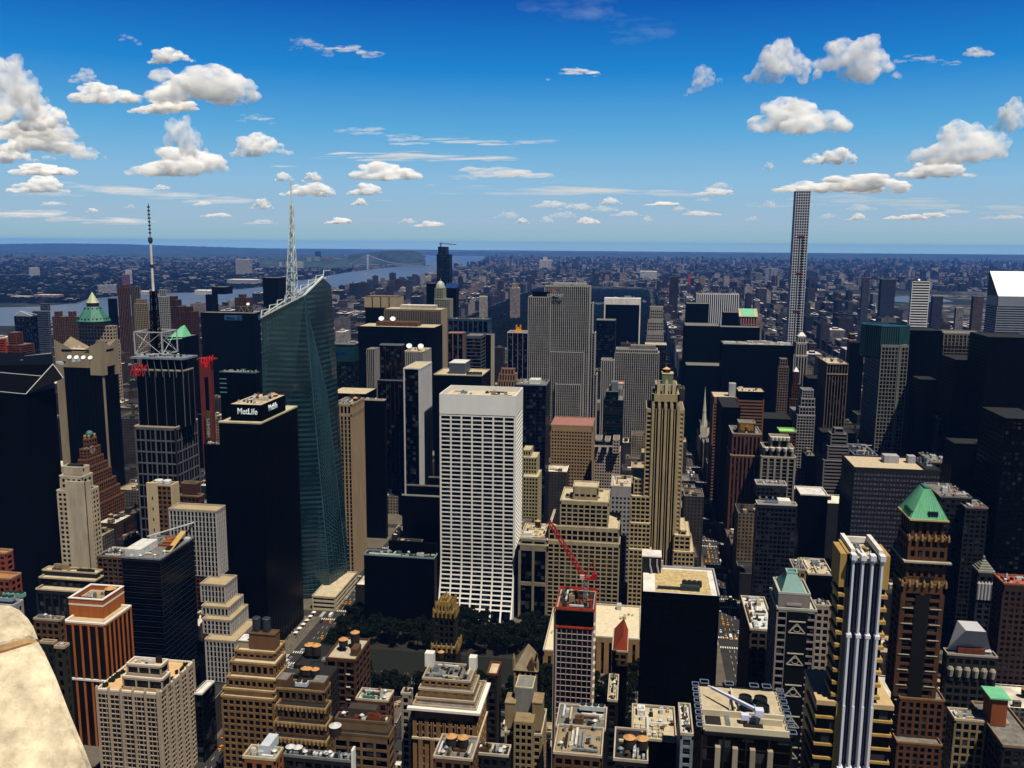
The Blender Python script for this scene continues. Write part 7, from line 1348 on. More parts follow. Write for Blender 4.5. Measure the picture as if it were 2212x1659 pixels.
for i in range(4200):                       # New Jersey between the river and the ridge
    px = rg.uniform(-20, 730); py = rg.uniform(572, 655) if rg.random() < .8 else rg.uniform(556, 600); p = atZ(px, py)
    dens = .5 + .5 * math.sin(p.x * .0021) * math.sin(p.y * .0017 + 1)
    if rg.random() > dens: continue
    addfar(p.x, p.y, rg.uniform(10, 34), rg.uniform(10, 26), rg.choice((7, 8, 10, 12, 18)) * rg.uniform(.8, 1.3))
for (px, py, Y, w_, h) in ((270, 560, 9000, 120, 55), (640, 560, 11300, 90, 80), (655, 560, 11300, 60, 75)): pass
cols_f = [(.022, .018, .026), (.045, .038, .046), (.035, .014, .022), (.16, .145, .15), (.36, .33, .32), (.008, .008, .018), (.006, .007, .014), (.04, .032, .04), (.26, .2, .18)]
stuff2 = CB_(); stuff3 = CB_(); stuff4 = CB_()
def farbox(cb, c):
    x0, x1, y0, y1, h = c; w_ = rg.choice(cols_f); r_ = rg.choice(((.04, .036, .038), (.1, .09, .09), (.012, .012, .015), (.025, .022, .025), (.5, .48, .46), (.018, .016, .02), (.3, .3, .3))); cb.cbox(x0, y0, 0, x1, y1, h, w_, r_)
    if h > 40: cb.cbox(x0 + (x1 - x0) * .3, y0 + (y1 - y0) * .3, h, x0 + (x1 - x0) * .65, y0 + (y1 - y0) * .6, h + 5, w_, r_)
    return w_
far_c.sort(key=lambda c: -area(c)); nind = 0
for c in far_c:
    if nind < 75 and c[4] > 60:
        cb = CB_(); w_ = farbox(cb, c); o = cb.cbuild('apartment_tower'); p = proj((c[0] + c[1]) / 2, c[2], c[4]); nm = 'pale' if w_[0] > .3 else ('dark' if w_[0] < .08 else ('red brown' if w_[0] < .15 else 'tan'))
        tag(o, autolabel(f'{nm} distant apartment tower', *p), 'apartment tower', 'distant apartment towers uptown'); nind += 1
    else:
        farbox(stuff4 if proj(c[0], c[2], 0)[0] < 740 and c[2] > 3500 and c[0] < -2200 else (stuff3 if c[2] > 6500 else stuff2), c)
for cb, nm, lab in ((stuff, 'city_block_fill', 'small remaining midtown buildings packed between the towers'), (stuff2, 'uptown_rooftops', 'dense field of uptown apartment blocks on both sides of the park'), (stuff3, 'far_rooftops', 'hazy field of far city roofs reaching to the horizon'), (stuff4, 'riverside_houses', 'scattered houses across the wide river')):
    if cb.f: o = cb.cbuild(nm); tag(o, lab, 'buildings', None, 'stuff')
# notable far things
FT = [('pale twin tower cluster on the wooded ridge left of the lattice spire', [(545, 568, 583, 9500), (550, 566, 580, 9400)], (.4, .37, .35)), ('small pale tower on the ridge left of the lattice spire', [(603, 608, 566, 10500)], (.5, .48, .47)),
      ('row of white apartment slabs on the ridge just behind the lattice spire', [(617, 624, 565, 10600), (627, 634, 567, 10600)], (.5, .5, .5)), ('white apartment slab on the ridge touching the spire', [(637, 652, 566, 10400)], (.5, .48, .46)),
      ('dark tall tower on the ridge right of the spire', [(680.5, 691, 543, 11500)], (.03, .06, .08)), ('pale tower below the dark ridge tower', [(679, 689, 555, 11000)], (.3, .33, .36)), ('pale tower left of the dark ridge tower', [(663, 671, 556, 11000)], (.35, .35, .36)), ('broad brown tower right of the dark ridge tower', [(699, 713, 556, 11200)], (.2, .13, .14)),
      ('pink block right of the dark ridge tower', [(719, 731, 558, 11300)], (.4, .28, .28)), ('pale slab block above the left shore behind the mast', [(508, 537, 560, 8200)], (.36, .33, .32)), ('dark pair of slabs by the left shore behind the copper pyramid', [(263, 276, 593, 5600)], (.2, .06, .07)),
      ('white tower right of the pinkish slab on the left shore', [(270, 281, 583, 5900)], (.55, .55, .55)), ('pale shore block of three slabs left of the mast', [(211, 222, 616, 4800), (224, 234, 615, 4810), (236, 247, 615, 4790)], (.38, .38, .42)), ('pale ribbed slab above the houses at the far left', [(62, 79, 578, 7000)], (.45, .45, .47)),
      ('low tan ribbed block on the left shore', [(22, 60, 640, 4300)], (.3, .24, .22)), ('long brown ribbed block on the left shore', [(72, 120, 637, 4350)], (.28, .2, .18)), ('tower of the riverside church in front of the wide river', [(931, 934, 571, 7200), (925, 941, 590, 7150), (917, 945, 597, 7140)], (.38, .35, .3)),
      ('pale hospital tower block on the far skyline', [(1173, 1182, 555, 11500), (1165, 1190, 562, 11450)], (.5, .45, .42)), ('pair of twin ribbed towers on the far right plain', [(1654, 1662, 580, 7000), (1666, 1680, 580, 7000)], (.3, .3, .34)), ('red roofed tower in the middle of the far plain', [(1487, 1493, 594, 6000)], (.5, .04, .05)),
      ('black tower rising alone on the far plain', [(1447, 1466, 598, 3600)], (.02, .015, .02)), ('black tower right of the lone black plain tower', [(1503, 1515, 610, 3500)], (.02, .02, .025)), ('long white stadium on the far plain', [(1383, 1420, 586, 8200)], (.5, .5, .48)),
      ('dark pair of slabs left of the white banded tower', [(1864, 1880, 600, 3100)], (.05, .05, .09)), ('dark block left of the white banded tower', [(1905, 1936, 603, 3000)], (.02, .03, .06)), ('black towers right of the white banded tower', [(2016, 2038, 640, 2500)], (.03, .03, .06)), ('grey tower with red brick top right of the banded tower', [(2066, 2083, 664, 2100)], (.2, .2, .22)), ('striped dark tower left of the silver slanted tower', [(2104, 2126, 640, 2300)], (.08, .06, .07)),
      ('tan apartment tower with a flat top above the park edge', [(1106, 1119, 612, 3600), (1102, 1122, 622, 3590)], (.3, .25, .21)), ('pale twin-crowned apartment house on the park edge', [(1035, 1052, 640, 3100)], (.4, .36, .3)), ('pale tower with pointed top on the near shore', [(822, 830, 600, 5200), (818, 834, 610, 5200)], (.2, .18, .18)), ('dark tower near the shore right of the pointed one', [(890, 898, 592, 5500)], (.05, .05, .1)), ('dark blue slab near the shore behind the panelled crown tower', [(862, 872, 598, 5000)], (.05, .07, .12)),
      ('brown block with white vaulted roof on the left shore', [(665, 690, 628, 3500)], (.3, .28, .25)), ('beige round block on the left shore beneath the ridge', [(490, 550, 604, 6200)], (.4, .38, .36)), ('long white pier shed on the left shore', [(420, 455, 627, 5000)], (.6, .6, .58)), ('low white ferry terminal on the left shore', [(300, 330, 629, 4900)], (.5, .5, .5))]
for lab, boxes, colr in FT:
    cb = CB_(); k = 0
    for (a, b, c, Y) in boxes: q = T(a, b, c, Y, dep=(b - a) * Y / 1888 * .6); cb.cbox(q[0], q[2] + k, 0, q[1], q[3] + k, max(6, q[5]), colr, tuple(min(1, v * 1.5 + .1) for v in colr)); k += 1
    o = cb.cbuild('distant_building'); tag(o, lab, 'building')
mb = MB(); GWY = atZ(795, 583).y; p0 = atZ(795, 583); x_nj = p0.x; x_ny = atY(962, 572, GWY - 350).x; 
root = thing('suspension_bridge', 'grey suspension bridge crossing the wide river below the wooded headland', 'bridge', (x_nj, GWY, 0)); GB = mat((.5, .52, .52), .8, .05)
def gwp(t): return Vector((x_nj + (x_ny - x_nj) * t, GWY - 350 * t, 0))
for t_ in (0, 1):
    mb = MB(); c = gwp(t_)
    for s in (-1, 1):
        mb.box(c.x - 8, c.y + s * 14 - 7, 0, c.x + 8, c.y + s * 14 + 7, 184)
    for z in (60, 110, 160, 178): mb.box(c.x - 6, c.y - 14, z, c.x + 6, c.y + 14, z + 8)
    mb.build('tower', GB, root)
mb = MB(); a, b = gwp(-.25), gwp(1.2); mb.bar((a.x, a.y, 66), (b.x, b.y, 66), 5); mb.build('deck', GB, root); mb = MB()
for s in (-14, 14):
    for i in range(24):
        f = lambda u: 78 + 104 * (2 * u - 1) ** 2; u, v = i / 24, (i + 1) / 24; p, q = gwp(u), gwp(v); mb.bar((p.x, p.y + s, f(u)), (q.x, q.y + s, f(v)), 2.4)
    for (u, v) in ((0, -.25), (1, 1.22)): p, q = gwp(u), gwp(v); mb.bar((p.x, p.y + s, 182), (q.x, q.y + s, 68), 2.2)
mb.build('cable', GB, root); mb = MB()
for i in range(1, 48): u = i / 48; p = gwp(u); mb.bar((p.x, p.y, 66), (p.x, p.y, 78 + 104 * (2 * u - 1) ** 2), .5)
mb.build('hanger', GB, root)
# boats
for i, (px, py, lab) in enumerate(((790, 595, 'small white boat on the river below the bridge tower'), (560, 640, 'small boat on the river right of the pier shed'), (1010, 560, 'tiny white boat far up the river'))):
    p = atZ(px, py); mb = MB(); mb.frus((p.x - 22, p.y - 4, p.x + 22, p.y + 4, .6), (p.x - 28, p.y - 6, p.x + 28, p.y + 6, 5)); mb.box(p.x - 12, p.y - 4, 5, p.x + 6, p.y + 4, 10); o = mb.build('boat', WHITE); tag(o, lab, 'boat')
# ------------------------------------------------------------------ trees
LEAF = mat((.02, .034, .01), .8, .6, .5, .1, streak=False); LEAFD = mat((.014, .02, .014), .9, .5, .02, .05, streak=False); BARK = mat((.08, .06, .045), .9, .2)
def crown_mesh(seed, h=15, r=5.2, n=1100):
    g = random.Random(seed); mb = MB(); lobes = [(g.gauss(0, r * .42), g.gauss(0, r * .42), h * g.uniform(.5, .88), r * g.uniform(.3, .55)) for _ in range(13)]
    for _ in range(n):
        lx, ly, lz, lr = g.choice(lobes); a, b = g.uniform(0, 6.28), g.uniform(-.6, 1.4); q = lr * g.uniform(.75, 1.08)
        x, y, z = lx + q * math.cos(a) * math.cos(b), ly + q * math.sin(a) * math.cos(b), lz + q * math.sin(b) * .8; s = g.uniform(.25, .6)
        u = Vector((g.gauss(0, 1), g.gauss(0, 1), g.gauss(0, .5))).normalized(); v = u.cross(Vector((g.gauss(0, 1), g.gauss(0, 1), g.gauss(0, 1)))).normalized(); c = Vector((x, y, z)); mb.quad(c - u * s - v * s, c + u * s - v * s, c + u * s + v * s, c - u * s + v * s)
    return mb.mesh('crown', LEAF)
def trunk_mesh(seed, h=15):
    g = random.Random(seed); mb = MB(); mb.lathe(0, 0, [(.42, 0), (.3, h * .3), (.2, h * .55)], 8)
    for _ in range(6): a = g.uniform(0, 6.28); mb.bar((0, 0, h * g.uniform(.28, .45)), (2.6 * math.cos(a), 2.6 * math.sin(a), h * g.uniform(.55, .75)), .12)
    return mb.mesh('trunk', BARK)
protos = [(crown_mesh(i), trunk_mesh(i)) for i in range(4)]; rg = random.Random(9); ntree = 0; spots = []
for yy in [530 + 8.5 * k for k in range(18)]:
    for xx in [-230 + 9 * k for k in range(27)]:
        mid = 572 < yy < 628 and -205 < xx < -60
        if mid or rg.random() < .3: continue
        spots.append((xx + rg.uniform(-2, 2), yy + rg.uniform(-2, 2)))
SIDE = ['south', 'north', 'west', 'east']
cnt = {}
for (x, y) in spots:
    if not free(x - 3, x + 3, y - 3, y + 3, 0): continue
    c, tr = rg.choice(protos); root = bpy.data.objects.new('park_tree', None); C.objects.link(root); root.location = (x, y, .15); s = rg.uniform(.85, 1.25); root.scale = (s, s, s * rg.uniform(.9, 1.15)); root.rotation_euler = (0, 0, rg.uniform(0, 6.28))
    for nm, me in (('crown', c), ('trunk', tr)): o = bpy.data.objects.new(nm, me); C.objects.link(o); o.parent = root
    where = 'below the white curved slab' if y > 628 else ('near the library' if x > -60 else ('beside sixth avenue' if x < -205 else 'on the near side of the park lawn'))
    tag(root, f'leafy dark green plane tree {where}', 'tree', 'plane trees around the park lawn'); ntree += 1
mb = MB(); mb.quad((-203, 574, .17), (-62, 574, .17), (-62, 626, .17), (-203, 626, .17)); o = mb.build('lawn', mat((.016, .03, .01), .9, .6, .3, streak=False)); structure(o)
mb = MB(); rg = random.Random(77)
PC = [mat(c, .9, 0) for c in ((.5, .5, .48), (.05, .05, .08), (.4, .1, .08), (.1, .15, .3), (.6, .5, .35))]
def people(n, x0, x1, y0, y1, name, lab):
    mb = MB()
    for _ in range(n):
        x, y = rg.uniform(x0, x1), rg.uniform(y0, y1); m = rg.randrange(5); h = rg.uniform(1.55, 1.85)
        mb.frus((x - .16, y - .12, x + .16, y + .12, .15), (x - .24, y - .14, x + .24, y + .14, .15 + h * .8), m); mb.lathe(x, y, [(.06, .15 + h * .8), (.12, .15 + h * .88), (.11, .15 + h * .96), (.03, .15 + h)], 6, 4)
    tag(mb.build(name, PC), lab, 'crowd', None, 'stuff')
people(260, -200, -64, 576, 590, 'crowd', 'crowd sitting along the edge of the park lawn'); people(160, -236, -222, 515, 560, 'crowd', 'crowd on the corner pavement by the avenue'); people(120, -275, -264, 560, 690, 'crowd', 'pedestrians on the avenue pavement under the glass skyscraper')
# central park canopy
mb = MB(); rg = random.Random(31)
for _ in range(15000):
    x, y = rg.uniform(PARK[0] + 12, PARK[1] - 12), PARK[2] + 20 + (PARK[3] - PARK[2] - 40) * rg.random() ** 1.1
    if inside(POND, x, y) or rg.random() < .08 * (1 + math.sin(x * .011) * math.cos(y * .006)): continue
    r_ = rg.uniform(5, 10); h = rg.uniform(11, 20); n = len(mb.v); k = 6; ph = rg.uniform(0, 1)
    for (rr, zz) in ((.75, .35), (1, .65), (.62, .92)):
        for i in range(k): a = 6.283 * i / k + ph; q = r_ * rr * rg.uniform(.8, 1.2); mb.v.append((x + q * math.cos(a), y + q * math.sin(a), h * zz * rg.uniform(.92, 1.08)))
    mb.v.append((x, y, h))
    for j in range(2):
        for i in range(k): mb.f.append((n + j * k + i, n + j * k + (i + 1) % k, n + (j + 1) * k + (i + 1) % k, n + (j + 1) * k + i)); mb.m.append(0)
    for i in range(k): mb.f.append((n + 2 * k + i, n + 2 * k + (i + 1) % k, n + 3 * k)); mb.m.append(0)
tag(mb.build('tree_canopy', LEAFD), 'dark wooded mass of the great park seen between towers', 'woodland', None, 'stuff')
mb = MB(); rg = random.Random(32)          # woods across the river and on the plain
for _ in range(16000):
    if rg.random() < .6: p = atZ(rg.uniform(-20, 760), rg.uniform(566, 655))
    else: p = atZ(rg.uniform(930, 2240), rg.uniform(556, 600))
    if any(inside(W_, p.x, p.y) for W_ in WATERS): continue
    r_ = rg.uniform(10, 26); h = rg.uniform(10, 18); n = len(mb.v); k = 5
    for (rr, zz) in ((1, .3), (.7, .85)):
        for i in range(k): a = 6.283 * i / k; q = r_ * rr * rg.uniform(.7, 1.3); mb.v.append((p.x + q * math.cos(a), p.y + q * math.sin(a), h * zz))
    mb.v.append((p.x, p.y, h))
    for i in range(k): mb.f.append((n + i, n + (i + 1) % k, n + k + (i + 1) % k, n + k + i)); mb.f.append((n + k + i, n + k + (i + 1) % k, n + 2 * k)); mb.m += [0, 0]
tag(mb.build('far_woodland', LEAFD), 'dark tree belts among the far suburbs', 'woodland', None, 'stuff')
# ------------------------------------------------------------------ vehicles
def car_proto(col, kind):
    L, W_, H = {'taxi': (4.9, 1.85, 1.5), 'car': (4.8, 1.85, 1.45), 'van': (6.2, 2.2, 2.6), 'bus': (12.2, 2.6, 3.1)}[kind]
    mb = MB(); m = mat(col, .35, .05, 1, .5); bh = H * (.52 if kind in ('taxi', 'car') else 1)
    prof = [(-L / 2, .35), (L / 2, .35), (L / 2, bh * .8), (L * .28, bh), (-L * .36, bh), (-L / 2, bh * .9)] if kind in ('taxi', 'car') else [(-L / 2, .4), (L / 2, .4), (L / 2, H * .6), (L * .44, H), (-L / 2, H)]
    n = len(prof)
    for s in (-1, 1): mb.v += [(s * W_ / 2, y, z) for y, z in prof]
    mb.f += [tuple(range(n - 1, -1, -1))[::-1], tuple(range(n, 2 * n))[::-1]]; mb.m += [0, 0]
    for i in range(n): j = (i + 1) % n; mb.f.append((i, n + i, n + j, j)); mb.m.append(0)
    if kind in ('taxi', 'car'): mb.frus((-W_ * .38, -L * .2, W_ * .38, L * .08, H - .1), (-W_ * .36, -L * .18, W_ * .36, L * .06, H))
    parts = [('body', mb.mesh('body', m))]; mb = MB()
    if kind in ('taxi', 'car'): mb.frus((-W_ * .47, -L * .34, W_ * .47, L * .24, bh), (-W_ * .39, -L * .2, W_ * .39, L * .09, H - .06))
    else: mb.box(-W_ / 2 - .02, -L * .42, H * .55, W_ / 2 + .02, L * .4, H * .82); mb.box(-W_ * .42, L * .44, H * .5, W_ * .42, L / 2 + .02, H * .85)
    parts.append(('windows', mb.mesh('windows', GLASS))); wm = MB(); k = 10; r_ = .34
    for i in range(k): a = 6.283 * i / k; wm.v += [(-.11, r_ * math.cos(a), r_ * math.sin(a)), (.11, r_ * math.cos(a), r_ * math.sin(a))]
    for i in range(k): j = (i + 1) % k; wm.f.append((2 * i, 2 * i + 1, 2 * j + 1, 2 * j)); wm.m.append(0)
    wm.f += [tuple(2 * i for i in range(k))[::-1], tuple(2 * i + 1 for i in range(k))]; wm.m += [0, 0]
    return parts, wm.mesh('wheel', mat((.02, .02, .02), .9, 0)), (W_ / 2 - .1, L * .32)
VP_ = {k: car_proto(c, kd) for k, c, kd in (('yellow taxi', (.8, .42, .02), 'taxi'), ('white car', (.75, .75, .75), 'car'), ('black car', (.02, .02, .02), 'car'), ('silver car', (.45, .46, .48), 'car'), ('red car', (.4, .03, .02), 'car'), ('white van', (.8, .8, .78), 'van'), ('white bus', (.7, .72, .75), 'bus'))}
rg = random.Random(15); counts = {}
ORDW = ['nearest', 'second nearest', 'third nearest', 'fourth nearest', 'fifth nearest', 'sixth nearest', 'seventh nearest', 'eighth nearest', 'ninth nearest', 'tenth nearest', 'eleventh nearest', 'twelfth nearest', 'thirteenth nearest', 'fourteenth nearest', 'fifteenth nearest', 'sixteenth nearest', 'seventeenth nearest', 'eighteenth nearest', 'nineteenth nearest', 'twentieth nearest']
def put(kind, x, y, rz, street):
    parts, wm, (wx, wy) = VP_[kind]; k = (kind, street); n = counts.get(k, 0); counts[k] = n + 1
    if n >= len(ORDW): return
    nm = 'bus' if 'bus' in kind else ('van' if 'van' in kind else ('taxi' if 'taxi' in kind else 'car'))
    r = bpy.data.objects.new(nm, None); C.objects.link(r); r.location = (x, y, .01); r.rotation_euler = (0, 0, rz); tag(r, f'{ORDW[n]} {kind} to the viewer on {street}', nm, 'traffic on the avenues')
    for a, me in parts: o = bpy.data.objects.new(a, me); C.objects.link(o); o.parent = r
    for sx in (-1, 1):
        for sy in (-1, 1): o = bpy.data.objects.new('wheel', wm); C.objects.link(o); o.parent = r; o.location = (sx * wx, sy * wy, .34)
for ax, street, ys in ((82, 'fifth avenue', (690, 1700)), (-250, 'sixth avenue', (425, 860))):
    y = ys[0]; kinds = ['yellow taxi'] * 9 + ['white car'] * 3 + ['black car'] * 4 + ['silver car'] * 3 + ['red car'] + ['white van'] * 2 + ['white bus']
    while y < ys[1]:
        for lx in (-8, -4.2, -.6, 3, 6.8):
            if rg.random() < (.5 if street == 'fifth avenue' else .42): put(rg.choice(kinds), ax + lx + rg.uniform(-.3, .3), y + rg.uniform(-2, 2), R(180) if street == 'fifth avenue' else 0, street)
        y += 13.5
for i in range(6):                    # white market tents along the avenue pavement
    mb = MB(); x, y = -270, 640 + i * 8
    for sx in (-1.4, 1.4):
        for sy in (-1.4, 1.4): mb.box(x + sx - .06, y + sy - .06, .15, x + sx + .06, y + sy + .06, 2.4)
    mb.frus((x - 1.7, y - 1.7, x + 1.7, y + 1.7, 2.4), (x - .1, y - .1, x + .1, y + .1, 3.5)); o = mb.build('tent', WHITE); tag(o, 'white pavement tent in the row beside sixth avenue below the glass skyscraper', 'tent', 'white tents beside the avenue')
# ------------------------------------------------------------------ clouds
def cloud_proto(seed, n=34, flat=.0, wisp=False):
    g = random.Random(seed); bmv = MB(); me0 = bpy.data.meshes.new('cloud'); import bmesh
    bm = bmesh.new(); bumps = sorted([(g.uniform(-.38, .38), g.uniform(.35, 1)) for _ in range(3)])
    for _ in range(n):
        x = max(-.5, min(.5, g.gauss(0, .24))); prof = max(.0, 1 - (2 * x) ** 2) * (.45 + .55 * max(b[1] * math.exp(-((x - b[0]) / .16) ** 2) for b in bumps))
        z = g.uniform(0, 1) ** 1.3 * .36 * prof if not wisp else g.gauss(0, .015) + .05 * math.sin(x * 5 + seed); y = g.gauss(0, .1); r_ = (.05 + .1 * prof * g.uniform(.5, 1)) if not wisp else g.uniform(.02, .05)
        bmesh.ops.create_icosphere(bm, subdivisions=2, radius=r_, matrix=Matrix.Translation((x, y, z + r_ * .4)) @ Matrix.Diagonal((1.25 if not wisp else 3.2, 1.1, .8 if not wisp else .55, 1)))
    bm.to_mesh(me0); bm.free(); o = bpy.data.objects.new('cloud', me0); C.objects.link(o)
    m = o.modifiers.new('r', 'REMESH'); m.mode = 'VOXEL'; m.voxel_size = .012 if not wisp else .012
    for sc, st in ((.14, .08), (.06, .06), (.025, .03)):
        tx = bpy.data.textures.new('n', 'CLOUDS'); tx.noise_scale = sc; tx.noise_depth = 3; d = o.modifiers.new('d', 'DISPLACE'); d.texture = tx; d.strength = st * (1 if not wisp else .5); d.mid_level = .5
    m = o.modifiers.new('r2', 'REMESH'); m.mode = 'VOXEL'; m.voxel_size = .01
    bpy.context.view_layer.update(); me = bpy.data.meshes.new_from_object(o.evaluated_get(bpy.context.evaluated_depsgraph_get())); bpy.data.objects.remove(o)
    me.materials.clear(); return me
def vol(dens, wisp, seed):
    m = bpy.data.materials.new('cloud_vapour'); m.use_nodes = True; t = m.node_tree; t.nodes.remove(t.nodes['Principled BSDF']); v = t.nodes.new('ShaderNodeVolumePrincipled'); v.inputs['Color'].default_value = (1, 1, 1, 1); v.inputs['Anisotropy'].default_value = -.3
    tc = t.nodes.new('ShaderNodeTexCoord'); mp = t.nodes.new('ShaderNodeMapping'); mp.inputs['Location'].default_value = (seed * 1.7, 0, seed); mp.inputs['Scale'].default_value = (1, 1, 1.3) if not wisp else (.7, 1, 6); t.links.new(tc.outputs['Object'], mp.inputs[0])
    n = t.nodes.new('ShaderNodeTexNoise'); n.inputs['Scale'].default_value = 8 if not wisp else 5; n.inputs['Detail'].default_value = 7; n.inputs['Roughness'].default_value = .62; t.links.new(mp.outputs[0], n.inputs[0])
    r = t.nodes.new('ShaderNodeMapRange'); r.inputs[1].default_value = .4 if not wisp else .45; r.inputs[2].default_value = .62 if not wisp else .75; r.inputs[3].default_value = 0; r.inputs[4].default_value = dens; t.links.new(n.outputs[0], r.inputs[0]); t.links.new(r.outputs[0], v.inputs['Density'])
    t.links.new(v.outputs[0], t.nodes['Material Output'].inputs['Volume']); return m
CPRO = [cloud_proto(i) for i in range(6)]; WPRO = [cloud_proto(20 + i, 26, wisp=True) for i in range(3)]
def cloud(px, py, w_, h_, lab, kind='c', seed=0, op=1.0, rot=0):
    base = py + h_ / 2; el = max(.022, (540 - base) / 1888); alt = 1500; D = min(42000, (alt - CH) / el); p = atY(px, base, D * .98)
    Wm, Hm = w_ * 1.1 * p.y / 1888, h_ * 1.2 * p.y / 1888; me = (CPRO if kind == 'c' else WPRO)[seed % (6 if kind == 'c' else 3)]
    co_ = [v.co for v in me.vertices]; dx = max(v.x for v in co_) - min(v.x for v in co_); dz = max(v.z for v in co_) - min(v.z for v in co_); zmin = min(v.z for v in co_)
    me = me.copy(); me.materials.append(vol(op * (9 if kind == 'c' else 7) / Hm, kind == 'w', px * .01)); o = bpy.data.objects.new('cloud', me); C.objects.link(o)
    sx, sz = Wm / dx, Hm / dz; o.scale = (sx * (-1 if seed % 2 else 1) if False else sx, sx * .7, sz); o.location = (p.x, p.y, p.z - zmin * sz); o.rotation_euler = (0, R(rot), -math.atan2(p.x, p.y) * 0)
    tag(o, lab, 'cloud', 'fair weather clouds')
CL = [(-10, 215, 240, 120, 'large white mass at the left edge behind the highest left cloud', 'c', 4), (160, 330, 150, 34, 'pale flat puff right of the left bank', 'c', 0, .3), (60, 285, 260, 40, 'soft pale layer inside the left bank', 'c', 2, .5), (30, 190, 170, 105, 'large white cumulus cut by the left edge, highest of the left bank', 'c', 0), (98, 258, 135, 55, 'domed white cloud second down in the left bank', 'c', 1), (80, 308, 210, 50, 'broad soft cloud third down in the left bank', 'c', 2), (30, 335, 120, 40, 'grey white cloud at the left edge under the broad soft one', 'c', 3), (95, 368, 150, 26, 'flat grey cloud low in the left bank', 'c', 4), (80, 400, 150, 36, 'lowest cream-lit cloud of the left bank', 'c', 5),
      (372, 124, 108, 30, 'small oval cloud above the long left cloud', 'c', 3), (430, 192, 290, 72, 'long heaped cloud with a ragged right tail, upper left', 'c', 2), (225, 206, 150, 44, 'soft cloud joined left of the long heaped cloud', 'c', 4), (180, 165, 75, 30, 'faint puff above the joined soft cloud', 'c', 5, .3), (365, 231, 160, 30, 'flat cloud tucked below the long heaped cloud', 'c', 1),
      (392, 305, 120, 80, 'grey-bellied peaked cloud standing in front of a wider one', 'c', 0), (400, 355, 235, 56, 'wide white cloud behind the grey-bellied peak', 'c', 1), (567, 318, 140, 46, 'rounded cloud right of the grey-bellied peak', 'c', 3), (545, 262, 110, 26, 'faint lilac wisp above the rounded cloud', 'w', 0, .5), (280, 90, 60, 26, 'tiny faint wisp high at upper left', 'w', 1, .35),
      (665, 108, 110, 45, 'thin torn wisp high left of centre', 'w', 1, .7), (770, 113, 130, 22, 'thin tail wisp right of the torn one', 'w', 2, .7), (1238, 161, 112, 20, 'lone slim white lens cloud high in the centre', 'w', 0, 1.6), (1520, 173, 76, 44, 'small torn cloud right of centre', 'c', 5, .45, -20), (1300, 50, 320, 90, 'very faint high veil near the top', 'w', 2, .08),
      (1692, 146, 140, 76, 'left half of the big twin-humped cloud at upper right', 'c', 3), (1830, 146, 185, 78, 'right half of the big twin-humped cloud at upper right', 'c', 0), (1990, 136, 110, 24, 'thin smoke-like tail right of the twin-humped cloud', 'w', 1, .6), (2110, 116, 56, 18, 'tiny puff at the far upper right', 'c', 4, .3), (1718, 262, 192, 68, 'bright oval cloud above the slender pale tower', 'c', 4), (1797, 342, 98, 30, 'small lens cloud below the bright oval one', 'c', 2),
      (2080, 322, 180, 76, 'towering bright cloud at the right with a long slope', 'c', 1), (2010, 368, 160, 36, 'flat cloud under the towering right cloud', 'c', 5), (1830, 402, 250, 34, 'long low cloud trailing behind the slender pale tower', 'c', 2), (2190, 260, 84, 60, 'cloud cut by the right edge', 'c', 3), (1660, 360, 24, 14, 'tiny puff left of the small lens cloud', 'c', 0, .5),
      (250, 425, 620, 46, 'broad thin milky veil low on the left', 'w', 1, .3), (120, 470, 500, 30, 'thin lilac haze streak low at the far left', 'w', 2, .35), (1150, 420, 700, 26, 'faint long streak low in the centre', 'w', 0, .16), (1900, 450, 560, 36, 'thin milky veil low on the right', 'w', 1, .25),
      (820, 292, 190, 26, 'faint flat veil left of centre', 'w', 2, .5), (1060, 385, 290, 38, 'long smooth veil cloud in the centre', 'w', 0, .9), (1000, 310, 360, 14, 'very thin streak above the smooth veil', 'w', 1, .35), (832, 374, 150, 38, 'white cumulus left of the smooth veil', 'c', 4), (670, 412, 120, 28, 'cloud crossed by the lattice spire', 'c', 2), (675, 385, 50, 20, 'puff above the spire-crossed cloud', 'c', 0), (615, 383, 44, 18, 'puff left of the spire', 'c', 3), (793, 411, 76, 24, 'small cloud right of the spire', 'c', 1), (775, 437, 40, 14, 'smaller puff below the small cloud right of the spire', 'c', 5),
      (565, 443, 54, 22, 'small bright cloud left of the spire', 'c', 0), (735, 478, 60, 13, 'low flat puff right of the spire', 'c', 1), (840, 345, 560, 20, 'pale streak spanning behind the spire', 'w', 0, .4)]
rg = random.Random(5)
for i, (x, y) in enumerate(((1097, 466), (1190, 442), (1215, 465), (1320, 436), (1305, 452), (1350, 462), (1245, 448), (1435, 441), (1520, 432), (1470, 452), (1513, 462), (1550, 402), (1660, 443), (1545, 416), (1625, 473), (1790, 468), (1860, 450), (1850, 470), (2010, 466), (2060, 458), (1960, 470), (1400, 475), (1270, 478), (280, 446), (200, 455), (440, 440), (470, 465), (120, 440), (350, 405), (560, 480), (880, 478), (930, 485), (2170, 470), (1130, 478), (1180, 475))):
    CL.append((x, y, rg.uniform(26, 84), rg.uniform(7, 15), '', 'c', i, rg.choice((.12, .2, .35, .6))))
for i, c in enumerate(CL):
    lab = c[4] or autolabel('small low white cloud', c[0], c[1] + 60)
    cloud(c[0], c[1], c[2], c[3], lab, c[5], c[6], *(c[7:8] or (1.0,)), *(c[8:9] or (0,)))
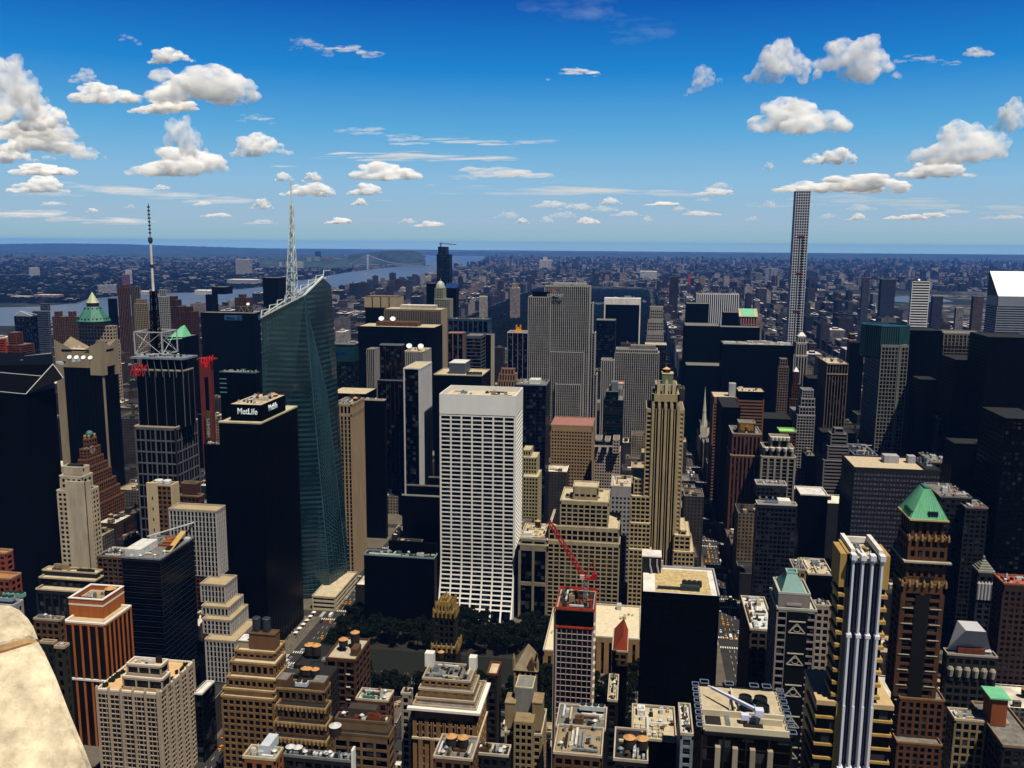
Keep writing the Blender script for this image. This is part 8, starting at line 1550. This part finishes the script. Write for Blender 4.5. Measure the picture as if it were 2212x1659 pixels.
# ------------------------------------------------------------------ the stone parapet beside the camera
def nearp(px, py, d): v = ray(px, py); return Vector((0, 0, CH)) + v * d
STN = mat((.72, .65, .52), .95, .3, 14, .1, streak=False)
t = STN.node_tree; bp = t.nodes.new('ShaderNodeBump'); bp.inputs['Strength'].default_value = .7; bp.inputs['Distance'].default_value = .012; nn = t.nodes.new('ShaderNodeTexNoise'); nn.inputs['Scale'].default_value = 60; nn.inputs['Detail'].default_value = 6
gg_ = t.nodes.new('ShaderNodeNewGeometry'); t.links.new(gg_.outputs['Position'], nn.inputs[0]); t.links.new(nn.outputs[0], bp.inputs['Height']); t.links.new(bp.outputs[0], t.nodes['Principled BSDF'].inputs['Normal'])
NRM = Vector((.2, -.5, .84)).normalized(); P0_ = nearp(60, 1480, 2.2)
def onpl(px, py, off=0.0):
    v = ray(px, py); o_ = Vector((0, 0, CH)); return o_ + v * ((P0_ + NRM * off - o_).dot(NRM) / v.dot(NRM))
def block(name, outline, d0, d1, parent, m=STN):
    mb = MB(); n = len(outline); cx = sum(x for x, y in outline) / n; cy = sum(y for x, y in outline) / n; off = 2.0 - d0
    f = [onpl(x, y, off) for x, y in outline]; c = onpl(cx, cy, off); small = [p + (c - p).normalized() * .02 + NRM * .012 for p in f]; edge = [p - (c - p).normalized() * .0 - NRM * .02 for p in f]
    vd = ray(70, 1500).normalized(); back = [p + (vd + Vector((-.12, 0, -.1))) * 1.0 for p in f]; mb.v = [tuple(v) for v in small + f + edge + back]; mb.f = [tuple(range(n))]; mb.m = [0]
    for k in (0, n, 2 * n):
        for i in range(n): j = (i + 1) % n; mb.f.append((k + i, k + n + i, k + n + j, k + j)); mb.m.append(0)
    return mb.build(name, m, parent)
root = thing('stone_parapet', 'cream limestone parapet of the viewing deck in the lower left corner', 'parapet', nearp(-200, 1700, 2.0))
# Real stone would be built square: top stone, mortar seam, lower stone
top = [(-420, 1460), (-420, 1307), (-60, 1306), (20, 1308), (42, 1318), (60, 1336), (72, 1354), (79, 1372), (81, 1380), (40, 1392), (0, 1404), (-200, 1450)]
low = [(-420, 1480), (-200, 1463), (0, 1411), (40, 1399), (82, 1386), (96, 1410), (120, 1462), (150, 1540), (180, 1612), (206, 1680), (240, 1780), (-420, 1780)]
seam = [(-420, 1487), (-420, 1453), (-200, 1444), (0, 1399), (40, 1387), (78, 1377), (81, 1391), (40, 1404), (0, 1416), (-200, 1469)]
block('coping_stone', top, 2.0, 3.1, root); block('lower_stone', low, 2.0, 3.1, root); block('mortar_seam', seam, 2.004, 3.05, root, mat((.5, .36, .22), .95, .3, 20, streak=False))
